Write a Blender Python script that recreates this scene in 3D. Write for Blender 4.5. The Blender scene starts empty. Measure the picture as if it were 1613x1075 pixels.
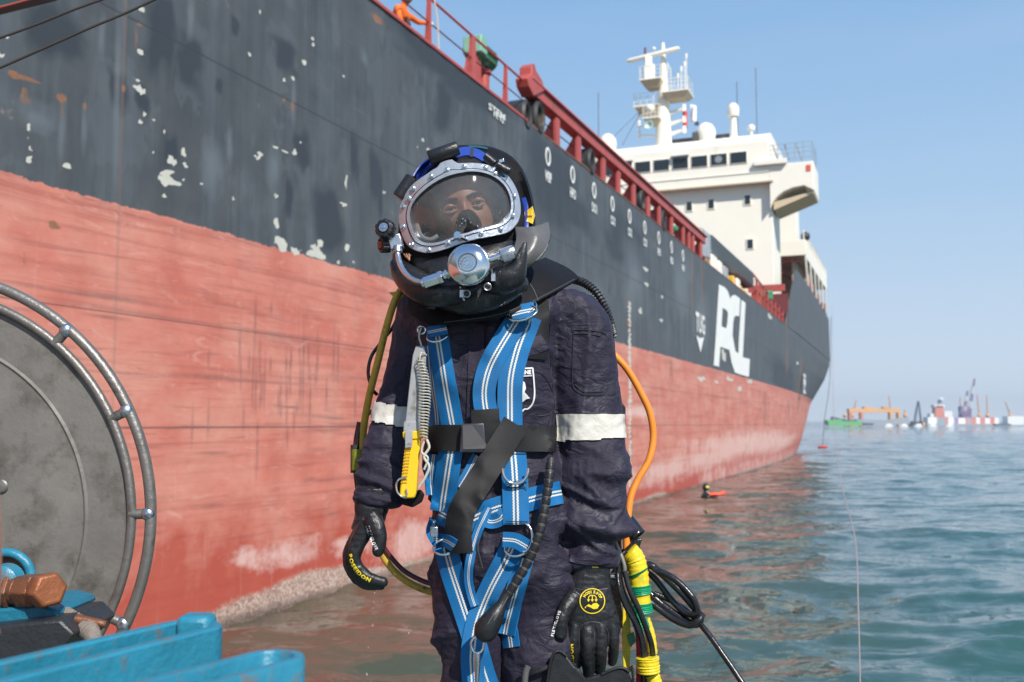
import bpy, bmesh, math, random
import numpy as np
from math import sin, cos, tan, atan, pi, radians, sqrt
from mathutils import Vector, Matrix, noise
from mathutils.bvhtree import BVHTree

scene = bpy.context.scene
C = scene.collection
random.seed(7); RNG = np.random.default_rng(7)

# ------------------------------------------------------------------ camera, sky, sun, exposure
F = 1568.0; CAMZ = 2.8; PITCH = atan(130.5 / F)
cam_d = bpy.data.cameras.new('camera'); cam = bpy.data.objects.new('camera', cam_d); C.objects.link(cam)
cam.location = (0, 0, CAMZ); cam.rotation_euler = (pi / 2 + PITCH, 0, 0)
cam_d.sensor_width = 36; cam_d.lens = 36 * F / 1613
cam_d.clip_start = 0.05; cam_d.clip_end = 20000
cam_d.dof.use_dof = True; cam_d.dof.focus_distance = 2.28; cam_d.dof.aperture_fstop = 5.6
scene.camera = cam

SUN_DIR = Vector((0.42, -0.80, 0.82)).normalized()
SUN_EL = math.asin(SUN_DIR.z); SUN_AZ = math.atan2(SUN_DIR.x, SUN_DIR.y)
W = bpy.data.worlds.new('World'); scene.world = W; W.use_nodes = True
nt = W.node_tree; bg = nt.nodes['Background']
sky = nt.nodes.new('ShaderNodeTexSky'); sky.sky_type = 'NISHITA'; sky.sun_disc = False
sky.sun_elevation = SUN_EL; sky.sun_rotation = SUN_AZ
sky.air_density = 1.0; sky.dust_density = 0.2; sky.ozone_density = 2.5; sky.altitude = 0
# humid sea haze: pale blue towards the horizon on every side
_g = nt.nodes.new('ShaderNodeTexCoord'); _s = nt.nodes.new('ShaderNodeSeparateXYZ'); nt.links.new(_g.outputs['Generated'], _s.inputs[0])
_r = nt.nodes.new('ShaderNodeValToRGB'); _r.color_ramp.interpolation = 'EASE'
_r.color_ramp.elements[0].position = 0.0; _r.color_ramp.elements[0].color = (.96, .96, .96, 1); _r.color_ramp.elements[1].position = .9; _r.color_ramp.elements[1].color = (.75, .75, .75, 1)
nt.links.new(_s.outputs[2], _r.inputs[0])
_n = nt.nodes.new('ShaderNodeTexNoise'); _n.inputs['Scale'].default_value = 2.2; _n.inputs['Detail'].default_value = 5
_mp = nt.nodes.new('ShaderNodeMapping'); _mp.inputs['Scale'].default_value = (1, 1, 5); nt.links.new(_g.outputs['Generated'], _mp.inputs[0]); nt.links.new(_mp.outputs[0], _n.inputs[0])
_k = nt.nodes.new('ShaderNodeValToRGB'); nt.links.new(_s.outputs[2], _k.inputs[0]); _e = _k.color_ramp.elements
_e[0].position = 0; _e[0].color = (.75, .86, 1.0, 1); _e[1].position = .21; _e[1].color = (.45, .675, .95, 1)
_q = _e.new(.40); _q.color = (.29, .54, .90, 1); _q = _e.new(1.0); _q.color = (.16, .34, .78, 1)
_v = nt.nodes.new('ShaderNodeMix'); _v.data_type = 'RGBA'; _v.blend_type = 'MULTIPLY'; _v.inputs[0].default_value = 1; nt.links.new(_k.outputs[0], _v.inputs[6]); _v.inputs[7].default_value = (5.5, 5.4, 5.3, 1)
_h = nt.nodes.new('ShaderNodeMix'); _h.data_type = 'RGBA'; nt.links.new(_v.outputs[2], _h.inputs[6]); _h.inputs[7].default_value = (3.9, 4.2, 4.9, 1)
_f = nt.nodes.new('ShaderNodeMapRange'); _f.inputs[1].default_value = .5; _f.inputs[2].default_value = .75; _f.inputs[4].default_value = .16; nt.links.new(_n.outputs[0], _f.inputs[0]); nt.links.new(_f.outputs[0], _h.inputs[0])
_m = nt.nodes.new('ShaderNodeMix'); _m.data_type = 'RGBA'; nt.links.new(_r.outputs[0], _m.inputs[0]); nt.links.new(sky.outputs[0], _m.inputs[6]); nt.links.new(_h.outputs[2], _m.inputs[7])
nt.links.new(_m.outputs[2], bg.inputs[0]); bg.inputs[1].default_value = 0.125
sd = bpy.data.lights.new('sun', 'SUN'); sun = bpy.data.objects.new('sun', sd); C.objects.link(sun)
sd.energy = 4.3; sd.angle = radians(0.53); sd.color = (1.0, 0.94, 0.86)
sun.rotation_euler = SUN_DIR.to_track_quat('Z', 'Y').to_euler()
scene.view_settings.view_transform = 'Standard'; scene.view_settings.look = 'None'
scene.view_settings.exposure = 0.42; scene.view_settings.gamma = 1
scene.view_settings.use_curve_mapping = False
scene.render.engine = 'CYCLES'
scene.cycles.max_bounces = 8; scene.cycles.transparent_max_bounces = 12

# ------------------------------------------------------------------ coordinates
def ray(px, py):
    x = (px - 806.5) / F; u = (537.5 - py) / F
    return Vector((x, cos(PITCH) - u * sin(PITCH), sin(PITCH) + u * cos(PITCH)))
def P(px, py, Y):
    """point of the place seen at photo pixel px,py and standing Y metres ahead of the camera"""
    r = ray(px, py); k = Y / r.y
    return Vector((r.x * k, Y, CAMZ + r.z * k))
B = atan(630.5 * cos(PITCH) / F)
SD = Vector((sin(B), cos(B), 0)); SN = Vector((-cos(B), sin(B), 0)); HULL_D = 9.0
def S(s, t, z):                      # ship coordinates: s along the hull, t inboard, z up
    v = SD * s + SN * (HULL_D + t); v.z = z; return v
def wall(px, py, t=0.0):             # photo pixel -> (s, z) on a plane parallel to the hull side
    r = ray(px, py); k = (HULL_D + t) / r.dot(SN); w = r * k
    return w.dot(SD), w.z + CAMZ

# ------------------------------------------------------------------ object helpers
def link(o): C.objects.link(o); return o
def thing(name, label, cat, loc=(0, 0, 0), group=None):
    o = link(bpy.data.objects.new(name, None)); o.location = loc; o.empty_display_size = 0.1
    o['label'] = label; o['category'] = cat
    if group: o['group'] = group
    return o
def tag(o, label=None, cat=None, group=None, kind=None):
    if label: o['label'] = label
    if cat: o['category'] = cat
    if group: o['group'] = group
    if kind: o['kind'] = kind
    return o
def absloc(o):
    v = Vector(o.location) if o.type == 'EMPTY' else Vector((0, 0, 0))
    return v
def setparent(o, p):
    o.parent = p
    if p.parent is None and p.type == 'EMPTY':
        o.matrix_parent_inverse = Matrix.Translation(-Vector(p.location))
    return o
def copy_thing(o, off, label=None):
    """copy of a thing, its parts and their sub-parts, moved by off"""
    c = link(o.copy()); c.location = Vector(o.location) + Vector(off)
    if label: c['label'] = label
    def rec(src, dst):
        for ch in list(src.children):
            d = link(ch.copy()); d.parent = dst; rec(ch, d)
    rec(o, c)
    return c

class MB:
    def __init__(s): s.v = []; s.f = []; s.uv = None
    def add(s, vs, fs):
        n = len(s.v); s.v += [tuple(x) for x in vs]; s.f += [tuple(i + n for i in q) for q in fs]; return n
    def hexa(s, p):                  # p: 4 bottom + 4 top
        return s.add(p, [(0, 3, 2, 1), (4, 5, 6, 7), (0, 1, 5, 4), (1, 2, 6, 5), (2, 3, 7, 6), (3, 0, 4, 7)])
    def box(s, c, h, ax=None):
        c = Vector(c); X, Y, Z = ax or (Vector((1, 0, 0)), Vector((0, 1, 0)), Vector((0, 0, 1)))
        pts = []
        for k in (-1, 1):
            for i, j in ((-1, -1), (1, -1), (1, 1), (-1, 1)):
                pts.append(c + X * h[0] * i + Y * h[1] * j + Z * h[2] * k)
        return s.hexa(pts)
    def sbox(s, s0, s1, t0, t1, z0, z1):
        return s.hexa([S(s0, t0, z0), S(s1, t0, z0), S(s1, t1, z0), S(s0, t1, z0),
                       S(s0, t0, z1), S(s1, t0, z1), S(s1, t1, z1), S(s0, t1, z1)])
    def loft(s, rings, caps=True, closed=False):
        m = len(rings[0]); vs = [p for r in rings for p in r]; fs = []
        R = len(rings)
        for i in range(R if closed else R - 1):
            a = i * m; b = ((i + 1) % R) * m
            for j in range(m):
                k = (j + 1) % m; fs.append((a + j, a + k, b + k, b + j))
        if caps and not closed:
            fs.append(tuple(range(m - 1, -1, -1))); fs.append(tuple(range((R - 1) * m, R * m)))
        return s.add(vs, fs)
    def tube(s, pts, r, n=12, caps=True, flat=None):
        pts = [Vector(p) for p in pts]; L = len(pts)
        rr = r if isinstance(r, (list, tuple)) else [r] * L
        T = []
        for i in range(L):
            d = pts[min(i + 1, L - 1)] - pts[max(i - 1, 0)]; T.append(d.normalized() if d.length > 1e-9 else Vector((0, 0, 1)))
        up = Vector((0, 1, 0)) if abs(T[0].y) < .9 else Vector((1, 0, 0))
        N = (up - T[0] * up.dot(T[0])).normalized(); rings = []
        for i in range(L):
            N = (N - T[i] * N.dot(T[i])).normalized(); Bn = T[i].cross(N)
            rings.append([pts[i] + (N * cos(2 * pi * k / n) + Bn * sin(2 * pi * k / n)) * rr[i] for k in range(n)])
        return s.loft(rings, caps)
    def cyl(s, a, b, r, n=16, r2=None):
        return s.tube([a, b], [r, r if r2 is None else r2], n)
    def lathe(s, c, axis, prof, n=32):    # prof: (r, h) pairs
        c = Vector(c); A = Vector(axis).normalized()
        u = Vector((0, 0, 1)) if abs(A.z) < .9 else Vector((1, 0, 0))
        X = (u - A * u.dot(A)).normalized(); Y = A.cross(X)
        s.loft([[c + A * h + (X * cos(2 * pi * k / n) + Y * sin(2 * pi * k / n)) * max(r, 1e-5) for k in range(n)] for r, h in prof])
    def torus(s, c, axis, R, r, n=40, m=10, a0=0, a1=2 * pi, ry=None):
        c = Vector(c); A = Vector(axis).normalized()
        u = Vector((0, 0, 1)) if abs(A.z) < .9 else Vector((1, 0, 0))
        X = (u - A * u.dot(A)).normalized(); Y = A.cross(X)
        full = abs(a1 - a0 - 2 * pi) < 1e-6; K = n if full else n + 1; rings = []
        for i in range(K):
            t = a0 + (a1 - a0) * i / n; d = X * cos(t) + Y * sin(t) * ((ry / R) if ry else 1)
            dn = d.normalized()
            rings.append([c + d * R + (dn * cos(2 * pi * k / m) + A * sin(2 * pi * k / m)) * r for k in range(m)])
        s.loft(rings, caps=not full, closed=full)
    def prism(s, front, off):         # closed outline (list of points), extruded by off (Vector)
        n = len(front); off = Vector(off)
        vs = [Vector(p) for p in front] + [Vector(p) + off for p in front]
        fs = [tuple(range(n)), tuple(range(2 * n - 1, n - 1, -1))]
        for i in range(n):
            j = (i + 1) % n; fs.append((i, i + n, j + n, j))
        return s.add(vs, fs)
    def ball(s, c, r, n=16, m=10, sc=(1, 1, 1)):
        c = Vector(c); rings = []
        for i in range(m + 1):
            th = pi * i / m; rr = max(sin(th), 1e-3) * r
            rings.append([c + Vector((rr * cos(2 * pi * k / n) * sc[0], rr * sin(2 * pi * k / n) * sc[1], r * cos(th) * sc[2])) for k in range(n)])
        s.loft(rings)
    def build(s, name, mat, parent=None, smooth=False, bevel=0, sub=0, ang=35):
        me = bpy.data.meshes.new(name); me.from_pydata(s.v, [], s.f); me.update()
        bm = bmesh.new(); bm.from_mesh(me); bmesh.ops.recalc_face_normals(bm, faces=bm.faces)
        bm.to_mesh(me); bm.free()
        if s.uv is not None:
            l = me.uv_layers.new(name='UVMap'); 
            for lp in me.loops: l.data[lp.index].uv = s.uv[lp.vertex_index]
        o = link(bpy.data.objects.new(name, me)); me.materials.append(mat)
        if smooth or bevel:
            me.shade_smooth() if hasattr(me, 'shade_smooth') else None
            try: me.set_sharp_from_angle(angle=radians(ang))
            except Exception: pass
        if bevel:
            b = o.modifiers.new('bevel', 'BEVEL'); b.width = bevel; b.segments = 2; b.limit_method = 'ANGLE'; b.angle_limit = radians(40)
        if sub:
            b = o.modifiers.new('subsurf', 'SUBSURF'); b.levels = sub; b.render_levels = sub
        if parent: setparent(o, parent)
        return o

def splitmod(o, a=40):
    m = o.modifiers.new('e', 'EDGE_SPLIT'); m.split_angle = radians(a)
def spline(pts, n=8, closed=False):
    """Catmull-Rom through points (any dimension)"""
    pts = [np.array(p, float) for p in pts]; L = len(pts); out = []
    rng = range(L if closed else L - 1)
    for i in rng:
        if closed: p0, p1, p2, p3 = pts[i - 1], pts[i], pts[(i + 1) % L], pts[(i + 2) % L]
        else: p0, p1, p2, p3 = pts[max(i - 1, 0)], pts[i], pts[i + 1], pts[min(i + 2, L - 1)]
        for k in range(n):
            t = k / n
            out.append(.5 * (2 * p1 + (p2 - p0) * t + (2 * p0 - 5 * p1 + 4 * p2 - p3) * t * t + (3 * p1 - p0 - 3 * p2 + p3) * t ** 3))
    if not closed: out.append(pts[-1])
    return out
def PP(pts, n=6, Y=None):
    """spline through (px, py, Y) photo points, as world points"""
    return [P(*q) for q in spline(pts, n)]

def text_polys(txt, bold=0.0, res=2):
    """flat mesh of a text, 1 unit high, as (verts, faces, width)"""
    cu = bpy.data.curves.new('t', 'FONT'); cu.body = txt; cu.size = 1; cu.resolution_u = res; cu.offset = bold
    o = bpy.data.objects.new('t', cu); C.objects.link(o)
    dg = bpy.context.evaluated_depsgraph_get(); me = bpy.data.meshes.new_from_object(o.evaluated_get(dg))
    vs = [tuple(v.co)[:2] for v in me.vertices]; fs = [tuple(p.vertices) for p in me.polygons]
    bpy.data.objects.remove(o); bpy.data.curves.remove(cu); bpy.data.meshes.remove(me)
    x0 = min(v[0] for v in vs); x1 = max(v[0] for v in vs); y0 = min(v[1] for v in vs); y1 = max(v[1] for v in vs)
    vs = [((x - x0) / (y1 - y0), (y - y0) / (y1 - y0)) for x, y in vs]
    return vs, fs, (x1 - x0) / (y1 - y0)
def subdiv2d(vs, fs, maxlen):
    bm = bmesh.new(); bv = [bm.verts.new((x, y, 0)) for x, y in vs]
    for q in fs:
        try: bm.faces.new([bv[i] for i in q])
        except ValueError: pass
    bmesh.ops.triangulate(bm, faces=bm.faces)
    for _ in range(4):
        es = [e for e in bm.edges if e.calc_length() > maxlen]
        if not es: break
        bmesh.ops.subdivide_edges(bm, edges=es, cuts=1)
        bmesh.ops.triangulate(bm, faces=[f for f in bm.faces if len(f.verts) > 3])
    bm.verts.index_update()
    r = [tuple(v.co)[:2] for v in bm.verts], [tuple(v.index for v in f.verts) for f in bm.faces]
    bm.free(); return r

# ------------------------------------------------------------------ materials
def nodes(m): m.use_nodes = True; return m.node_tree, m.node_tree.nodes['Principled BSDF']
def N(nt, t, **kw):
    n = nt.nodes.new('ShaderNode' + t)
    for k, v in kw.items():
        if isinstance(k, str) and hasattr(n, k): setattr(n, k, v)
        else: n.inputs[k.replace('_', ' ')].default_value = v
    return n
def ramp(nt, src, stops, interp='LINEAR'):
    r = nt.nodes.new('ShaderNodeValToRGB'); r.color_ramp.interpolation = interp
    while len(r.color_ramp.elements) < len(stops): r.color_ramp.elements.new(0.5)
    for e, (p, c) in zip(r.color_ramp.elements, stops):
        e.position = p; e.color = (c, c, c, 1) if isinstance(c, (int, float)) else (*c, 1)
    nt.links.new(src, r.inputs[0]); return r.outputs[0]
def mixc(nt, fac, a, b, mode='MIX'):
    n = nt.nodes.new('ShaderNodeMix'); n.data_type = 'RGBA'; n.blend_type = mode; n.clamp_factor = True
    for i, v in ((0, fac), (6, a), (7, b)):
        if isinstance(v, (int, float)): n.inputs[i].default_value = v if i == 0 else (v, v, v, 1)
        elif isinstance(v, tuple): n.inputs[i].default_value = (*v, 1)
        else: nt.links.new(v, n.inputs[i])
    return n.outputs[2]
def math_(nt, op, a, b=None, c=None):
    n = nt.nodes.new('ShaderNodeMath'); n.operation = op
    for i, v in enumerate((a, b, c)):
        if v is None: continue
        if isinstance(v, (int, float)): n.inputs[i].default_value = v
        else: nt.links.new(v, n.inputs[i])
    return n.outputs[0]
def noisef(nt, vec, scale, detail=4, rough=.55, dist=0.0):
    n = nt.nodes.new('ShaderNodeTexNoise'); n.inputs['Scale'].default_value = scale
    n.inputs['Detail'].default_value = detail; n.inputs['Roughness'].default_value = rough; n.inputs['Distortion'].default_value = dist
    if vec is not None: nt.links.new(vec, n.inputs['Vector'])
    return n.outputs[0]
def mapping(nt, vec, sc):
    n = nt.nodes.new('ShaderNodeMapping'); n.inputs['Scale'].default_value = sc; nt.links.new(vec, n.inputs[0]); return n.outputs[0]
def mat(name, col, rough=.5, metal=0.0, var=.25, vscale=8, bump=.0, bscale=60, dirt=None, dirt_scale=5, dirt_lo=.55, dirt_hi=.7, rvar=.15, coat=0, sheen=0, spec=.5):
    """painted/cloth/metal surface with colour drift, roughness drift, fine relief and optional dirt patches"""
    m = bpy.data.materials.new(name); nt, b = nodes(m)
    tc = nt.nodes.new('ShaderNodeTexCoord').outputs['Object']
    n1 = noisef(nt, tc, vscale, 6, .6)
    c = mixc(nt, n1, tuple(x * (1 - var) for x in col), tuple(min(1, x * (1 + var)) for x in col))
    if dirt:
        f = ramp(nt, noisef(nt, tc, dirt_scale, 8, .65), [(dirt_lo, 0), (dirt_hi, 1)])
        c = mixc(nt, f, c, dirt)
    nt.links.new(c, b.inputs['Base Color'])
    r = math_(nt, 'ADD', math_(nt, 'MULTIPLY', noisef(nt, tc, vscale * 2.3, 5), rvar * 2), rough - rvar)
    nt.links.new(r, b.inputs['Roughness']); b.inputs['Metallic'].default_value = metal
    b.inputs['Coat Weight'].default_value = coat; b.inputs['Sheen Weight'].default_value = sheen
    b.inputs['Specular IOR Level'].default_value = spec
    if bump:
        bn = nt.nodes.new('ShaderNodeBump'); bn.inputs['Strength'].default_value = bump; bn.inputs['Distance'].default_value = .3 / bscale
        nt.links.new(noisef(nt, tc, bscale, 6, .6), bn.inputs['Height']); nt.links.new(bn.outputs[0], b.inputs['Normal'])
    return m
# ------------------------------------------------------------------ numpy value noise
def vnoise(x, y, seed=0):
    xi = np.floor(x).astype(np.int64); yi = np.floor(y).astype(np.int64); xf = x - xi; yf = y - yi
    xf = xf * xf * (3 - 2 * xf); yf = yf * yf * (3 - 2 * yf)
    def h(a, b):
        n = (a * 374761393 + b * 668265263 + seed * 974634777) & 0x7fffffff
        n = ((n ^ (n >> 13)) * 1274126177) & 0x7fffffff
        return ((n ^ (n >> 16)) & 0xffff) / 65535.0
    return (h(xi, yi) * (1 - xf) + h(xi + 1, yi) * xf) * (1 - yf) + (h(xi, yi + 1) * (1 - xf) + h(xi + 1, yi + 1) * xf) * yf
def fbm(x, y, o=4, seed=0):
    s = 0; a = .5; t = 0
    for k in range(o):
        s = s + a * vnoise(x * 2 ** k, y * 2 ** k, seed + k * 17); t += a; a *= .5
    return s / t
def np_mesh(name, V, Q, mat, smooth=True):
    me = bpy.data.meshes.new(name); n = len(V); m = len(Q)
    me.vertices.add(n); me.vertices.foreach_set('co', V.astype(np.float32).ravel())
    me.loops.add(m * 4); me.loops.foreach_set('vertex_index', Q.astype(np.int32).ravel())
    me.polygons.add(m); me.polygons.foreach_set('loop_start', np.arange(0, 4 * m, 4, dtype=np.int32))
    try: me.polygons.foreach_set('loop_total', np.full(m, 4, dtype=np.int32))
    except Exception: pass
    me.update(calc_edges=True); me.validate()
    if smooth: me.polygons.foreach_set('use_smooth', np.ones(m, dtype=bool))
    me.materials.append(mat); return link(bpy.data.objects.new(name, me))
def grid_quads(nr, nc, flip=False):
    i, j = np.meshgrid(np.arange(nr - 1), np.arange(nc - 1), indexing='ij'); a = (i * nc + j).ravel()
    q = np.stack([a, a + 1, a + nc + 1, a + nc], 1)
    return q[:, ::-1] if flip else q

# ------------------------------------------------------------------ water
def water_mat():
    m = bpy.data.materials.new('sea_water'); nt, b = nodes(m)
    geo = nt.nodes.new('ShaderNodeNewGeometry'); pos = geo.outputs['Position']
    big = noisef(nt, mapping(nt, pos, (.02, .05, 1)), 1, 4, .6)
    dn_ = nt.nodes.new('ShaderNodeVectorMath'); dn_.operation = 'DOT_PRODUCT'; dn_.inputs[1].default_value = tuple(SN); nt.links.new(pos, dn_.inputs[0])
    silt_reflect = ramp(nt, math_(nt, 'ADD', math_(nt, 'MULTIPLY', dn_.outputs['Value'], .07), math_(nt, 'MULTIPLY', big, .7)), [(.30, 0), (.95, 1)])  # turbid brown towards the hull, also painting in the hull's warm reflection
    c = mixc(nt, big, (.018, .066, .060), (.034, .098, .088)); c = mixc(nt, silt_reflect, c, (.082, .066, .042))
    nt.links.new(c, b.inputs['Base Color'])
    b.inputs['IOR'].default_value = 1.333; b.inputs['Roughness'].default_value = .035
    b.inputs['Specular IOR Level'].default_value = .5
    # wave facets too small for the mesh: slopes taken straight from noise, so they keep their steepness far off
    def slope(sc, det, rgh, kx, ky, dist):
        n = nt.nodes.new('ShaderNodeTexNoise'); n.inputs['Scale'].default_value = 1; n.inputs['Detail'].default_value = det; n.inputs['Roughness'].default_value = rgh; n.inputs['Distortion'].default_value = dist
        nt.links.new(mapping(nt, pos, sc), n.inputs['Vector']); v = nt.nodes.new('ShaderNodeVectorMath'); v.operation = 'SUBTRACT'; v.inputs[1].default_value = (.5, .5, .5); nt.links.new(n.outputs['Color'], v.inputs[0])
        w = nt.nodes.new('ShaderNodeVectorMath'); w.operation = 'MULTIPLY'; w.inputs[1].default_value = (kx, ky, 0); nt.links.new(v.outputs[0], w.inputs[0]); return w.outputs[0]
    def add(a, b_):
        v = nt.nodes.new('ShaderNodeVectorMath'); v.operation = 'ADD'; nt.links.new(a, v.inputs[0]); nt.links.new(b_, v.inputs[1]); return v.outputs[0]
    nn = add(add(geo.outputs['Normal'], slope((3.2, 7.0, 1), 5, .6, .28, .55, .7)), slope((.35, 1.1, 1), 4, .6, .25, .72, .4))
    vn = nt.nodes.new('ShaderNodeVectorMath'); vn.operation = 'NORMALIZE'; nt.links.new(nn, vn.inputs[0]); nt.links.new(vn.outputs[0], b.inputs['Normal'])
    return m
def graded(a0, step, grow, lim):
    v = [a0]; s = step
    while v[-1] < lim: v.append(v[-1] + s); s *= grow
    return np.array(v)
ys = graded(2.0, .075, 1.0052, 9000.0); ys = np.concatenate([[-400, -40, -5, 1], ys])
xr = graded(0.0, .075, 1.012, 7000.0); xs = np.concatenate([-xr[:0:-1], xr]) + 6.0
XX, YY = np.meshgrid(xs, ys); ZZ = np.zeros_like(XX)
dx = np.maximum(np.gradient(xs)[None, :] * .5, np.gradient(ys)[:, None]); rw = np.random.default_rng(3)
for k in range(64):
    lam = .28 * (1.07 ** k) if k < 44 else 2 + (k - 44) * .45
    ang = radians(100) + rw.normal() * .55
    kx, ky = cos(ang) * 2 * pi / lam, sin(ang) * 2 * pi / lam
    amp = .0062 * lam ** .75 * (1.5 if lam < 1.1 else 1.0 if lam < 2.5 else .6)
    ph = rw.uniform(0, 6.28)
    fade = np.clip((lam / dx - 3) / 4, 0, 1)
    w = XX * kx + YY * ky + ph + 1.5 * fbm(XX / lam / 5, YY / lam / 5, 1, k)
    ZZ += amp * fade * (1 - np.abs(np.sin(w * .5))) * 2 - amp * fade * .7
ZZ *= (.65 + .7 * fbm(XX * .12, YY * .2, 2, 5))
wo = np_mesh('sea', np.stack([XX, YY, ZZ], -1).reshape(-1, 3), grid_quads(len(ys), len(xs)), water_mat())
tag(wo, kind='structure')

# ------------------------------------------------------------------ ship
ship = thing('cargo_ship', 'huge cargo ship with dark grey topsides, red bottom paint and white bridge block', 'ship', S(60, 11, 0))
def hull_mat():
    m = bpy.data.materials.new('hull_paint'); nt, b = nodes(m)
    uv = nt.nodes.new('ShaderNodeUVMap').outputs[0]
    sep = nt.nodes.new('ShaderNodeSeparateXYZ'); nt.links.new(uv, sep.inputs[0]); s_, z_ = sep.outputs[0], sep.outputs[1]
    def at(n): a = nt.nodes.new('ShaderNodeAttribute'); a.attribute_name = n; return a.outputs['Fac']
    fine = noisef(nt, uv, 9, 8, .7); mid = noisef(nt, uv, 1.2, 6, .6)
    streak = noisef(nt, mapping(nt, uv, (3.2, .22, 1)), 1, 6, .62)
    streakf = noisef(nt, mapping(nt, uv, (11, .6, 1)), 1, 5, .6)
    horiz = noisef(nt, mapping(nt, uv, (.16, 5.2, 1)), 1, 7, .66, .5)
    # topsides
    top = mixc(nt, ramp(nt, mid, [(.3, 0), (.7, 1)]), (.047, .052, .056), (.086, .093, .098))
    top = mixc(nt, math_(nt, 'MULTIPLY', ramp(nt, streak, [(.45, 0), (.75, 1)]), .55), top, (.125, .15, .17))
    top = mixc(nt, math_(nt, 'MULTIPLY', ramp(nt, streakf, [(.55, 0), (.8, 1)]), .2), top, (.15, .165, .17))
    pt = noisef(nt, mapping(nt, uv, (.55, .32, 1)), 1, 3, .5, .3); pt2 = noisef(nt, mapping(nt, uv, (.9, .5, 1)), 1.0, 4, .6)
    top = mixc(nt, math_(nt, 'MULTIPLY', ramp(nt, pt, [(.50, 0), (.515, 1)]), .35), top, (.058, .062, .064)); top = mixc(nt, math_(nt, 'MULTIPLY', ramp(nt, pt2, [(.58, 0), (.59, 1)]), .35), top, (.105, .118, .128))
    sl = noisef(nt, mapping(nt, uv, (.5, 16, 1)), 1, 6, .7, 1.6); top = mixc(nt, math_(nt, 'MULTIPLY', ramp(nt, sl, [(.66, 0), (.70, 1)]), .45), top, (.19, .20, .20))
    top = mixc(nt, math_(nt, 'MULTIPLY', at('dark'), .95), top, (.034, .040, .047))
    top = mixc(nt, math_(nt, 'MULTIPLY', at('light'), .6), top, (.15, .175, .19))
    # antifouling
    red = mixc(nt, ramp(nt, mid, [(.3, 0), (.7, 1)]), (.50, .135, .090), (.60, .215, .155))
    pale = ramp(nt, noisef(nt, mapping(nt, uv, (.5, .8, 1)), 1, 7, .65), [(.42, 0), (.66, 1)])
    red = mixc(nt, math_(nt, 'MULTIPLY', pale, .75), red, (.64, .31, .23))
    red = mixc(nt, math_(nt, 'MULTIPLY', ramp(nt, horiz, [(.50, 0), (.68, 1)]), .55), red, (.32, .08, .055))
    sc1 = noisef(nt, mapping(nt, uv, (.32, 8, 1)), 1, 8, .68, 3.2); red = mixc(nt, math_(nt, 'MULTIPLY', ramp(nt, sc1, [(.56, 0), (.64, 1)]), .45), red, (.27, .085, .07))
    sc2 = noisef(nt, mapping(nt, uv, (.9, 3.2, 1)), 1, 8, .75, 3.0); red = mixc(nt, math_(nt, 'MULTIPLY', ramp(nt, sc2, [(.57, 0), (.63, 1)]), .4), red, (.68, .36, .29))
    sc3 = noisef(nt, mapping(nt, uv, (5, .9, 1)), 1, 7, .75, 1.5); red = mixc(nt, math_(nt, 'MULTIPLY', ramp(nt, sc3, [(.64, 0), (.70, 1)]), .45), red, (.25, .09, .075))
    red = mixc(nt, math_(nt, 'MULTIPLY', math_(nt, 'MULTIPLY', at('scratch'), fine), 1.1), red, (.14, .07, .065))
    deep = ramp(nt, math_(nt, 'ADD', math_(nt, 'MULTIPLY', mid, 1.4), math_(nt, 'MULTIPLY', z_, -.45)), [(-.35, 0), (.35, 1)])
    red = mixc(nt, math_(nt, 'MULTIPLY', deep, .85), red, (.40, .062, .036))
    red = mixc(nt, math_(nt, 'MULTIPLY', ramp(nt, streakf, [(.6, 0), (.8, 1)]), .3), red, (.70, .42, .36))
    edge = math_(nt, 'ADD', z_, math_(nt, 'MULTIPLY', noisef(nt, uv, 5, 5, .7), .16))
    c = mixc(nt, math_(nt, 'LESS_THAN', edge, 5.58), top, red)
    # seams between plates
    def seam(v, pos, w):
        return math_(nt, 'LESS_THAN', math_(nt, 'ABSOLUTE', math_(nt, 'SUBTRACT', v, pos)), w)
    sm = math_(nt, 'MAXIMUM', seam(z_, 7.9, .016), math_(nt, 'MAXIMUM', seam(z_, 2.75, .012), seam(z_, 4.15, .008)))
    per = math_(nt, 'ABSOLUTE', math_(nt, 'SUBTRACT', math_(nt, 'MODULO', math_(nt, 'ADD', s_, 98.6), 12.0), 0.02))
    sv = math_(nt, 'LESS_THAN', per, .035)
    c = mixc(nt, math_(nt, 'MULTIPLY', sm, .6), c, (.035, .035, .04))
    c = mixc(nt, math_(nt, 'MULTIPLY', sv, math_(nt, 'MULTIPLY', streak, .55)), c, (.22, .14, .11))
    # rust, chips, scum and barnacles
    rs = math_(nt, 'ADD', at('rust'), math_(nt, 'MULTIPLY', math_(nt, 'SUBTRACT', fine, .5), .9))
    rcol = mixc(nt, fine, (.17, .065, .035), (.32, .17, .09))
    c = mixc(nt, ramp(nt, rs, [(.42, 0), (.7, 1)]), c, rcol)
    ws = math_(nt, 'ADD', at('chip'), math_(nt, 'MULTIPLY', math_(nt, 'SUBTRACT', fine, .5), .7))
    c = mixc(nt, ramp(nt, ws, [(.5, 0), (.56, 1)]), c, mixc(nt, fine, (.42, .41, .34), (.66, .65, .57)))
    sc = math_(nt, 'ADD', at('scum'), math_(nt, 'ADD', math_(nt, 'MULTIPLY', math_(nt, 'SUBTRACT', mid, .5), 1.6), math_(nt, 'MULTIPLY', math_(nt, 'SUBTRACT', fine, .5), 1.3)))
    c = mixc(nt, math_(nt, 'MULTIPLY', ramp(nt, sc, [(.35, 0), (1.2, 1)]), .68), c, mixc(nt, streakf, (.62, .36, .30), (.80, .68, .62)))
    vor = nt.nodes.new('ShaderNodeTexVoronoi'); vor.inputs['Scale'].default_value = 38; nt.links.new(uv, vor.inputs['Vector'])
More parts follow.
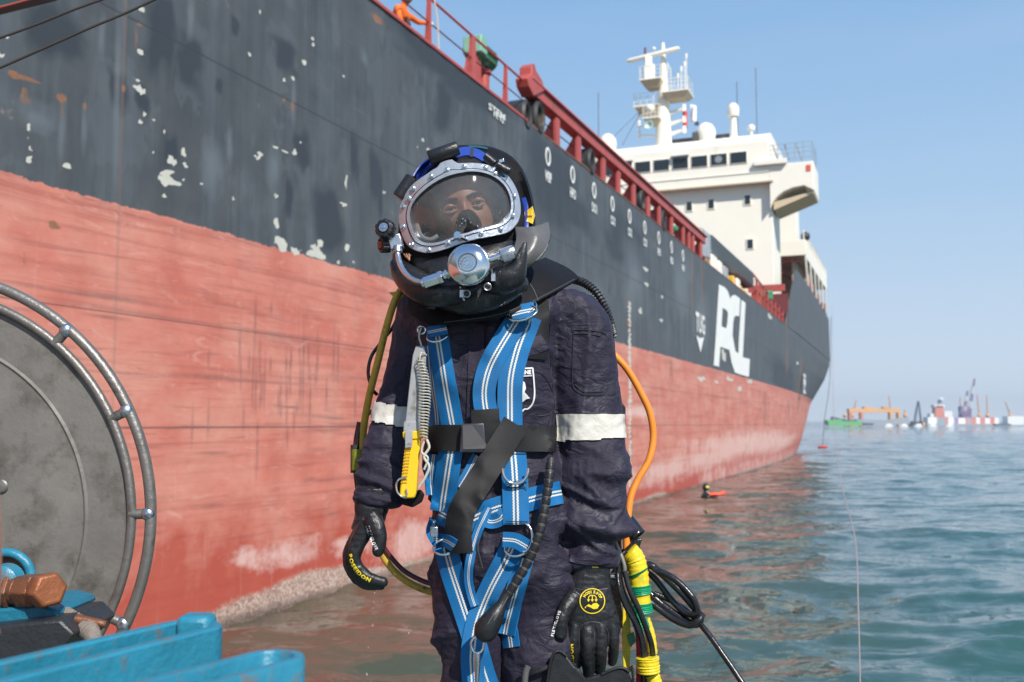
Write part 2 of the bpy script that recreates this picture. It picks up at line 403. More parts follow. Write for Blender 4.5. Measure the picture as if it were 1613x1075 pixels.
    bc = ramp(nt, vor.outputs['Color'], [(.1, (.24, .15, .11)), (.5, (.42, .31, .25)), (.9, (.62, .53, .45))])
    bm_ = math_(nt, 'ADD', at('barn'), math_(nt, 'MULTIPLY', math_(nt, 'SUBTRACT', fine, .5), .9))
    bf = ramp(nt, bm_, [(.36, 0), (.70, 1)])
    c = mixc(nt, math_(nt, 'MULTIPLY', bf, .9), c, bc)
    wet = ramp(nt, math_(nt, 'ADD', z_, math_(nt, 'MULTIPLY', mid, .22)), [(.12, 1), (.26, 0)]); c = mixc(nt, math_(nt, 'MULTIPLY', wet, .7), c, (.055, .045, .032))
    nt.links.new(c, b.inputs['Base Color'])
    nt.links.new(math_(nt, 'ADD', .42, math_(nt, 'MULTIPLY', mid, .25)), b.inputs['Roughness'])
    bn = nt.nodes.new('ShaderNodeBump'); bn.inputs['Strength'].default_value = .5; bn.inputs['Distance'].default_value = .03
    hh = math_(nt, 'ADD', math_(nt, 'MULTIPLY', fine, .12), math_(nt, 'ADD', math_(nt, 'MULTIPLY', noisef(nt, uv, .45, 2, .5), 1.6), math_(nt, 'MULTIPLY', math_(nt, 'MULTIPLY', bf, vor.outputs['Distance']), .35)))
    hh = math_(nt, 'SUBTRACT', hh, math_(nt, 'MULTIPLY', sm, .3))
    nt.links.new(hh, bn.inputs['Height']); nt.links.new(bn.outputs[0], b.inputs['Normal'])
    return m
HM = hull_mat()
M_red = mat('red_deck_paint', (.42, .075, .060), .5, var=.25, vscale=1.5, dirt=(.22, .05, .03), dirt_scale=1.2)
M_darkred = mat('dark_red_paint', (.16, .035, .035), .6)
M_white = mat('ship_white_paint', (.87, .82, .70), .45, var=.04, vscale=.6, dirt=(.66, .56, .44), dirt_scale=.9, dirt_lo=.62, dirt_hi=.8)
M_glass_dark = mat('dark_window_glass', (.02, .028, .03), .12, var=.2, rvar=.05)
M_black = mat('black_steel', (.03, .03, .032), .5, var=.4, vscale=2, dirt=(.16, .12, .09), dirt_scale=1.5)
M_green = mat('green_enamel', (.02, .22, .10), .35, dirt=(.3, .35, .3), dirt_scale=3)
M_yellow_p = mat('yellow_paint', (.75, .45, .04), .4)
M_mark = mat('white_marking_paint', (.80, .80, .76), .5, var=.06, vscale=2, dirt=(.55, .55, .52), dirt_scale=1.5, dirt_lo=.58, dirt_hi=.8)
M_grey = mat('grey_galvanised', (.33, .36, .38), .5)

ZD = 10.56
s_cols = np.concatenate([np.arange(-25, 5, .5), np.arange(5, 21, .032), np.arange(21, 50, .085)])
z_rows = np.concatenate([np.arange(-.8, 10.5, .033), [ZD]])
chips = [(221,15,6,8),(409,18,3,7),(493,62,2.5,4),(493,70,3,3),(479,100,4,6),(393,86,3,3),(221,83,5,5),(214,127,7,3),(223,145,9,4),(217,137,7,3),
 (228,181,3,5),(221,192,5,4),(242,190,4,3),(258,207,3,5),(242,240,4,3),(289,240,6,7),(270,253,7,6),(276,258,5,3),(292,261,4,4),(264,280,15,10),(258,287,8,7),(261,309,6,4),
 (289,283,3,4),(542,120,2.5,3),(447,126,3,3),(461,124,2.5,3),(406,248,6,4),(410,243,5,6),(463,242,5,6),(450,239,5,3),(434,232,6,2),(435,352,4,9),(444,380,10,8),(446,391,8,8),
 (465,395,7,6),(496,388,7,8),(505,382,4,7),(500,402,12,7),(488,400,6,5),(541,322,5,4),(546,285,2,14),(547,391,3.5,7),(557,413,4,3),(534,414,3,3),(46,201,4,6),(45,219,3,3),(47,234,5,5),(46,252,4,11),(105,260,7,4),
 (12,59,3,3),(3,89,6,5),(474,226,4,2),(367,314,3,3),(606,303,3,3),(435,310,3,4),(282,290,3,2),(316,290,2,2),(1018,448,4,3),(1009,490,3,5),(1044,468,2,4),(1018,425,4,3),(1042,505,2.5,3),(1213,500,4,4),(1258,572,2,3),(1180,600,5,3),(1165,612,6,4),(1105,597,5,4),(1150,598,6,3),(1128,602,3,3),
 (658,232,2,3),(668,222,3,2),(675,236,4,2),(1140,560,4,9)]
darks = [(255,60,25,75),(90,50,40,45),(185,145,16,36),(300,95,24,48),(225,160,12,22),(268,235,14,30),(515,345,24,60),(475,235,12,30),(560,250,7,40),(590,275,9,40),(600,300,5,40),
 (705,95,80,40),(760,150,50,30),(450,90,18,25),(370,40,7,18),(345,135,7,14),(455,315,6,30),(870,290,38,60),(900,330,40,40),(700,170,16,40),(1240,600,20,30),(990,380,30,40)]
lights = [(185,150,5,140),(335,265,14,40),(60,185,24,20),(97,210,7,50),(133,200,4,35),(361,230,4,30),(462,165,3,35),(430,265,8,30),(575,90,5,12),(1075,450,14,45),(940,500,12,60),(1000,440,15,50),(300,30,5,30),(160,60,5,30),(1105,500,10,40)]
rusts = [(22,118,12,7),(45,125,20,6),(40,150,14,22),(97,155,9,9),(98,170,5,22),(134,168,4,8),(185,110,4,40),(195,140,4,8),(215,60,4,25),(220,40,6,3),(461,168,3,9),(447,158,4,3),(38,410,6,18),(85,355,12,8),(1090,430,2.5,90),(1105,440,3,60),(1240,540,2.5,60),(1265,605,3,50),(1057,580,4,25),(1205,640,4,35),(1247,650,3,30),(992,480,4,6),(992,510,5,8),(993,640,3,100),(1140,690,2,30),(555,445,2,2),(980,200,4,3),(595,30,10,8)]
stripes = [(992, y, 2.2 + (y % 3) * .5, 4) for y in range(478, 770, 7)]
scums = [(440,870,60,30),(395,880,30,20),(650,860,60,40),(1180,700,70,22),(1230,700,40,16),(1120,725,60,20),(1050,745,70,22),(850,790,90,30),(1010,650,40,15),(560,860,40,20)]
scr = []
rr = random.Random(4)
for _ in range(46): scr.append((rr.gauss(440, 55), rr.gauss(600, 45), 1.6, rr.uniform(12, 45)))
for _ in range(40): scr.append((rr.uniform(60, 620), rr.uniform(640, 860), rr.uniform(10, 34), rr.uniform(1.2, 2.5)))
for _ in range(26): scr.append((rr.uniform(0, 600), rr.uniform(430, 600), rr.uniform(30, 120), 1.2))
SCALE = .86
def blob(SS, Z, items, pw=2, soft=.6, rough=.25, seed=0):
    out = np.zeros_like(SS)
    for (px, py, rx, ry) in items:
        s0, z0 = wall(px, py); sa, _ = wall(px + rx, py); _, za = wall(px, py - ry)
        ds = max(abs(sa - s0), .012); dz = max(abs(za - z0), .012)
        ds *= SCALE; dz *= SCALE
        m = (np.abs(SS - s0) < ds * 2.2) & (np.abs(Z - z0) < dz * 2.2)
        if not m.any(): continue
        u = (SS[m] - s0) / ds; v = (Z[m] - z0) / dz
        wob = (fbm(SS[m] * 2.2 / ds * .5, Z[m] * 2.2 / dz * .5, 3, seed) - .5) * rough * 4
        d = (np.abs(u) ** pw + np.abs(v) ** pw) ** (1 / pw) + wob
        out[m] = np.maximum(out[m], np.clip((1 + soft - d) / (2 * soft), 0, 1))
    return out
def hull_attrs(o, SS, Z):
    me = o.data; bn = fbm(SS * .5, Z * .5, 3, 9)
    bt = np.interp(SS, [0, 9, 11.2, 14, 17, 23, 30, 45, 80, 130], [0.0, .08, .2, .40, .26, .14, .10, .10, .10, .1])
    A = dict(chip=np.maximum(blob(SS, Z, chips, 2, .55, .6, 1), blob(SS, Z, stripes, 2, .6, .5, 7) * .85), dark=blob(SS, Z, darks, 4, .3, .3, 2), light=blob(SS, Z, lights, 2.5, .7, .25, 3), rust=np.maximum(blob(SS, Z, [r for r in rusts if r[3] < 18], 2, .7, .3, 4), blob(SS, Z, [(x, y, rx * .8, ry) for x, y, rx, ry in rusts if ry >= 18], 6, .3, .3, 4) * .58) * .95,
             scum=np.maximum(blob(SS, Z, scums, 2, .6, .3, 5), np.clip((1.6 - Z) / 1.2, 0, 1) * .7 * (SS > 45)), scratch=blob(SS, Z, scr, 2, .8, .15, 6),
             barn=np.clip((bt + (bn - .5) * .45 - Z) / .26 + .5, 0, 1))
    for k, v in A.items():
        a = me.attributes.new(k, 'FLOAT', 'POINT'); a.data.foreach_set('value', v.astype(np.float32).ravel())
    uv = me.uv_layers.new(name='UVMap'); li = np.empty(len(me.loops), dtype=np.int32); me.loops.foreach_get('vertex_index', li)
    uvs = np.stack([SS.ravel(), Z.ravel()], 1)[li]; uv.data.foreach_set('uv', uvs.astype(np.float32).ravel())
def to_world(SS, TT, Z):
    return np.stack([SS * SD.x + (HULL_D + TT) * SN.x, SS * SD.y + (HULL_D + TT) * SN.y, Z], -1).reshape(-1, 3)
def dent(SS, Z):                       # slight plate waviness between frames
    return .012 * np.sin(SS * 2 * pi / .8) * (fbm(SS * .3, Z * .4, 2, 3) - .3) + .03 * (fbm(SS * .25, Z * .3, 2, 8) - .5)
SS, Zg = np.meshgrid(s_cols, z_rows)
fade = np.clip((49.5 - SS) / 3, 0, 1)
h1 = np_mesh('hull_side', to_world(SS, dent(SS, Zg) * fade, Zg), grid_quads(*SS.shape), HM); hull_attrs(h1, SS, Zg); setparent(h1, ship)
# aft part: narrows towards the stern and ends in the transom
zr = np.arange(-.8, ZD + .01, .142); zr[-1] = ZD; u = np.linspace(0, 1, 300)
def send(z): return 100 + 29 * np.clip(z / 10, 0, 1) ** .8
UU, Zf = np.meshgrid(u, zr); SE = send(Zf); SF = s_cols[-1] + (SE - s_cols[-1]) * UU
TF = np.clip((SF - 62) / (SE - 62), 0, 1) ** 2.2 * np.interp(Zf, [-.8, 0, 5, 8, 10, 11], [1.6, 1.5, 1.6, .6, .3, .3])
ex = np.array([.3, 1.2, 3, 7, 20])[None, :]
SF2 = np.concatenate([SF, SE[:, -1:] + ex * .12], 1); TF2 = np.concatenate([TF, TF[:, -1:] + ex], 1); ZF2 = np.concatenate([Zf, np.repeat(Zf[:, :1], 5, 1)], 1)
h2 = np_mesh('hull_side', to_world(SF2, TF2, ZF2), grid_quads(*SF2.shape), HM); hull_attrs(h2, SF2, ZF2); setparent(h2, ship)
# raised stern bulwark (dark plate with a sloping front edge), 0.12 m thick
sb = np.linspace(80.3, 130, 180); top = np.interp(sb, [80.3, 89.5, 104, 130], [10.58, 16.3, 16.4, 15.9]); vv = np.linspace(0, 1, 40)[:, None]
ZB = ZD + (top[None, :] - ZD) * vv; SB = np.repeat(sb[None, :], 40, 0); TB = np.zeros_like(ZB) - .004 + .3 * np.clip((SB - 62) / 67, 0, 1) ** 2.2
h3 = np_mesh('stern_bulwark', to_world(SB, TB, ZB), grid_quads(*SB.shape), HM); hull_attrs(h3, SB, ZB); setparent(h3, ship)
md = h3.modifiers.new('t', 'SOLIDIFY'); md.thickness = .12; md.offset = -1
mb = MB(); mb.sbox(-25, 84, .06, 21.5, ZD - .35, ZD - .1); mb.sbox(84, 126, .8, 21.5, ZD - .35, ZD - .1); mb.build('main_deck', M_red, ship)
mb = MB(); mb.sbox(-25, 118, 21.5, 22, -.8, ZD); mb.sbox(-25.3, -25, 0, 22, -.8, ZD); mb.build('hull_far_side', M_black, ship)
mb = MB(); mb.sbox(-25, 23.5, -.03, .16, ZD + .003, ZD + .09); mb.build('deck_edge_bar', M_red, ship, bevel=.02)
mb = MB(); mb.sbox(23.5, 80, -.015, .12, ZD + .003, ZD + .05); mb.build('deck_edge_bar', mat('rusty_edge', (.20, .09, .05), .7, dirt=(.06, .06, .06), dirt_scale=2), ship)

# lettering on the hull: raised 6 mm, laid on the plate
def hull_poly(name, polys, thick=.012, m=M_mark, out=.016, label=None):
    mb = MB()
    for pl in polys:
        mb.prism([S(s, -out, z) for s, z in pl], SN * (-thick))
    o = mb.build(name, m, ship)
    if label: o['label'] = label
    return o
def wp(*pts): return [wall(x, y) for x, y in pts]
Lx = lambda pts: wp(*[(1080 + x / 5.66, 430 + y / 5.66) for x, y in pts])
# P: stem and bowl as quads around the counter
hull_poly('letter_p', [Lx([(295,105),(345,130),(325,310),(305,660),(293,838),(248,825),(262,640)]),
                       Lx([(345,130),(372,165),(388,215),(392,240),(372,350),(355,330),(325,312)]),
                       Lx([(392,240),(392,330),(385,430),(380,540),(385,688),(305,660),(318,478),(360,497),(370,440),(374,380),(372,350)])])
hull_poly('letter_c', [Lx([(393,235),(410,205),(435,197),(460,215),(482,232),(474,390),(452,382),(430,392),(420,440),(414,560),(425,620),(440,700),(470,722),(468,740),(500,752),(568,770),(560,928),(480,905),(435,890),(405,800),(385,688),(381,540),(386,430),(393,330)])])
hull_poly('letter_l', [Lx([(495,243),(530,268),(505,752),(500,752),(468,740),(472,620)])])
hull_poly('arrow_mark', [Lx([(90,558),(125,585),(158,575),(128,708)])])
def hull_text(txt, px, py, h, wpx=None, bold=.02, name='painted_word'):
    vs, fs, w = text_polys(txt, bold); s0, z0 = wall(px, py); k = h
    if wpx: s1, _ = wall(px + wpx, py); ks = (s1 - s0) / w
    else: ks = h
    mb = MB(); mb.add([S(s0 + x * ks, -.028, z0 + y * k) for x, y in vs], fs)
    return mb.build(name, M_mark, ship)
hull_text('TUG', 1095.5, 523, .95, 14, .03)
words = ['WBP', 'HFO', 'DO1', 'CO1', 'CO2', 'CO3', 'HFO', 'MDO', 'FW']
cs = [25.05, 27.17, 29.3, 31.35, 33.5, 35.65, 37.85, 40.07, 42.3]
ringp = [(cos(a), sin(a)) for a in np.linspace(0, 2 * pi, 25)[:-1]]
for i, s0 in enumerate(cs):
    mb = MB()
    for k in range(24):
        a, b_ = ringp[k], ringp[(k + 1) % 24]
        q = [(s0 + a[0] * .12, 10.05 + a[1] * .19), (s0 + b_[0] * .12, 10.05 + b_[1] * .19), (s0 + b_[0] * .205, 10.05 + b_[1] * .26), (s0 + a[0] * .205, 10.05 + a[1] * .26)]
        mb.prism([S(x, -.016, z) for x, z in q], SN * (-.01))
    mb.build('ring_mark', M_mark, ship)
    vs, fs, w = text_polys(words[i], .03); mb = MB()
    mb.add([S(s0 - .26 + x * .52 / w, -.028, 9.34 + y * .30) for x, y in vs], fs); mb.build('painted_word', M_mark, ship)
for (px, py, w, h_, tx) in ((768, 172, 26, .16, 'STEM'), (776, 184, 16, .16, 'FR 92')):
    hull_text(tx, px, py, h_, w, .02)
for k, tx in enumerate(('9', '8', '7', '6')): hull_text(tx, 1265, 600 + k * 8 - 4, .45, 4, .02)

# gunwale railing
ZR = 11.62
posts = [7.5, 10.2, 13.0, 15.45, 17.98, 20.2, 22.2]
for s0 in posts:
    mb = MB(); w = .13 if s0 > 20 and s0 < 21 else .05
    mb.hexa([S(s0 - w, .02, ZD + .09), S(s0 + w, .02, ZD + .09), S(s0 + w, .14, ZD + .09), S(s0 - w, .14, ZD + .09), S(s0 - w * .7, .03, ZR), S(s0 + w * .7, .03, ZR), S(s0 + w * .7, .1, ZR), S(s0 - w * .7, .1, ZR)])
    mb.build('rail_post', M_red, ship)
mb = MB(); mb.tube([S(s, .06, ZR + .02) for s in np.linspace(-10, 23.9, 20)], .03, 8); mb.build('top_rail', M_red, ship)
mb = MB(); mb.tube([S(s, .06, ZD + .55) for s in np.linspace(-10, 23.9, 20)], .016, 8); mb.build('lower_rail', M_darkred, ship)
mb = MB(); mb.tube([S(s, .3, ZD + .62) for s in np.linspace(24, 47, 20)], .018, 8); mb.build('lower_rail', M_darkred, ship)
# heavy red beam on posts
mb = MB()
mb.hexa([S(23.9, -.05, 11.42), S(47.4, -.05, 11.42), S(47.4, .3, 11.42), S(23.9, .3, 11.42), S(23.9, -.05, 11.74), S(47.4, -.05, 11.74), S(47.4, .3, 11.74), S(23.9, .3, 11.74)])
mb.build('bulwark_beam', M_red, ship, bevel=.02)
mb = MB(); mb.sbox(23.6, 47.5, -.14, .36, 11.745, 11.80); mb.build('beam_cap', mat('pink_red_paint', (.48, .10, .09), .45, vscale=1.5), ship, bevel=.01)
mb = MB(); mb.prism([S(s, -.12, z) for s, z in ((23.35, 11.45), (23.7, 11.30), (24.1, 11.5), (24.6, 11.75), (24.3, 11.95), (23.9, 12.05), (23.75, 12.2), (23.55, 12.05), (23.55, 11.85), (23.25, 11.65))], SN * .35); mb.build('beam_end_lug', M_red, ship, bevel=.02)
for s0 in (25.95, 27.9, 30.5, 32.3, 34.3, 36.4, 38.2, 40.4, 42.7, 43.9, 44.8, 46.6):
    mb = MB(); w = .17
    mb.sbox(s0 - w, s0 + w, 0, .08, ZD + .055, 11.42)
    mb.prism([S(s0 + w - .04, .08, ZD + .055), S(s0 + w - .04, .75, ZD + .055), S(s0 + w - .04, .25, 11.42), S(s0 + w - .04, .08, 11.42)], SD * .04)
    mb.build('beam_post', M_red, ship)
# panama chocks
for px_, py_, r in ((828, 182, .40), (848, 186, .48), (930, 256, .42), (1010, 316, .40), (1044, 348, .45)):
    s0, z0 = wall(px_, py_, .04)
    mb = MB(); ax = -SN
    prof = [(r * .55, -.45), (r * .55, -.1), (r * .62, .02), (r * .8, .07), (r * .98, .0), (r, -.12), (r, -.45)]
    c = S(s0, .02, z0); X = SD; Y = Vector((0, 0, 1)); n = 28
    mb.loft([[c - SN * h + (X * cos(2 * pi * k / n) * .8 + Y * sin(2 * pi * k / n) * 1.05) * q for k in range(n)] for q, h in prof], caps=False, closed=True)
    mb.build('mooring_chock', M_black, ship, smooth=True)
    mb = MB(); mb.sbox(s0 - .9, s0 + .4, 0.02, .7, ZD + .052, ZD + .12); mb.build('chock_base', M_black, ship)

# bridge block --------------------------------------------------------
blk = MB(); blk.sbox(82.7, 87.5, 1.1, 20.9, ZD - .1, 22.6); blk.sbox(87.5, 98, 6, 20.9, ZD - .1, 22.4); acc = blk.build('accommodation_block', M_white, ship, bevel=.04)
mb = MB()   # bridge with raked roof edge
prof = [(82, 22.55), (82, 26.0), (82.4, 26.45), (83.6, 27.0), (92, 27.1), (92, 22.55)]
mb.prism([S(s, 1.2, z) for s, z in prof], SN * 19.6); brg = mb.build('bridge', M_white, ship, bevel=.05)
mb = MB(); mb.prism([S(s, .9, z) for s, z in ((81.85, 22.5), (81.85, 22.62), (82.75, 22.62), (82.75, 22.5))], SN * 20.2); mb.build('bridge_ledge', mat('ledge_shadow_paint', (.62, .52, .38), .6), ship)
mb = MB(); mb.prism([S(s, 1.25, z) for s, z in ((81.93, 23.35), (81.93, 23.43), (82.0, 23.43), (82.0, 23.35))], SN * 19.5); mb.build('bridge_moulding', M_white, ship)
for k in range(11):
    t0 = 3.0 + 1.62 * k
    mb = MB(); mb.sbox(81.93, 82.0, t0 - .07, t0 + 1.37, 24.22, 25.27); fr = mb.build('window', M_white, ship, bevel=.02)
    mb = MB(); mb.sbox(81.90, 81.93, t0, t0 + 1.3, 24.3, 25.2); setparent(mb.build('pane', M_glass_dark), fr)
    if k == 1:
        mb = MB(); mb.lathe(S(81.895, t0 + .68, 24.75), -SD, [(.24, 0), (.24, .02), (.3, .02), (.3, 0)], 24); setparent(mb.build('clear_view_ring', M_grey), fr)
        mb = MB(); mb.lathe(S(81.895, t0 + .68, 24.75), -SD, [(0, .02), (.13, .02), (.13, 0)], 20); setparent(mb.build('clear_view_hub', M_grey), fr)
for k in (3, 6):
    mb = MB(); t0 = 3.0 + 1.62 * k; mb.hexa([S(81.5, t0 - .1, 25.28), S(82, t0 - .1, 25.28), S(82, t0 + 1.4, 25.28), S(81.5, t0 + 1.4, 25.28), S(81.6, t0 - .1, 25.36), S(82, t0 - .1, 25.5), S(82, t0 + 1.4, 25.5), S(81.6, t0 + 1.4, 25.36)]); mb.build('window_awning', M_grey, ship)
for t0, z0 in ((7.95, 21.15), (6.1, 21.2), (3.1, 21.3), (2.95, 17.6), (6.05, 17.6), (9.5, 21.1), (11.5, 21.1)):
    mb = MB(); mb.sbox(82.63, 82.7, t0 - .32, t0 + .32, z0 - .45, z0 + .45); fr = mb.build('window', M_white, ship)
    mb = MB(); mb.sbox(82.60, 82.63, t0 - .22, t0 + .22, z0 - .36, z0 + .36); setparent(mb.build('pane', M_glass_dark), fr)
# bridge wing
und = mat('wing_underside_shade', (.62, .50, .33), .6)  # brown of shade and light off the water put into the colour
mb = MB()
pr = [(1.2, 24.4), (1.2, 20.3), (1.0, 20.8), (.7, 21.15), (.2, 21.55), (-.5, 21.9), (-1.3, 22.1), (-2.1, 22.0), (-2.25, 21.3), (-2.32, 22.0), (-2.2, 23.9), (1.1, 24.4)]
mb.prism([S(82, t, z) for t, z in [(1.2, 23.9), (1.2, 20.3), (.95, 20.85), (.6, 21.25), (.1, 21.6), (-.6, 21.85), (-1.5, 21.95), (-2.25, 21.5), (-2.25, 23.9)]], SD * 4.5)
mb.build('bridge_wing', M_white, ship, bevel=.04)
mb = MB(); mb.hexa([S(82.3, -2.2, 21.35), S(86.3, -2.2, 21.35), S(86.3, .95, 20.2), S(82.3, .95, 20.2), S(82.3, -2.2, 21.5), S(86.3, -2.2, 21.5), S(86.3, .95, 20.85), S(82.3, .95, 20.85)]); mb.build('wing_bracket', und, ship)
mb = MB(); mb.sbox(81.6, 82.0, -.2, 2.4, 23.85, 24.25); mb.build('wing_locker', M_white, ship, bevel=.03)
for k in range(7):
    t0 = 1.85 - k * .67; mb = MB(); mb.tube([S(82.1, t0, 23.9), S(82.1, t0, 25.55)], .035, 6); mb.build('wing_rail_post', M_grey, ship)
for zz in (24.3, 24.75, 25.15, 25.55):
    mb = MB(); mb.tube([S(82.1, 1.85, zz), S(82.1, -2.17, zz), S(86.3, -2.17, zz)], .025, 6); mb.build('wing_rail', M_grey, ship)
for k in range(4):
    t0 = 1.4 - k * .9; mb = MB(); mb.hexa([S(82.14, t0, 24.0), S(82.16, t0, 24.0), S(82.16, t0 - .12, 24.0), S(82.14, t0 - .12, 24.0), S(82.14, t0 + .45, 25.5), S(82.16, t0 + .45, 25.5), S(82.16, t0 + .33, 25.5), S(82.14, t0 + .33, 25.5)]); mb.build('wing_rail_brace', M_grey, ship)
mb = MB(); mb.sbox(81.95, 81.98, -2.05, -1.7, 23.1, 23.6); mb.build('lifebuoy_patch', mat('orange_red', (.7, .12, .05), .5), ship)
# column below wing, and the covered side deck aft of the block: posts stand on the raised bulwark
M_beige = mat('shelter_beige', (.42, .33, .25), .7)
mb = MB(); mb.sbox(99.6, 102.5, .95, 3.1, 20.55, 26.6); mb.build('wing_column', M_white, ship, bevel=.03)
mb = MB(); mb.sbox(98.7, 98.95, 0, 7, 19.05, 20.55); mb.sbox(98.95, 126, .15, .3, 19.05, 20.55); mb.build('side_deck_parapet', M_white, ship, bevel=.03)
mb = MB(); mb.sbox(98.95, 126, .3, 7, 19.1, 19.3); mb.build('side_deck', M_beige, ship)
mb = MB(); mb.sbox(108, 108.3, .35, 7, ZD, 19.1); mb.build('shelter_bulkhead', M_beige, ship)
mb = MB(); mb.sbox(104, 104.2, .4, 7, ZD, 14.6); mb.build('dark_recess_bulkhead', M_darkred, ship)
mb = MB(); mb.sbox(99, 99.4, 3.2, 4.0, ZD, 19.05); mb.build('shelter_column', M_white, ship)
mb = MB(); mb.tube([S(98.6, 3.0, ZD), S(98.6, 3.0, 19.0)], .12, 8); mb.tube([S(99.2, 2.6, 17.6), S(107, .8, 16.9)], .1, 6); mb.tube([S(99.2, 2.8, 15.6), S(107, 1.6, 15.0)], .1, 6); mb.tube([S(99.2, 2.9, 18.6), S(99.2, .5, 18.6)], .1, 6); mb.build('red_pipe', M_red, ship)
mb = MB(); mb.sbox(100, 126, 1.3, 1.5, 15.5, 19.05); mb.build('side_recess', M_beige, ship)
for k in range(6):
    s0 = 100.4 + k * 4.8; tt = .3 * ((s0 - 62) / 67) ** 2.2
    mb = MB(); mb.hexa([S(s0 + .9, tt + .02, 16.2), S(s0 + 1.7, tt + .02, 16.2), S(s0 + 1.7, tt + .12, 16.2), S(s0 + .9, tt + .12, 16.2), S(s0 - .7, .16, 19.05), S(s0 + .5, .16, 19.05), S(s0 + .5, .26, 19.05), S(s0 - .7, .26, 19.05)]); mb.build('davit_column', M_white, ship)
    mb = MB(); mb.sbox(s0 + 1.5, s0 + 2.6, tt + .05, tt + .3, 16.2, 17.0 + .4 * (k % 2)); mb.build('davit_foot', M_red, ship)
for k in range(19):
    mb = MB(); mb.tube([S(99 + k * 1.5, .22, 20.55), S(99 + k * 1.5, .22, 21.5)], .06, 6); mb.build('boat_deck_post', M_white, ship)
mb = MB(); mb.tube([S(99, .22, 21.5), S(126, .22, 21.5)], .06, 6); mb.tube([S(99, .22, 21.05), S(126, .22, 21.05)], .04, 6); mb.build('boat_deck_rail', M_white, ship)
mb = MB(); mb.ball(S(99.6, .1, 21.0), .45, 12, 8); mb.build('raft_canister', M_black, ship, smooth=True)
# red frame ahead of the sheltered deck
mb = MB(); mb.sbox(80.6, 80.9, 0.05, 2.9, 13.3, 13.85); mb.build('red_cross_beam', M_red, ship)
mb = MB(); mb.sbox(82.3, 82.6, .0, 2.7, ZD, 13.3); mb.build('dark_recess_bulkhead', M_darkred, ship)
for k, s0 in enumerate((66, 67.6, 69.3, 71.2, 73.2, 75.4, 77.6, 80)):
    mb = MB(); mb.sbox(s0 - .1, s0 + .1, .1, .25, ZD, 12.3 - .1 * k); mb.build('stern_rail_post', M_red, ship)
mb = MB(); mb.tube([S(64.5, .17, 12.35), S(80.3, .17, 11.6)], .06, 6); mb.tube([S(64.5, .17, 11.5), S(80.3, .17, 11.2)], .04, 6); mb.build('stern_rail', M_red, ship)
mb = MB(); sq, zq = wall(1193, 453, .3); sr, _ = wall(1197, 453, .3); mb.sbox(sq, sr, .3, .5, ZD, zq); mb.build('yellow_pillar', M_yellow_p, ship)
mb = MB(); sq, zq = wall(1188, 456, .3); sr, _ = wall(1191, 456, .3); mb.sbox(sq, sr, .3, .5, ZD, zq); mb.build('red_pillar', M_red, ship)
mb = MB(); mb.box(S(wall(1205, 466, .4)[0], .4, wall(1205, 466, .4)[1]), (.5, .3, .32)); mb.build('green_winch_box', M_green, ship, bevel=.05)
# louvred grey hatch panel, tilted, with bright ribs
ha, hb = wall(1118, 370, 1.0), wall(1186, 432, 1.0)
for k in range(5):
    f0 = k / 5; f1 = f0 + .13
    z_a = ha[1] - 1.05 * f0; z_b = hb[1] - 1.05 * f0
    mb = MB(); mb.hexa([S(ha[0], 1.0, z_a - .10), S(hb[0], 1.0, z_b - .10), S(hb[0], 1.3, z_b - .12), S(ha[0], 1.3, z_a - .12), S(ha[0], .9, z_a), S(hb[0], .9, z_b), S(hb[0], 1.2, z_b + .03), S(ha[0], 1.2, z_a + .03)])
    mb.build('hatch_rib', M_grey, ship)
mb = MB(); mb.hexa([S(ha[0], 1.25, ha[1] - 1.0), S(hb[0], 1.25, hb[1] - 1.0), S(hb[0], 1.7, hb[1] - 1.0), S(ha[0], 1.7, ha[1] - 1.0), S(ha[0], 1.25, ha[1]), S(hb[0], 1.25, hb[1]), S(hb[0], 1.7, hb[1]), S(ha[0], 1.7, ha[1])]); mb.build('hatch_panel', mat('hatch_dark_grey', (.10, .12, .14), .6), ship)
# clutter between the hatch panel and the deck edge
cl = [((1094, 352, 1108, 365), 'ventilator_cowl', M_yellow_p), ((1106, 358, 1112, 402), 'grey_locker', M_grey), ((1113, 364, 1119, 404), 'grey_locker', M_grey), ((1082, 352, 1088, 372), 'green_winch_box', M_green), ((1066, 355, 1072, 365), 'green_winch_box', M_green),
      ((1093, 372, 1099, 392), 'white_tank', M_white), ((1101, 380, 1106, 412), 'red_pillar', M_red), ((1112, 404, 1118, 414), 'brown_crate', mat('brown_gear', (.30, .18, .10), .7)), ((1122, 400, 1130, 428), 'white_tank', M_white), ((1133, 410, 1138, 436), 'white_tank', M_white),
      ((1141, 418, 1147, 444), 'grey_locker', M_grey), ((1155, 434, 1158, 452), 'yellow_pillar', M_yellow_p), ((1162, 438, 1166, 460), 'white_tank', M_white), ((1167, 450, 1169, 464), 'yellow_pillar', M_yellow_p), ((1150, 440, 1153, 450), 'red_pillar', M_red), ((1174, 456, 1176, 470), 'yellow_pillar', M_yellow_p)]
for (x0, y0, x1, y1), nm, m in cl:
    t = .7; sa, za = wall(x0, y0, t); sb_, zb = wall(x1, y0, t); _, zc = wall(x0, y1, t)
    mb = MB(); mb.sbox(sa, sb_, t, t + .5, max(zc, ZD - .1), za); mb.build(nm, m, ship, bevel=.05)
mb = MB(); mb.torus(S(*[wall(1102, 378, .6)[0], .6, wall(1102, 378, .6)[1]]), SN, .38, .08, 20, 8); mb.build('orange_lifebuoy', mat('lifebuoy_orange', (.75, .13, .04), .5), ship, smooth=True)
mb = MB(); mb.sbox(48, 79, 1.9, 19, ZD, 12.0); mb.build('hatch_coaming', M_black, ship)

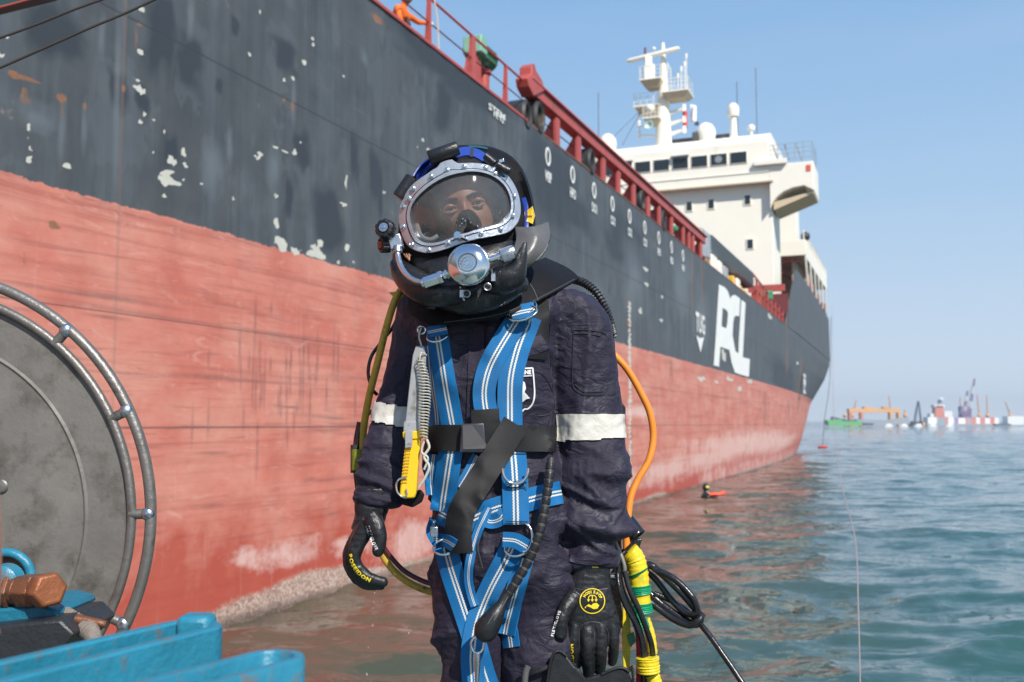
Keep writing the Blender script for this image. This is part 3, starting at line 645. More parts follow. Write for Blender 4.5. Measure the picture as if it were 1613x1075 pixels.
# green deck motor on red pedestal
mb = MB(); c = S(wall(757, 88, .75)[0], .75, wall(757, 88, .75)[1]); MS = wall(757, 88, .75)[0] - 19.9
mb.tube([c - SD * .55, c - SD * .5, c + SD * .5, c + SD * .55], [.22, .27, .27, .22], 16); mtr = mb.build('deck_motor', M_green, ship, smooth=True)
mb = MB(); mb.box(S(19.45 + MS, .7, c.z + .07), (.19, .25, .22), (SD, SN, Vector((0, 0, 1)))); setparent(mb.build('motor_cover', mat('pale_green', (.20, .42, .30), .5), None, bevel=.03), mtr)
mb = MB()
for q in range(12):
    a = 2 * pi * q / 12; mb.box(c + SD * .12 + (SN * cos(a) + Vector((0, 0, 1)) * sin(a)) * .28, (.32, .012, .025), (SD, -SN * sin(a) + Vector((0, 0, 1)) * cos(a), SN * cos(a) + Vector((0, 0, 1)) * sin(a)))
setparent(mb.build('motor_fins', M_green), mtr)
mb = MB(); mb.cyl(S(20.2 + MS, .8, ZD), S(20.2 + MS, .8, c.z - .2), .15, 12); mb.cyl(S(20.2 + MS, .8, c.z - .38), S(20.2 + MS, .8, c.z - .24), .2, 12); mb.build('motor_pedestal', M_red, ship, smooth=True)
mb = MB(); mb.hexa([S(19.0 + MS, .6, ZD), S(19.6 + MS, .6, ZD), S(19.6 + MS, .9, ZD), S(19.0 + MS, .9, ZD), S(19.35 + MS, .6, c.z - .2), S(19.6 + MS, .6, c.z - .2), S(19.6 + MS, .9, c.z - .2), S(19.35 + MS, .9, c.z - .2)]); mb.build('motor_pedestal', M_red, ship)
mb = MB(); mb.tube([S(18.05, -.02, ZR), S(18.15, -.05, 11.2), S(18.25, -.03, 10.62)], .018, 6); mb.build('hanging_rope', mat('pale_rope', (.6, .5, .4), .8), ship)

# radar mast -----------------------------------------------------------
s0 = 84.2
def T(t, z, ds=0.0): return S(s0 + ds, t, z)
mb = MB(); mb.tube([T(10.45, 26.9), T(10.45, 31.0), T(10.35, 33), T(10.4, 36.3)], [.75, .55, .35, .14], 12); mst = mb.build('radar_mast', M_white, ship, smooth=True)
def sub(mb, name, m=M_white, **k): return setparent(mb.build(name, m, None, **k), mst)
mb = MB(); mb.tube([T(13.5, 34.85, -.6), T(13.3, 34.87, -.6), T(9.0, 35.35, -.6), T(8.8, 35.37, -.6)], [.12, .22, .22, .14], 8); sub(mb, 'radar_scanner', smooth=True)
mb = MB(); mb.box(T(11.6, 34.5, -.6), (.3, .3, .45)); mb.box(T(11.6, 33.6, -.4), (.45, .4, .7)); sub(mb, 'scanner_gearbox', bevel=.05)
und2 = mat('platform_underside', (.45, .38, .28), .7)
for (t0, t1, z, d0, d1) in ((8.0, 10.3, 31.4, -1.2, 1.2), (10.3, 12.1, 32.6, -1.6, .8), (10.6, 12.9, 30.6, -.6, 1.8), (10.5, 11.9, 29.2, -1.4, .2)):
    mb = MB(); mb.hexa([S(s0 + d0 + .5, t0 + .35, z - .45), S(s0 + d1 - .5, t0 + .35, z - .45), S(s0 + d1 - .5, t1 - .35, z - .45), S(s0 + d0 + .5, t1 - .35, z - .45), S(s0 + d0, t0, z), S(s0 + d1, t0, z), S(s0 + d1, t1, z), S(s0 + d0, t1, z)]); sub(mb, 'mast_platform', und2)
    mb = MB(); mb.sbox(s0 + d0 - .05, s0 + d1 + .05, t0 - .05, t1 + .05, z + .003, z + .12); sub(mb, 'platform_edge')
    mb = MB()
    for zz in (z + .5, z + .85, z + 1.2): mb.tube([S(s0 + d0, t0, zz), S(s0 + d0, t1, zz), S(s0 + d1, t1, zz), S(s0 + d1, t0, zz), S(s0 + d0, t0, zz)], .025, 5)
    for tt in np.linspace(t0, t1, 5):
        mb.tube([S(s0 + d0, tt, z), S(s0 + d0, tt, z + 1.2)], .025, 5)
    sub(mb, 'platform_railing')
for t0, z0, z1 in ((8.35, 31.5, 34.6), (8.8, 31.5, 33.5), (9.1, 31.5, 32.9), (8.5, 31.5, 33.9)):
    mb = MB(); mb.tube([T(t0, z0), T(t0, z1)], .04, 6); mb.tube([T(t0, z1), T(t0, z1 + .45)], .1, 8); sub(mb, 'aerial')
mb = MB(); mb.tube([T(10.0, 31.5, -.3), T(9.95, 34.2, -.3)], .03, 5); mb.tube([T(9.55, 31.5, -.3), T(9.7, 33.8, -.3), T(10.0, 34.4, -.3)], .03, 5)
for z in np.arange(31.7, 33.9, .3): mb.tube([T(10.0, z, -.3), T(9.6, z, -.3)], .025, 5)
sub(mb, 'ladder')
for z0, w in ((30.2, 2.0), (29.2, 2.0), (28.3, 2.0)):
    mb = MB(); mb.hexa([T(10.0, z0 - .5, -.1), T(10.0, z0 - .5, .1), T(8.5, z0 - .05, .1), T(8.5, z0 - .05, -.1), T(10.0, z0 - .15, -.1), T(10.0, z0 - .15, .1), T(8.5, z0 + .1, .1), T(8.5, z0 + .1, -.1)]); mb.box(T(8.6, z0, 0), (.14, .14, .3)); sub(mb, 'yard_arm')
    mb = MB(); mb.tube([T(10.8, z0 - .35), T(12.6, z0 - .1)], .08, 6); mb.box(T(12.6, z0, 0), (.1, .1, .35)); sub(mb, 'yard_arm')
mb = MB(); mb.ball(T(11.3, 30.1, -1.2), .38, 14, 10); sub(mb, 'satellite_dome', smooth=True)
mb = MB(); mb.lathe(T(11.4, 28.6, -1.2), -SD, [(0, 0), (.32, .0), (.4, .3), (.34, .32), (0, .1)], 18); sub(mb, 'searchlight', mat('pale_green_lamp', (.45, .60, .55), .3), smooth=True)
mb = MB(); mb.cyl(T(12.0, 35.2), T(12.0, 36.1), .1, 8); sub(mb, 'mast_lamp', M_darkred)
mb = MB(); mb.ball(T(11.2, 35.9), .16, 10, 8); mb.tube([T(11.9, 35.5), T(10.4, 35.4)], .05, 5); sub(mb, 'mast_lamp')
def flag(t0, z0, w, h, m, nm):
    mb = MB(); n = 10; vs = []
    for j in range(6):
        for i in range(n):
            u = i / (n - 1); v = j / 5; vs.append(T(t0 - u * w, z0 - v * h - u * .15 * h, .12 * sin(u * 7 + v * 2)))
    fs = [(j * n + i, j * n + i + 1, (j + 1) * n + i + 1, (j + 1) * n + i) for j in range(5) for i in range(n - 1)]
    mb.add(vs, fs); o = sub(mb, nm, m, smooth=True); md = o.modifiers.new('t', 'SOLIDIFY'); md.thickness = .02
flag(8.75, 30.1, .4, 1.5, mat('red_flag_cloth', (.55, .05, .07), .8), 'signal_flag')
flag(8.05, 30.5, .5, 1.6, mat('white_flag_cloth', (.8, .8, .82), .8), 'signal_flag')
flag(7.7, 28.9, .35, .35, mat('navy_flag_cloth', (.04, .06, .15), .8), 'signal_flag')
for t0, ds in ((12.4, -1), (12.9, -3)):
    mb = MB(); mb.tube([T(12.3, 30.6), T(t0 + 1.5, 27.2, ds)], .025, 5); sub(mb, 'mast_stay', M_black)
# domes and whip aerials on the bridge roof
for t0, z0, r, hh in ((6.8, 27.95, .85, 1.1), (15.6, 27.6, .8, .9)):
    mb = MB(); mb.lathe(S(84.5, t0, 27.05), (0, 0, 1), [(.01, 0), (r * .75, 0), (r * .95, .4), (r, .75), (r * .92, 1.15), (r * .65, 1.5), (r * .3, 1.68), (.01, 1.72)], 28); mb.build('satellite_dome', M_white, ship, smooth=True)
mb = MB(); mb.tube([S(84, 4.35, 27), S(84, 4.35, 28.9)], [.35, .25], 12); mb.lathe(S(84, 4.35, 28.9), (0, 0, 1), [(.01, 0), (.45, 0), (.5, .5), (.46, .85), (.25, 1.1), (.01, 1.15)], 20); mb.build('satellite_dome', M_white, ship, smooth=True)
mb = MB(); mb.lathe(S(83.5, 2.8, 26.9), (0, 0, 1), [(.01, 0), (.1, .1), (.1, .5), (.32, .55), (.32, .8), (.15, .95), (.01, 1)], 16); mb.build('roof_lamp', M_white, ship, smooth=True)
for t0, z1 in ((16.3, 31.5), (4.0, 30.9), (2.4, 31.9)):
    mb = MB(); mb.tube([S(84, t0, 27), S(84, t0, z1 + 1)], .03, 5); mb.build('whip_aerial', M_black, ship)
mb = MB(); mb.box(S(84, 7.6, 27.5), (.25, .25, .35)); mb.build('roof_box', M_black, ship)
mb = MB(); mb.sbox(96, 99, 6, 14, 27, 31); mb.build('funnel', M_black, ship)
# ================================================================== the diver
YB = 2.42
def ringpx(cx, cy, hw, hd, dY=0.0, n=28, pw=2.3, roll=0.0):
    c = P(cx, cy, YB + dY); k = (YB + dY) / F; out = []
    for i in range(n):
        a = 2 * pi * i / n; ca, sa = cos(a), sin(a)
        x = abs(ca) ** (2 / pw) * (1 if ca > 0 else -1) * hw * k; y = abs(sa) ** (2 / pw) * (1 if sa > 0 else -1) * hd
        out.append(c + Vector((x * cos(roll), y, x * sin(roll))))
    return out
def limb(mb, R, shrink=0.0, n=28, sub=4, pw=2.3):
    R2 = spline(R, sub); rs = []
    for q in R2:
        q = list(q) + [0] * (6 - len(q)); k = (YB + q[4]) / F
        rs.append(ringpx(q[0], q[1], max(q[2] - shrink / k, 4), max(q[3] - shrink, .006), q[4], n, pw, q[5]))
    mb.loft(rs)
TORSO = [(752,400,48,.06,.06),(752,425,58,.065,.05),(758,445,95,.085,.03),(766,462,128,.10,.02),(768,490,140,.115,.0),(764,530,124,.128,0),(766,590,110,.135,0),(770,640,104,.13,0),(773,690,103,.122,0),(778,740,108,.125,0),(786,800,108,.132,0),(790,860,107,.130,0),(790,905,104,.12,0),(790,935,92,.10,0)]
LEGL = [(738,860,52,.10,0),(733,910,52,.10,0),(732,960,52,.098,0),(738,1010,50,.095,0),(742,1075,47,.09,.0),(742,1160,42,.08,.0),(742,1240,38,.07,.02),(742,1330,32,.055,.03)]
LEGR = [(845,860,52,.105,0),(848,910,55,.105,0),(850,960,56,.10,0),(850,1010,55,.095,0),(850,1075,52,.09,0),(850,1160,45,.08,0),(850,1240,40,.07,.02),(850,1330,33,.055,.03)]
ARML = [(700,462,34,.06,.03),(674,482,36,.07,.02),(656,520,37,.068,.02),(644,580,37,.064,.01),(629,640,39,.06,0),(617,690,40,.06,-.01),(609,735,40,.058,-.03),(600,770,36,.052,-.05),(594,795,31,.045,-.06)]
ARMR = [(835,458,40,.06,.03),(880,470,48,.078,.01),(905,500,55,.078,.0),(915,550,55,.074,0),(921,600,53,.07,0),(926,650,52,.068,-.005),(931,700,52,.066,-.01),(935,750,53,.064,-.02),(938,800,53,.062,-.03),(938,835,50,.058,-.035),(931,858,39,.05,-.04),(929,887,37,.045,-.04)]

def join_remesh(mbs, voxel, smooth_it=3, name='m'):
    me = bpy.data.meshes.new(name); V = []; Fc = []
    for m in mbs:
        n = len(V); V += m.v; Fc += [tuple(i + n for i in q) for q in m.f]
    me.from_pydata(V, [], Fc); me.update(); bm = bmesh.new(); bm.from_mesh(me); bmesh.ops.recalc_face_normals(bm, faces=bm.faces); bm.to_mesh(me); bm.free()
    o = link(bpy.data.objects.new(name, me)); r = o.modifiers.new('r', 'REMESH'); r.mode = 'VOXEL'; r.voxel_size = voxel; r.use_smooth_shade = True
    if smooth_it:
        s = o.modifiers.new('s', 'SMOOTH'); s.factor = .5; s.iterations = smooth_it
    dg = bpy.context.evaluated_depsgraph_get(); m2 = bpy.data.meshes.new_from_object(o.evaluated_get(dg)); m2.name = name
    bpy.data.objects.remove(o); bpy.data.meshes.remove(me); return m2
def vnoise3(x, y, z, seed=0):
    xi, yi, zi = (np.floor(a).astype(np.int64) for a in (x, y, z)); xf, yf, zf = x - xi, y - yi, z - zi
    xf, yf, zf = (a * a * (3 - 2 * a) for a in (xf, yf, zf))
    def h(a, b, c):
        n = (a * 374761393 + b * 668265263 + c * 2147483647 + c * 1442695 + seed * 974634777) & 0x7fffffff
        n = ((n ^ (n >> 13)) * 1274126177) & 0x7fffffff
        return ((n ^ (n >> 16)) & 0xffff) / 65535.0
    r = 0
    for dz in (0, 1):
        wz = zf if dz else 1 - zf
        r = r + wz * ((h(xi, yi, zi + dz) * (1 - xf) + h(xi + 1, yi, zi + dz) * xf) * (1 - yf) + (h(xi, yi + 1, zi + dz) * (1 - xf) + h(xi + 1, yi + 1, zi + dz) * xf) * yf)
    return r
def topx(V):
    d = V - np.array([0, 0, CAMZ]); yc = d[:, 1] * cos(PITCH) + d[:, 2] * sin(PITCH); zc = -d[:, 1] * sin(PITCH) + d[:, 2] * cos(PITCH)
    return 806.5 + F * d[:, 0] / yc, 537.5 - F * zc / yc
def mesh_np(me):
    V = np.empty(len(me.vertices) * 3); me.vertices.foreach_get('co', V); Nn = np.empty(len(me.vertices) * 3); me.vertices.foreach_get('normal', Nn)
    return V.reshape(-1, 3), Nn.reshape(-1, 3)
def sm(x, a, b): t = np.clip((x - a) / (b - a), 0, 1); return t * t * (3 - 2 * t)

# ---- materials of the diver
def cloth_mat():
    m = bpy.data.materials.new('navy_coverall_cloth'); nt, b = nodes(m); tc = nt.nodes.new('ShaderNodeTexCoord').outputs['Object']
    n1 = noisef(nt, tc, 5, 6, .6); c = mixc(nt, n1, (.0065, .005, .015), (.0155, .0115, .030))
    c = mixc(nt, ramp(nt, noisef(nt, tc, 260, 3, .7), [(.55, 0), (.85, 1)]), c, (.050, .040, .08))
    nt.links.new(c, b.inputs['Base Color'])
    nt.links.new(ramp(nt, noisef(nt, tc, 7, 5, .6), [(.35, .50), (.62, .80)]), b.inputs['Roughness'])
    b.inputs['Sheen Weight'].default_value = .08; b.inputs['Sheen Roughness'].default_value = .5; b.inputs['Sheen Tint'].default_value = (.5, .45, .7, 1)
    bn = nt.nodes.new('ShaderNodeBump'); bn.inputs['Strength'].default_value = .8; bn.inputs['Distance'].default_value = .006
    cr = math_(nt, 'MULTIPLY', math_(nt, 'ABSOLUTE', math_(nt, 'SUBTRACT', noisef(nt, mapping(nt, tc, (13, 13, 22)), 1, 4, .5, 1.2), .5)), 2.2)
    h = math_(nt, 'ADD', math_(nt, 'ADD', cr, math_(nt, 'MULTIPLY', noisef(nt, tc, 40, 5, .6, .8), .35)), math_(nt, 'MULTIPLY', noisef(nt, tc, 420, 2, .5), .10))
    nt.links.new(h, bn.inputs['Height']); nt.links.new(bn.outputs[0], b.inputs['Normal'])
    return m
M_cloth = cloth_mat()
M_neo = mat('black_neoprene', (.008, .008, .010), .62, var=.3, vscale=30, bump=.5, bscale=300, spec=.15, dirt=(.022, .022, .025), dirt_scale=160, dirt_lo=.6, dirt_hi=.75)
M_rub = mat('black_rubber', (.014, .014, .016), .34, var=.35, vscale=18, rvar=.22, bump=.45, bscale=60, dirt=(.06, .06, .065), dirt_scale=22, dirt_lo=.6, dirt_hi=.8)
M_rubg = mat('greyed_black_rubber', (.10, .098, .097), .33, var=.3, vscale=14, bump=.25, bscale=50, dirt=(.12, .12, .125), dirt_scale=16)  # black rubber with a lighter grey base colour
M_glove = mat('black_glove_neoprene', (.013, .013, .015), .36, var=.3, vscale=40, bump=.7, bscale=110, dirt=(.03, .03, .033), dirt_scale=60)
M_chrome = mat('polished_chrome', (.75, .74, .72), .12, 1.0, var=.12, vscale=25, rvar=.08, bump=.1, bscale=80)
M_steel = mat('brushed_steel', (.50, .52, .55), .30, 1.0, var=.18, vscale=22, rvar=.14, bump=.35, bscale=160, dirt=(.22, .22, .23), dirt_scale=30)
M_ring = mat('wet_aluminium', (.44, .47, .52), .24, .55, var=.14, vscale=30, rvar=.14, bump=.35, bscale=120, dirt=(.30, .31, .33), dirt_scale=35, dirt_lo=.58, dirt_hi=.72)
M_skin = mat('tanned_skin', (.40, .185, .115), .42, var=.15, vscale=40, bump=.4, bscale=200)
M_blue = mat('blue_strap_plastic', (.018, .05, .30), .4, var=.25, vscale=20)
M_plasty = mat('yellow_plastic', (.80, .50, .015), .38, var=.1, vscale=20, dirt=(.45, .3, .05), dirt_scale=40, dirt_lo=.62, dirt_hi=.8)
M_plastg = mat('grey_plastic', (.30, .31, .32), .42, var=.25, vscale=25, dirt=(.14, .12, .09), dirt_scale=30)
M_print_y = mat('yellow_print', (.80, .62, .02), .5, var=.08)
M_print_w = mat('white_print', (.75, .75, .75), .5, var=.06)
M_reflect = mat('silver_reflective_tape', (.58, .56, .50), .38, var=.12, vscale=14, bump=.5, bscale=45, dirt=(.40, .38, .33), dirt_scale=12)
def web_mat(name, base, dark, stripes=True, gl=.0):
    m = bpy.data.materials.new(name); nt, b = nodes(m); uv = nt.nodes.new('ShaderNodeUVMap').outputs[0]
    sep = nt.nodes.new('ShaderNodeSeparateXYZ'); nt.links.new(uv, sep.inputs[0]); u, v = sep.outputs[0], sep.outputs[1]
    n = noisef(nt, uv, 14, 6, .7); c = mixc(nt, n, dark, base)
    rib = math_(nt, 'SINE', math_(nt, 'MULTIPLY', v, 2 * pi * 520))
    c = mixc(nt, math_(nt, 'MULTIPLY', ramp(nt, rib, [(0, 0), (1, 1)]), .22), c, dark)
    tcw = nt.nodes.new('ShaderNodeTexCoord').outputs['Object']; c = mixc(nt, math_(nt, 'MULTIPLY', ramp(nt, noisef(nt, tcw, 22, 7, .7), [(.46, 0), (.72, 1)]), .45), c, tuple(q * .45 + .012 for q in dark))
    if stripes:
        zig = math_(nt, 'MULTIPLY', math_(nt, 'SINE', math_(nt, 'MULTIPLY', v, 2 * pi * 150)), .012)
        uu = math_(nt, 'ADD', u, zig)
        f = None
        for c0 in (.425, .575):
            g = math_(nt, 'LESS_THAN', math_(nt, 'ABSOLUTE', math_(nt, 'SUBTRACT', uu, c0)), .036)
            f = g if f is None else math_(nt, 'MAXIMUM', f, g)
        c = mixc(nt, f, c, mixc(nt, noisef(nt, uv, 60, 3), (.60, .57, .46), (.78, .76, .66)))
    elif gl:
        c = mixc(nt, ramp(nt, noisef(nt, mapping(nt, uv, (60, 1500, 1)), 1, 2, .6), [(.62, 0), (.72, gl)]), c, (.35, .35, .36))
    nt.links.new(c, b.inputs['Base Color']); b.inputs['Roughness'].default_value = .62 if stripes else .5
    b.inputs['Specular IOR Level'].default_value = .3
    bn = nt.nodes.new('ShaderNodeBump'); bn.inputs['Strength'].default_value = .5; bn.inputs['Distance'].default_value = .0006
    nt.links.new(rib, bn.inputs['Height']); nt.links.new(bn.outputs[0], b.inputs['Normal']); return m
M_web = web_mat('blue_webbing', (.006, .17, .42), (.004, .12, .33))
M_bweb = web_mat('black_webbing', (.016, .016, .017), (.008, .008, .009), False, .45)

# ---- hands (as tubes); fat=extra radius
def hand_left(mb, fat=0.0):
    k = 2.34 / F
    limb(mb, [(592,768,30,.040,-.06),(588,790,28,.036,-.065),(584,812,24,.032,-.07),(578,832,23,.036,-.07)], -fat, 20)
    Q = lambda x, y, y_: P(x, y, 2.33 + y_)
    fing = [[(581,826,-.018),(562,860,-.022),(559,884,-.022),(574,905,-.02),(590,914,-.016),(604,917,-.014)], [(579,826,-.006),(556,862,-.004),(552,888,-.004),(567,911,-.002),(584,920,0),(600,922,0)],
            [(577,828,.008),(553,866,.014),(550,889,.015),(563,912,.016),(578,921,.016),(590,923,.016)], [(575,830,.02),(554,868,.032),(553,888,.033),(563,907,.033),(574,915,.032),(583,917,.032)]]
    rad = [[.021,.017,.0128,.0122,.0112,.0095], [.021,.017,.0132,.0125,.0115,.0098], [.020,.016,.0125,.012,.011,.0092], [.018,.015,.0112,.0105,.0095,.0085]]
    for f, r in zip(fing, rad):
        pr = spline([(*q, rr) for q, rr in zip(f, r)], 4); mb.tube([Q(*q[:3]) for q in pr], [q[3] + fat for q in pr], 12)
        e = pr[-1]; mb.ball(Q(*e[:3]), e[3] + fat, 12, 8)
    pr = spline([(586,812,-.035,.020),(595,834,-.048,.0175),(598,852,-.052,.0145),(596,868,-.05,.0125)], 4)
    mb.tube([Q(*q[:3]) for q in pr], [q[3] + fat for q in pr], 12); e = pr[-1]; mb.ball(Q(*e[:3]), e[3] + fat, 12, 8)
def hand_right(mb, fat=0.0):
    limb(mb, [(929,868,31,.036,-.04),(929,890,31,.032,-.045),(928,915,31,.029,-.05),(927,940,36,.027,-.055),(929,962,41,.025,-.055),(934,985,42,.021,-.055),(936,1000,38,.015,-.05)], -fat, 24)
    Q = lambda x, y, y_: P(x, y, 2.365 + y_)
    fing = [[(907,970,-.0),(904,996,-.008),(904,1022,-.008),(907,1046,.012)], [(925,976,-.004),(925,1002,-.015),(925,1031,-.014),(927,1060,.008)], [(944,975,-.003),(946,1001,-.013),(946,1029,-.012),(945,1056,.008)], [(960,970,.002),(965,994,-.007),(967,1018,-.005),(964,1042,.012)]]
    rad = [[.017,.0150,.0138,.0118], [.017,.0155,.0140,.0118], [.017,.0148,.0136,.0115], [.015,.0128,.0118,.010]]
    for f, r in zip(fing, rad):
        pr = spline([(*q, rr) for q, rr in zip(f, r)], 4); mb.tube([Q(*q[:3]) for q in pr], [q[3] + fat for q in pr], 12); e = pr[-1]; mb.ball(Q(*e[:3]), e[3] + fat, 12, 8)
    pr = spline([(905,938,-.015,.019),(890,960,-.032,.0165),(884,980,-.04,.0145),(883,1000,-.038,.0125)], 4)
    mb.tube([Q(*q[:3]) for q in pr], [q[3] + fat for q in pr], 12); e = pr[-1]; mb.ball(Q(*e[:3]), e[3] + fat, 12, 8)

# ---- body: one continuous figure
HR = radians(13.5); HX = Vector((cos(HR), 0, sin(HR))); HZ = Vector((-sin(HR), 0, cos(HR))); HY = Vector((0, 1, 0))
HC = P(734, 338, 2.335)
def head_rings(shr=0.0):
    prof = [(-.118,.018,-.050,.00),(-.108,.034,-.066,.03),(-.085,.048,-.076,.055),(-.055,.058,-.078,.075),(-.025,.066,-.079,.09),(0.0,.072,-.080,.098),(.03,.075,-.084,.104),(.06,.074,-.082,.106),(.085,.066,-.070,.10),(.105,.050,-.048,.08),(.118,.026,-.02,.05),(.122,.008,.0,.03)]
    rings = []
    for h, w, fr, bk in spline(prof, 5):
        ring = []
        for i in range(56):
            a = 2 * pi * i / 56; x = sin(a) * w; cy = (fr + bk) / 2; y = cy - cos(a) * (bk - fr) / 2
            if cos(a) > 0:
                g = lambda x0, h0, sx, sh: math.exp(-((x - x0) / sx) ** 2 - ((h - h0) / sh) ** 2)
                y -= .024 * g(0, -.028, .013, .014) + .012 * g(0, -.005, .008, .022)           # nose
                y += .011 * (g(.033, .004, .016, .010) + g(-.033, .004, .016, .010))            # sockets
                y -= .008 * (g(.030, .024, .022, .008) + g(-.030, .024, .022, .008))            # brow
                y -= .006 * (g(.042, -.022, .018, .016) + g(-.042, -.022, .018, .016))          # cheeks
                y -= .007 * g(0, -.062, .020, .008); y += .004 * g(0, -.058, .018, .003)        # lips
            ring.append(HC + HX * x + HY * y + HZ * h)
        rings.append(ring)
    return rings
body = MB()
for R in (TORSO, LEGL, LEGR, ARML, ARMR): limb(body, R, .020, 24, 3)
hand_left(body, -.0035); hand_right(body, -.0035); body.loft(head_rings())
body.tube([P(750, 460, 2.45), HC + HZ * -.07 + HY * .03], .055, 20)
for sx in (-1, 1):                                                # ears
    c = HC + HX * .074 * sx + HY * .012; mb = body; mb.ball(c, .022, 12, 8, (.4, .7, 1.3))
for cx in (742, 850):                                             # feet
    c = P(cx, 1350, 2.45); mb = body; mb.tube([c + Vector((0, .05, .04)), c + Vector((0, 0, .0)), c + Vector((0, -.09, -.015)), c + Vector((0, -.17, -.02))], [.045, .05, .045, .035], 14)
bme = join_remesh([body], .0042, 2, 'body'); bme.materials.append(M_skin)
person = thing('person', 'diver in wet navy coverall and black gloves standing with arms hanging', 'person', (-.02, 2.42, 1.7))
bo = link(bpy.data.objects.new('body', bme)); setparent(bo, person)
for sx in (-1, 1):
    mb = MB(); c = HC + HX * .0325 * sx + HY * -.0665 + HZ * .003; mb.ball(c, .0125, 20, 14)
    e = mb.build('eye', mat('eye_white', (.30, .26, .24), .15, var=.05), person, smooth=True)
    mb = MB(); d = Vector((.10, -1, .05)).normalized(); mb.lathe(c + d * .0113, d, [(0, .0016), (.0045, .0012), (.0058, .0)], 20); setparent(mb.build('iris', mat('dark_brown_iris', (.02, .012, .008), .1), None, smooth=True), e)
    for nm, dz, r in (('eyelid', .0080, .0056), ('eyelid', -.0074, .0042)):
        mb = MB(); mb.tube([c + HX * x * .001 + HZ * (dz * (1 - (x / 19) ** 2)) + HY * (-.0115 + .0045 * (x / 15) ** 2) for x in range(-16, 17, 2)], [r * (1 - .6 * abs(x) / 17) for x in range(-16, 17, 2)], 10); mb.build(nm, M_skin, person, smooth=True)
    mb = MB()
    for i in range(150):
        u = random.uniform(-1, 1); p = HC + HX * (.033 * sx + .023 * u) + HZ * (.0225 - .006 * u * u + random.gauss(0, .0022) - .002 * u * sx) + HY * (-.0895 + .012 * abs(.033 * sx + .023 * u) / .05)
        q = p + HX * (.006 * sx) + HZ * .002 + HY * -.001; mb.tube([p, q], [.0007, .0003], 3)
    mb.build('eyebrow', mat('black_hair', (.012, .01, .009), .5), person)
# ---- coverall
cov = MB()
for R in (TORSO, LEGL, LEGR, ARML, ARMR): limb(cov, R, 0.0, 32, 4)
cme = join_remesh([cov], .0045, 8, 'coverall')
for rep in range(2):
    V, Nn = mesh_np(cme); px, py = topx(V); x, y, z = V.T
    armL = sm(668 - px, 0, 14) * (py < 830); armR = sm(px - 872, -4, 12) * (py < 900); arm = np.maximum(armL, armR); leg = sm(py, 850, 920) * (1 - arm); tor = (1 - arm) * (1 - leg)
    def ridge(n, p=1.6): return (1 - np.abs(2 * n - 1)) ** p
    wx = (vnoise3(x * 9, y * 9, z * 9, 1) - .5) * .06; wz = (vnoise3(x * 9, y * 9, z * 9, 2) - .5) * .05
    if rep == 0:
        dn = arm * (sm(py, 690, 735)) * .0190 * (ridge(vnoise3((x + wx) * 7, y * 7, (z + wz + .35 * x) * 31, 3), 2.0) - .4)
        dn += arm * sm(py, 760, 850) * sm(px, 860, 880) * .010 * (ridge(vnoise3((x + wx) * 10, y * 8, (z + wz - .5 * x) * 26, 13)) - .5)
        dn += arm * (1 - sm(py, 680, 740)) * .0125 * (ridge(vnoise3((x + wx) * 20, y * 14, (z + wz) * 6, 4)) - .5)
        dn += tor * .0165 * (ridge(vnoise3((x + wx) * 22, y * 8, (z + wz) * 5, 5)) - .5)
        dn += tor * .0110 * (ridge(vnoise3((x + wx + z * .8) * 14, y * 8, (z + wz) * 15, 6)) - .5)
        dn += leg * .0270 * (ridge(vnoise3((x + wx + z * .4) * 13, y * 9, (z + wz - x * .8) * 8, 7)) - .5)
        dn += .012 * armR * np.exp(-((py - 826) / 16) ** 2) - .012 * armR * np.exp(-((py - 856) / 12) ** 2)
    else:
        dn = (.5 + .7 * arm + .6 * leg) * .0034 * (ridge(vnoise3((x + wx) * 40, y * 30, (z + wz) * 52, 8), 1.2) - .5) + .0009 * (ridge(vnoise3((x + wz) * 62, y * 50, (z + wx) * 45, 9), 1.2) - .5)
    V2 = V + Nn * dn[:, None]; cme.vertices.foreach_set('co', V2.ravel()); cme.update()
cme.materials.append(M_cloth); coverall = link(bpy.data.objects.new('coverall', cme)); setparent(coverall, person)

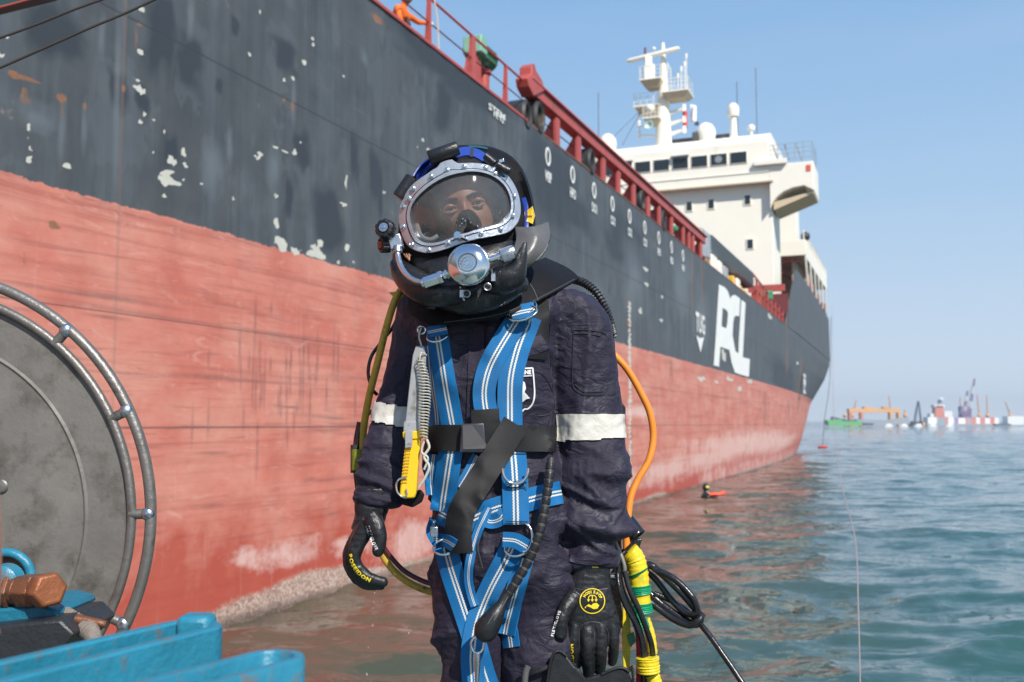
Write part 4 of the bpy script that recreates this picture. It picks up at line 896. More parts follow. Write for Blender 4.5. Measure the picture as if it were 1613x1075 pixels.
# surfaces the straps are laid on
def bvh_of(*meshes):
    V = []; Fc = []
    for me in meshes:
        n = len(V); V += [v.co.copy() for v in me.vertices]; Fc += [tuple(i + n for i in p.vertices) for p in me.polygons]
    return BVHTree.FromPolygons(V, Fc)
CAMP = Vector((0, 0, CAMZ))
BVH = bvh_of(cme)
def hitY(bvh, px, py, default=None):
    r = ray(px, py).normalized(); h = bvh.ray_cast(CAMP, r, 6.0)
    return h[0].y if h[0] is not None else default
def lay(pts, w, bvh=None, off=.004, across=5, n=8, smooth=4, closed=False):
    """rows of points for a band laid over a surface along photo points (px, py[, lift]); w in pixels"""
    bvh = bvh or BVH; q = spline([(p[0], p[1], p[2] if len(p) > 2 else 0, p[3] if len(p) > 3 else w) for p in pts], n); L = len(q); rows = []; Ys = np.full((L, across), np.nan)
    for i in range(L):
        d = q[min(i + 1, L - 1)][:2] - q[max(i - 1, 0)][:2]; d = d / (np.hypot(*d) + 1e-9); nrm = np.array([-d[1], d[0]])
        ww = q[i][3]
        rows.append([q[i][:2] + nrm * ww * (k / (across - 1) - .5) for k in range(across)])
        for k in range(across):
            y = hitY(bvh, *rows[i][k]); Ys[i, k] = np.nan if y is None else y
    md = np.nanmedian(Ys) if np.isfinite(Ys).any() else YB
    for i in range(L):
        rowm = np.nanmin(Ys[i]) if np.isfinite(Ys[i]).any() else md
        Ys[i][np.isnan(Ys[i])] = rowm
    Y0 = Ys.copy()
    for _ in range(smooth):
        Y1 = Ys.copy(); Y1[1:-1] = (Ys[:-2] + Ys[1:-1] + Ys[2:]) / 3; Y1[:, 1:-1] = (Y1[:, :-2] + Y1[:, 1:-1] + Y1[:, 2:]) / 3; Ys = np.minimum(Y1, Y0 + .002)
    out = []
    for i in range(L):
        out.append([P(rows[i][k][0], rows[i][k][1], Ys[i, k] - off - q[i][2]) for k in range(across)])
    return out
def band(name, pts, w, m, parent, off=.004, th=.0025, bvh=None, across=7, n=8, smooth=4, label=None):
    rows = lay(pts, w, bvh, off, across, n, smooth); mb = MB(); A = across; vs = [p for r in rows for p in r]; L = len(rows)
    fs = [(i * A + k, i * A + k + 1, (i + 1) * A + k + 1, (i + 1) * A + k) for i in range(L - 1) for k in range(A - 1)]
    mb.add(vs, fs); acc = 0; uv = []
    for i in range(L):
        if i: acc += (rows[i][A // 2] - rows[i - 1][A // 2]).length
        uv += [(k / (A - 1), acc) for k in range(A)]
    mb.uv = uv; o = mb.build(name, m, parent, smooth=True, ang=80)
    s = o.modifiers.new('t', 'SOLIDIFY'); s.thickness = th; s.offset = 0; splitmod(o)
    if label: o['label'] = label
    return o
def seamline(name, pts, parent, m, r=.0012, off=.001, bvh=None):
    rows = lay([(p[0], p[1]) for p in pts], 2, bvh, off, 3, 6, 1); mb = MB(); mb.tube([r_[1] for r_ in rows], r, 6); return mb.build(name, m, parent, smooth=True)
def surf_text(txt, px, py, h, ang, m, parent, bvh, name='print', bold=.03, off=.0012, sx=1.0, flip=False, sp=3.0):
    vs, fs, w = text_polys(txt, bold); vs, fs = subdiv2d([(x * h * sx, y * h) for x, y in vs], fs, sp); ca, sa = cos(ang), sin(ang); out = []
    for x, y in vs:
        qx = px + x * ca + y * sa; qy = py + x * sa - y * ca; Y = hitY(bvh, qx, qy); out.append((qx, qy, Y))
    ys = [o[2] for o in out if o[2] is not None]; md = sorted(ys)[len(ys) // 2] if ys else 2.3
    mb = MB(); mb.add([P(a, b, (c if c is not None and abs(c - md) < .03 else md) - off) for a, b, c in out], fs); o = mb.build(name, m, parent); return o
def surf_poly(pts, m, parent, bvh, name, off=.0012, sp=4.0):
    n = len(pts); vs, fs = subdiv2d([(p[0], p[1]) for p in pts], [tuple(range(n))], sp); out = []
    for x, y in vs: out.append((x, y, hitY(bvh, x, y)))
    ys = [o[2] for o in out if o[2] is not None]; md = sorted(ys)[len(ys) // 2] if ys else 2.3
    mb = MB(); mb.add([P(a, b, (c if c is not None else md) - off) for a, b, c in out], fs); return mb.build(name, m, parent, smooth=True, ang=80)

# reflective bands wrap right round each sleeve: faces of the sleeve lifted 2.5 mm
def sleeve_band(test, name, m, lift=.0028, soften=True):
    V, Nn = mesh_np(cme); px, py = topx(V); ok = test(px, py); fs = [tuple(p.vertices) for p in cme.polygons if all(ok[i] for i in p.vertices)]
    idx = sorted({i for f in fs for i in f}); mp = {j: k for k, j in enumerate(idx)}; mb = MB(); mb.add([tuple(V[i] + Nn[i] * lift) for i in idx], [tuple(mp[i] for i in f) for f in fs])
    o = mb.build(name, m, person, smooth=True, ang=80); s = o.modifiers.new('sm', 'SMOOTH'); s.iterations = 3; s2 = o.modifiers.new('t', 'SOLIDIFY'); s2.thickness = .0022; s2.offset = 1; splitmod(o); return o
sleeve_band(lambda px, py: (px > 874) & (py > 652 - (px - 878) * .02) & (py < 698 - (px - 878) * .05), 'reflective_band', M_reflect)
sleeve_band(lambda px, py: (px < 672) & (py > 632 + (px - 595) * .16) & (py < 668 + (px - 595) * .2), 'reflective_band', M_reflect)
# sewn details of the coverall
M_seam = mat('dark_seam_thread', (.010, .008, .018), .6); M_clothd = M_cloth
for pl in ([(903,522),(902,560),(902,606),(915,621),(935,623),(952,621),(959,606)], [(901,520),(925,520),(948,524),(956,530)], [(903,526),(925,526),(946,530)], [(906,606),(918,617),(936,618),(950,617)], [(872,470),(866,520),(867,570),(872,620)],
           [(748,520),(745,580),(744,640),(744,668)], [(762,520),(758,590)], [(838,585),(856,592),(871,620),(868,650),(846,656)], [(815,770),(830,830),(860,850),(890,852)], [(755,720),(752,800),(750,860)]):
    seamline('seam', pl, coverall, M_seam)
band('pocket_flap', [(822,551),(836,547),(850,542),(858,537)], 26, M_cloth, coverall, .006, .004)
band('shirt_placket', [(752,510),(750,560),(748,620),(747,668)], 24, M_cloth, coverall, .003, .003, across=5)
band('cuff', [(898,878),(915,882),(940,883),(962,880)], 14, M_cloth, coverall, .003, .003)
# shield badge on the chest
def badge_line(pts, w): return band('badge_outline', pts, w, M_print_w, coverall, .0035, .0006, across=3, n=5, smooth=1)
badge_line([(800,582),(820,581),(839,580)], 2.2); badge_line([(839,580),(841,600),(842,622),(839,636),(832,644),(826,645),(820,651)], 2.2); badge_line([(800,594),(820,593),(838,592)], 1.6)
surf_text('SUBMARINE', 795, 591.5, 7, -.04, M_print_w, coverall, BVH, 'badge_word', .05, .004, .9)
surf_poly([(815,602),(822,599),(827,603),(828.5,612),(826,618),(830,622),(835,628),(829,629),(823,634),(815,636)], M_print_w, coverall, BVH, 'badge_figure', .004)
# boots
for cx in (742, 850):
    mb = MB(); c = P(cx, 1350, 2.45); mb.tube([c + Vector((0, .06, .06)), c + Vector((0, .01, .02)), c + Vector((0, -.09, -.005)), c + Vector((0, -.19, -.01))], [.052, .058, .052, .042], 16); mb.tube([c + Vector((0, .02, .2)), c + Vector((0, .02, .0))], .058, 16)
    mb.build('boot', M_rub, person, smooth=True)
# ---- gloves
g = MB(); hand_left(g, .0012); gl = join_remesh([g], .0026, 2, 'glove'); gl.materials.append(M_glove); glo = link(bpy.data.objects.new('glove', gl)); setparent(glo, person); BGL = bvh_of(gl)
g = MB(); hand_right(g, .0012); gr = join_remesh([g], .0026, 2, 'glove'); gr.materials.append(M_glove); gro = link(bpy.data.objects.new('glove', gr)); setparent(gro, person); BGR = bvh_of(gr)
for gm in (gl, gr):
    V, Nn = mesh_np(gm); x, y, z = V.T
    dn = .0022 * ((1 - np.abs(2 * vnoise3(x * 45, y * 45, z * 75, 3) - 1)) - .5) + .001 * (vnoise3(x * 150, y * 150, z * 150, 5) - .5)
    gm.vertices.foreach_set('co', (V + Nn * dn[:, None]).ravel()); gm.update()
# glove prints
def arc_word(word, pts, h, m, par, bvh, bold=.05, **k):
    q = spline(pts, 30); q = [np.array(a) for a in q]; d = np.concatenate([[0], np.cumsum([np.hypot(*(q[i + 1] - q[i])) for i in range(len(q) - 1)])])
    L = d[-1]; ws = [text_polys(c, bold)[2] + .16 for c in word]; tot = sum(ws); at = 0; s_ = L / tot / h
    for i, ch in enumerate(word):
        t = at / tot * L; at += ws[i]; k = min(np.searchsorted(d, t), len(q) - 2); a = math.atan2(*(q[min(k + 8, len(q) - 1)] - q[max(k - 2, 0)])[::-1])
        surf_text(ch, q[k][0], q[k][1], h, a, m, par, bvh, 'print', bold, .0016, s_)
arc_word('POSEIDON', [(548,874),(552,889),(560,902),(571,912),(583,918)], 6.5, M_print_y, glo, BGL)
arc_word('FLEXIGLOVE', [(576,830),(580,843),(585,856),(590,868)], 6.5, M_print_w, glo, BGL)
arc_word('NODIESOP'[::-1][:0] + 'POSEIDON', [(904,1068),(904,1052),(904,1036),(903,1014)], 6.8, M_print_y, gro, BGR)
arc_word('FLEXIGLOVE', [(872,1003),(875,990),(879,977),(884,963)], 4.5, M_print_w, gro, BGR)
# round emblem on the back of the hand (printed upside down as worn)
EC = (933, 947)
for r0, w in ((19.5, 1.4),):
    band('emblem_ring', [(EC[0] + r0 * cos(a), EC[1] + r0 * sin(a)) for a in np.linspace(0, 2 * pi, 25)], w, M_print_y, gro, .0016, .0005, BGR, 3, 3, 1)
for i, ch in enumerate('POSEIDON'):
    a = radians(-28 - 18 * i); surf_text(ch, EC[0] + 12.2 * cos(a) , EC[1] + 12.2 * sin(a), 4.6, a - pi / 2 + pi, M_print_y, gro, BGR, 'print', .05, .0018, .9, sp=2)
surf_poly([(EC[0]-9,EC[1]+8),(EC[0]-3,EC[1]+10),(EC[0]+2,EC[1]+13),(EC[0]+8,EC[1]+12),(EC[0]+11,EC[1]+7),(EC[0]+7,EC[1]+3),(EC[0]+1,EC[1]+4),(EC[0]-1,EC[1]+7),(EC[0]-6,EC[1]+5),(EC[0]-12,EC[1]+10),(EC[0]-11,EC[1]+12)], M_print_y, gro, BGR, 'emblem_figure', .0018, 2.5)
for dx in (-6, 0, 6):
    band('emblem_prong', [(EC[0] + dx, EC[1] - 8 + abs(dx) * .3), (EC[0] + dx, EC[1] - 2)], 1.4, M_print_y, gro, .0017, .0004, BGR, 3, 4, 1)
    surf_poly([(EC[0] + dx - 2.4, EC[1] - 2.5), (EC[0] + dx + 2.4, EC[1] - 2.5), (EC[0] + dx, EC[1] + 1.5)], M_print_y, gro, BGR, 'emblem_prong', .0018, 2)
band('emblem_prong', [(EC[0] - 6, EC[1] - 6), (EC[0] - 3, EC[1] - 8.5), (EC[0] + 3, EC[1] - 8.5), (EC[0] + 6, EC[1] - 6)], 1.3, M_print_y, gro, .0017, .0004, BGR, 3, 4, 1)
surf_poly([(933,884),(943,884),(943,895),(933,895)], M_print_y, gro, BGR, 'size_tag', .0016); surf_text('M', 934.5, 893, 6.5, 0, M_glove, gro, BGR, 'print', .05, .0024)
for pl in ([(912,1012),(913,992),(922,982),(936,980),(950,984),(958,996),(959,1012)], [(934,982),(936,1000),(937,1018)], [(897,926),(928,930),(962,927)]):
    seamline('glove_seam', pl, gro, mat('glove_stitch', (.05, .05, .055), .5), .0009, .0006, BGR)

# ---- neoprene neck yoke
def patch(name, curves, m, parent, th=.008, n=8, sub=6):
    """surface through curves of (px, py, dY) points"""
    rows = [spline(c, n) for c in curves]; L = len(rows[0]); cols = [spline([r[i] for r in rows], sub) for i in range(L)]; K = len(cols[0]); mb = MB()
    vs = [P(q[0], q[1], YB + q[2]) for c in cols for q in c]; fs = [(i * K + k, i * K + k + 1, (i + 1) * K + k + 1, (i + 1) * K + k) for i in range(L - 1) for k in range(K - 1)]
    mb.add(vs, fs); uvs = [(i / L, k / K) for i in range(L) for k in range(K)]; mb.uv = uvs
    o = mb.build(name, m, parent, smooth=True, ang=80); s = o.modifiers.new('t', 'SOLIDIFY'); s.thickness = th; s.offset = 0; splitmod(o); return o
yoke = patch('neck_yoke', [[(650,425,.06),(655,440,.0),(685,448,-.09),(735,450,-.12),(785,445,-.12),(818,430,-.09),(842,415,-.02),(858,408,.06)],
                           [(643,440,.06),(644,462,-.03),(672,482,-.13),(728,486,-.17),(788,476,-.165),(832,456,-.12),(868,434,-.05),(893,424,.05)],
                           [(638,455,.07),(641,484,-.05),(664,505,-.145),(716,511,-.185),(775,503,-.18),(826,486,-.15),(875,461,-.09),(912,440,.03)]], M_neo, person)
yoke['label'] = 'black neoprene neck yoke over the shoulders'
def mesh_eval(o):
    dg = bpy.context.evaluated_depsgraph_get(); return bpy.data.meshes.new_from_object(o.evaluated_get(dg))
bpy.context.view_layer.update()
YM = mesh_eval(yoke)
seam_m = mat('yoke_seam', (.06, .06, .065), .6)
BY = bvh_of(YM); seamline('yoke_seam', [(826,440),(838,452),(848,474)], yoke, seam_m, .0012, .001, BY); seamline('yoke_seam', [(700,508),(775,498),(826,481),(868,460),(905,440)], yoke, seam_m, .001, .001, BY)

# ================================================================== safety harness (a thing worn over the coverall)
har = thing('safety_harness', 'blue webbing harness with white double stripes and black waist belt over navy coverall', 'harness', (0, 2.3, 2.5))
def strap(pts, w=36, off=.006, m=None, name='strap', **k): return band(name, pts, w, m or M_web, har, off, .003, **k)
M_stitch = mat('dark_stitching', (.012, .012, .02), .7)
# rear layers first
strap([(846,452),(850,490),(848,530),(845,566)], 30, .005, M_bweb, 'black_strap')
strap([(676,545),(681,600),(688,650),(690,685)], 24, .004)
strap([(688,520),(694,560),(704,620),(714,676),(716,694)], 34, .010)
strap([(834,498),(822,530),(812,560),(804,600),(803,660),(803,694)], 39, .008)
strap([(818,500),(792,540),(773,575),(764,605),(763,630),(768,660)], 36, .016)
strap([(712,700),(706,740),(700,780),(696,806)], 37, .012); strap([(692,808),(712,818),(728,826)], 34, .010)
strap([(684,716),(680,750),(681,780)], 20, .006)
strap([(752,718),(738,745),(724,768)], 17, .010)
strap([(735,822),(775,804),(810,794),(850,783),(884,776)], 36, .007)
strap([(757,814),(772,822),(788,818),(796,806)], 22, .012, name='strap_loop')
strap([(806,700),(810,740),(812,780),(813,826)], 41, .014)
strap([(702,862),(712,900),(728,950),(744,1000),(758,1050),(768,1082)], 36, .010)
strap([(812,846),(798,880),(772,930),(752,980),(744,1030),(746,1080)], 36, .014)
strap([(826,880),(812,930),(802,970),(796,1000)], 30, .006); strap([(786,950),(800,985),(806,1020)], 26, .004)
strap([(770,800),(752,840),(741,880),(738,910),(742,935),(748,955)], 14, .022, name='strap_tail')
strap([(686,818),(680,838),(690,856)], 18, .006)
# belt round the waist
mb = MB(); rs = []
for cy in (671, 681, 691, 701, 711):
    rs.append(ringpx(774 + (cy - 690) * .03, cy, 101.5, .134, 0, 72, 2.3))
mb.add([p for r in rs for p in r], [(i * 72 + k, i * 72 + (k + 1) % 72, (i + 1) * 72 + (k + 1) % 72, (i + 1) * 72 + k) for i in range(4) for k in range(72)])
mb.uv = [(i / 4, k * .015) for i in range(5) for k in range(72)]
belt = mb.build('waist_belt', M_bweb, har, smooth=True, ang=80); s = belt.modifiers.new('t', 'SOLIDIFY'); s.thickness = .004; s.offset = 0; splitmod(belt)
band('waist_belt', [(681,690),(700,690),(740,690),(790,690),(830,691),(874,692)], 41, M_bweb, har, .0185, .003, None, 7, 6, 6)
bpy.context.view_layer.update(); BM = mesh_eval(belt); BVH2 = bvh_of(cme, BM)
mb = MB(); fr = [P(727,668,2.262), P(762,667,2.258), P(766,713,2.258), P(724,713,2.262)]; mb.prism(fr, (0, .010, 0)); mb.build('buckle', mat('gunmetal_buckle', (.10, .10, .11), .32, .6), har, bevel=.002)
mb = MB(); mb.prism([P(729,671,2.255), P(744,670,2.25), P(766,700,2.25), P(764,707,2.25), P(729,708,2.255)], (0, .006, 0)); setparent(mb.build('buckle_plate', mat('buckle_face', (.16, .15, .15), .35, .5)), None or har)
band('black_strap', [(764,645),(766,668),(776,690),(788,706)], 44, M_bweb, har, .017, .004, BVH2)
band('black_strap', [(812,668),(792,700),(770,735),(748,770),(728,805),(722,840),(724,872)], 42, M_bweb, har, .026, .004, BVH2, label='long loose black strap hanging diagonally from the belt')
# metal rings
def dring(cx, cy, rx, ry, Y, tilt=0.0, tk=.0032, name='d_ring', a0=0, a1=2 * pi, depth=.02):
    pts = []
    for i in range(33):
        a = a0 + (a1 - a0) * i / 32; x = rx * cos(a); y = ry * sin(a); pts.append(P(cx + x * cos(tilt) - y * sin(tilt), cy + x * sin(tilt) + y * cos(tilt), Y + depth * sin(a) * -.5))
    mb = MB(); mb.tube(pts, tk, 10); return mb.build(name, M_chrome, har, smooth=True, ang=60)
def fy(px, py, d=.02): return (hitY(BVH2, px, py) or 2.3) - d
dring(823, 494, 23, 10, fy(826, 500, .030), -.25); dring(826, 486, 19, 10, fy(826, 492, .022), -.3, a0=-.8, a1=1.8)
strap([(806,496),(822,492),(842,488)], 24, .036, name='strap_loop')
dring(689, 530, 16, 8, fy(690, 530, .024), -.25, .0028); strap([(674,524),(690,521),(704,518)], 17, .03, name='strap_loop')
dring(812, 742, 20, 20, fy(812, 755, .026), 0, .0034, a0=-.2, a1=pi + .2, depth=.0)
dring(815, 862, 20, 14, fy(815, 862, .026), -.3, .0032); dring(826, 848, 12, 22, fy(826, 850, .028), .1, .003, a0=-1.6, a1=1.6)
strap([(792,850),(812,852),(830,862)], 24, .036, name='strap_loop')
dring(700, 862, 17, 12, fy(705, 862, .024), -.2, .003); strap([(684,850),(702,852),(716,860)], 20, .03, name='strap_loop')
mb = MB(); mb.box(P(684, 838, 2.29), (.009, .006, .012)); mb.build('side_buckle', M_steel, har, bevel=.002)
for pl in ([(796,760),(830,760)], [(798,768),(828,768)], [(797,822),(832,822)], [(796,772),(814,758),(830,772)], [(797,715),(829,715)]):
    band('stitching', pl, 1.2, M_stitch, har, .0185, .0006, BVH2, 3, 4, 1)
dring(752, 1016, 10, 13, 2.245, 0, .0028, 'snap_ring', depth=0)
mb = MB(); mb.tube([P(752,1030,2.245), P(752,1045,2.245), P(751,1075,2.25)], [.006, .0075, .0045], 10); mb.build('snap_hook', M_steel, har, smooth=True)
mb = MB(); mb.tube(PP([(757,843,2.27),(752,860,2.262),(756,880,2.262),(760,895,2.265)], 6), .0022, 6); mb.build('thin_cord', M_black, har, smooth=True)

# ---- corrugated black whip with its moulded end
whip = thing('air_whip', 'black corrugated hose with moulded rubber end clipped across the blue harness straps', 'hose', P(840, 860, 2.25))
path = PP([(868,722,2.27),(864,760,2.255),(858,800,2.245),(848,845,2.235),(832,885,2.232),(810,922,2.228),(798,940,2.228)], 12)
mb = MB(); mb.tube(path, .0085, 14); mb.build('inner_hose', M_black, whip, smooth=True)
acc = 0; last = path[0]
for i in range(1, len(path) - 1):
    acc += (path[i] - path[i - 1]).length
    if acc > .0165:
        d = (path[i + 1] - path[i]).normalized(); mb = MB(); mb.lathe(path[i], d, [(.0088, -.0074), (.0104, -.0070), (.0108, 0), (.0104, .0070), (.0088, .0074)], 14); mb.build('hose_rib', M_rub, whip, smooth=True); acc = 0
e = PP([(798,936,2.228),(790,952,2.225),(778,972,2.222),(765,993,2.225),(757,1003,2.23)], 6); rr_ = [q[0] for q in spline([(.010,), (.012,), (.022,), (.027,), (.018,)], 6)]
mb = MB(); mb.tube(e, rr_, 20); ho = mb.build('moulded_end', M_rub, whip, smooth=True)
bpy.context.view_layer.update(); BW = bvh_of(ho.data)
seamline('moulding_rib', [(800,940),(790,958),(778,978)], ho, M_rubg, .0014, .0005, BW); seamline('moulding_rib', [(793,948),(781,962),(768,984)], ho, M_rubg, .0011, .0005, BW)

# ---- knife in its sheath
kn = thing('dive_knife', 'yellow handled dive knife in scratched grey sheath with white coiled lanyard', 'knife', P(650, 650, 2.26))
KY = 2.262
def kpoly(name, pts, th, m, Y=KY, bev=.002, par=kn): mb = MB(); mb.prism([P(x, y, Y) for x, y in pts], (0, th, 0)); return mb.build(name, m, par, bevel=bev)
kpoly('sheath', [(655,545),(668,545),(671,560),(664,676),(637,676),(640,650),(650,560)], .022, M_plastg)
kpoly('sheath_rim', [(636,664),(665,664),(665,680),(635,680)], .026, M_plastg, KY - .002)
hd = kpoly('handle', [(640,686),(662,684),(662,700),(658,740),(656,775),(653,785),(636,786),(629,781),(630,770),(636,720)], .024, M_plasty, KY - .001, .004)
kpoly('guard', [(634,680),(669,678),(668,687),(662,692),(638,694),(634,688)], .028, M_plasty, KY - .004, .003)
kpoly('clip', [(638,679),(650,678),(649,705),(638,706)], .004, M_plastg, KY - .010, .001)
for i in range(13):
    mb = MB(); yv = 700 + i * 5; x0 = 637.5 - i * .55
    for j in range(4): mb.box(P(x0 + 1.5 + j * 2.6, yv, KY - .0022), (.0012, .0010, .0016))
    setparent(mb.build('grip_ridge', mat('yellow_grip', (.62, .36, .01), .5) if i == 0 else bpy.data.materials['yellow_grip']), kn)
mb = MB(); mb.tube(PP([(640,752,KY-.006),(629,755,KY-.006),(624,764,KY-.006),(626,776,KY-.006),(634,783,KY-.006),(641,779,KY-.006),(640,770,KY-.006)], 6), .0022, 8); mb.build('carabiner', M_chrome, kn, smooth=True)
M_lany = mat('off_white_nylon', (.52, .50, .42), .6, var=.2, vscale=60)
hel = []
for i in range(520):
    t = i / 519; cx = 661 + 10 * t ** .6 + 3 * sin(t * 5); cy = 566 + 124 * t; a = t * 2 * pi * 26; R = 5.5 + 3.5 * sin(t * 3.1); hel.append(P(cx + R * cos(a), cy + 1.5 * sin(a), KY - .012 + .009 * sin(a)))
mb = MB(); mb.tube(hel, .0013, 6); mb.build('coiled_lanyard', M_lany, kn, smooth=True)
mb = MB(); mb.tube(PP([(671,690,KY-.01),(676,705,KY-.012),(668,720,KY-.012),(676,735,KY-.012),(670,752,KY-.01),(660,768,KY-.006)], 8), .0030, 8); mb.tube(PP([(668,696,KY-.012),(664,712,KY-.012),(674,722,KY-.013),(668,740,KY-.01)], 8), .0024, 8); mb.build('lanyard_knot', M_lany, kn, smooth=True)
mb = MB(); mb.tube(PP([(672,560,KY),(664,556,KY-.01),(661,566,KY-.012)], 6), .0016, 6); mb.tube(PP([(664,515,KY+.01),(660,530,KY),(664,545,KY)], 6), .0022, 6); mb.build('sheath_tie', M_lany, kn, smooth=True)
mb = MB(); mb.torus(P(664, 520, KY + .005), (0, 1, 0), .009, .0018, 20, 8); mb.build('hanging_ring', M_chrome, kn, smooth=True)
mb = MB(); mb.prism([P(x, y, KY + .035) for x, y in ((636,778),(662,772),(668,780),(664,792),(650,800),(632,795))], (0, .02, 0)); mb.build('sheath_backing', M_neo, kn, bevel=.003)

# ================================================================== helmet
HY0 = 2.215
helm = thing('diving_helmet', 'black full-face diving helmet with riveted metal viewport ring and chrome regulator worn by the diver', 'helmet', P(735, 340, 2.3))
Z1 = lambda pts: [(560 + x / 3.583, 200 + y / 3.583) for x, y in pts]
OUT = Z1([(475,205),(545,183),(572,207),(620,205),(680,205),(740,213),(790,228),(830,250),(870,285),(898,330),(918,375),(930,430),(932,490),(915,545),(880,585),(840,605),(790,614),(740,625),(690,633),(640,645),(600,658),(560,673),(520,688),(480,700),(440,710),(400,714),(355,706),(315,690),(285,660),(265,620),(250,570),(243,520),(245,480),(255,435),(272,395),(300,350),(330,318),(370,290),(410,262),(440,240),(465,228)])
INN = Z1([(600,262),(680,256),(750,270),(800,296),(842,336),(866,382),(876,430),(872,480),(850,520),(820,542),(770,556),(720,567),(660,583),(600,602),(550,622),(500,640),(450,654),(400,656),(365,645),(340,618),(325,580),(312,540),(306,500),(312,465),(330,425),(360,388),(400,352),(450,316),(500,290),(550,272)])
CEN = (724, 327)
def polar(pts, n=144):
    a = np.array([math.atan2(y - CEN[1], x - CEN[0]) for x, y in pts]); r = np.array([math.hypot(x - CEN[0], y - CEN[1]) for x, y in pts]); o = np.argsort(a); a, r = a[o], r[o]
    th = np.linspace(-pi, pi, n, endpoint=False); return th, np.interp(th, np.concatenate([a - 2 * pi, a, a + 2 * pi]), np.concatenate([r, r, r]))
TH, RO = polar(OUT); _, RI = polar(INN)
def smooth_r(r, k=1):
    for _ in range(k): r = (np.roll(r, 1) + 2 * r + np.roll(r, -1)) / 4
    return r
RI = smooth_r(RI, 3); RO = smooth_r(RO, 1)
def hbow(px, py): # the ring is bent round the face
    x = (px - CEN[0]) * cos(HR) - (py - CEN[1]) * sin(HR); return .050 * (x / 100) ** 2
def pring(r, dY, back=0.0): return [P(CEN[0] + r[i] * cos(TH[i]), CEN[1] + r[i] * sin(TH[i]), HY0 + dY + hbow(CEN[0] + r[i] * cos(TH[i]), CEN[1] + r[i] * sin(TH[i]))) for i in range(len(TH))]
RIM = RI + (RO - RI) * .30
mb = MB(); mb.loft([pring(RIM + 1.0, .004), pring(RIM + 1.6, .0005), pring(RO - 1.2, .000), pring(RO, .0015), pring(RO, .014), pring(RIM + .5, .014)], caps=False, closed=True); vr = mb.build('viewport_ring', M_ring, helm, smooth=True, ang=30)
mb = MB(); mb.loft([pring(RI, .004), pring(RI + .9, -.0025), pring(RIM - .6, -.003), pring(RIM + .4, -.001), pring(RIM + .4, .014), pring(RI, .016)], caps=False, closed=True); mb.build('inner_bezel', M_ring, helm, smooth=True, ang=30)
mb = MB(); mb.loft([pring(RI + 1, .012), pring(RI - 2, .014), pring(RI + 1, .020), pring(RI + 6, .045), pring(RI + 10, .045), pring(RI + 8, .014)], caps=False, closed=True); mb.build('viewport_gasket', M_rub, helm, smooth=True)
# visor: clear acrylic, bulged, slightly tinted; a diffuse grey veil paints in reflected haze
gm = bpy.data.materials.new('veiled_acrylic'); nt, b = nodes(gm); tr = nt.nodes.new('ShaderNodeBsdfTransparent'); tr.inputs[0].default_value = (.66, .68, .69, 1)
gs = nt.nodes.new('ShaderNodeBsdfGlossy'); gs.inputs['Roughness'].default_value = .04; fz = nt.nodes.new('ShaderNodeFresnel'); fz.inputs[0].default_value = 1.49
df = nt.nodes.new('ShaderNodeBsdfDiffuse'); df.inputs[0].default_value = (.5, .5, .5, 1)
tc = nt.nodes.new('ShaderNodeTexCoord').outputs['Object']
m0 = nt.nodes.new('ShaderNodeMixShader'); nt.links.new(math_(nt, 'MULTIPLY', ramp(nt, noisef(nt, tc, 14, 7, .65), [(.30, .45), (.72, 1)]), .17), m0.inputs[0]); nt.links.new(tr.outputs[0], m0.inputs[1]); nt.links.new(df.outputs[0], m0.inputs[2])
m1 = nt.nodes.new('ShaderNodeMixShader'); nt.links.new(fz.outputs[0], m1.inputs[0]); nt.links.new(m0.outputs[0], m1.inputs[1]); nt.links.new(gs.outputs[0], m1.inputs[2]); nt.links.new(m1.outputs[0], nt.nodes['Material Output'].inputs[0])
mb = MB(); rs = [pring(RI * k, .008 - .012 * (1 - k * k)) for k in (1.02, .9, .75, .6, .45, .3, .15, .004)]; mb.loft(rs, caps=False); mb.build('visor', gm, helm, smooth=True, ang=80)
# droplets on the visor
dm = bpy.data.materials.new('water_drop'); nt, b = nodes(dm); b.inputs['Base Color'].default_value = (.9, .95, 1, 1); b.inputs['Roughness'].default_value = .03; b.inputs['Transmission Weight'].default_value = .9; b.inputs['IOR'].default_value = 1.33
for i, (zx, zy) in enumerate([(350,435),(820,470),(822,480),(815,485),(700,452),(570,555),(605,520),(620,530),(600,545),(640,520),(530,515),(440,550),(780,495),(540,525),(480,470),(575,530),(590,560),(650,540),(690,560)]):
    x, y = 560 + zx / 3.583, 200 + zy / 3.583; k = math.hypot(x - CEN[0], y - CEN[1]) / 70
    mb = MB(); mb.ball(P(x, y, HY0 + .008 - .012 * (1 - min(k, 1) ** 2) + hbow(x, y) - .0015), random.uniform(.0008, .0019), 10, 6, (1, .5, 1.2)); mb.build('droplet', dm, helm, smooth=True)
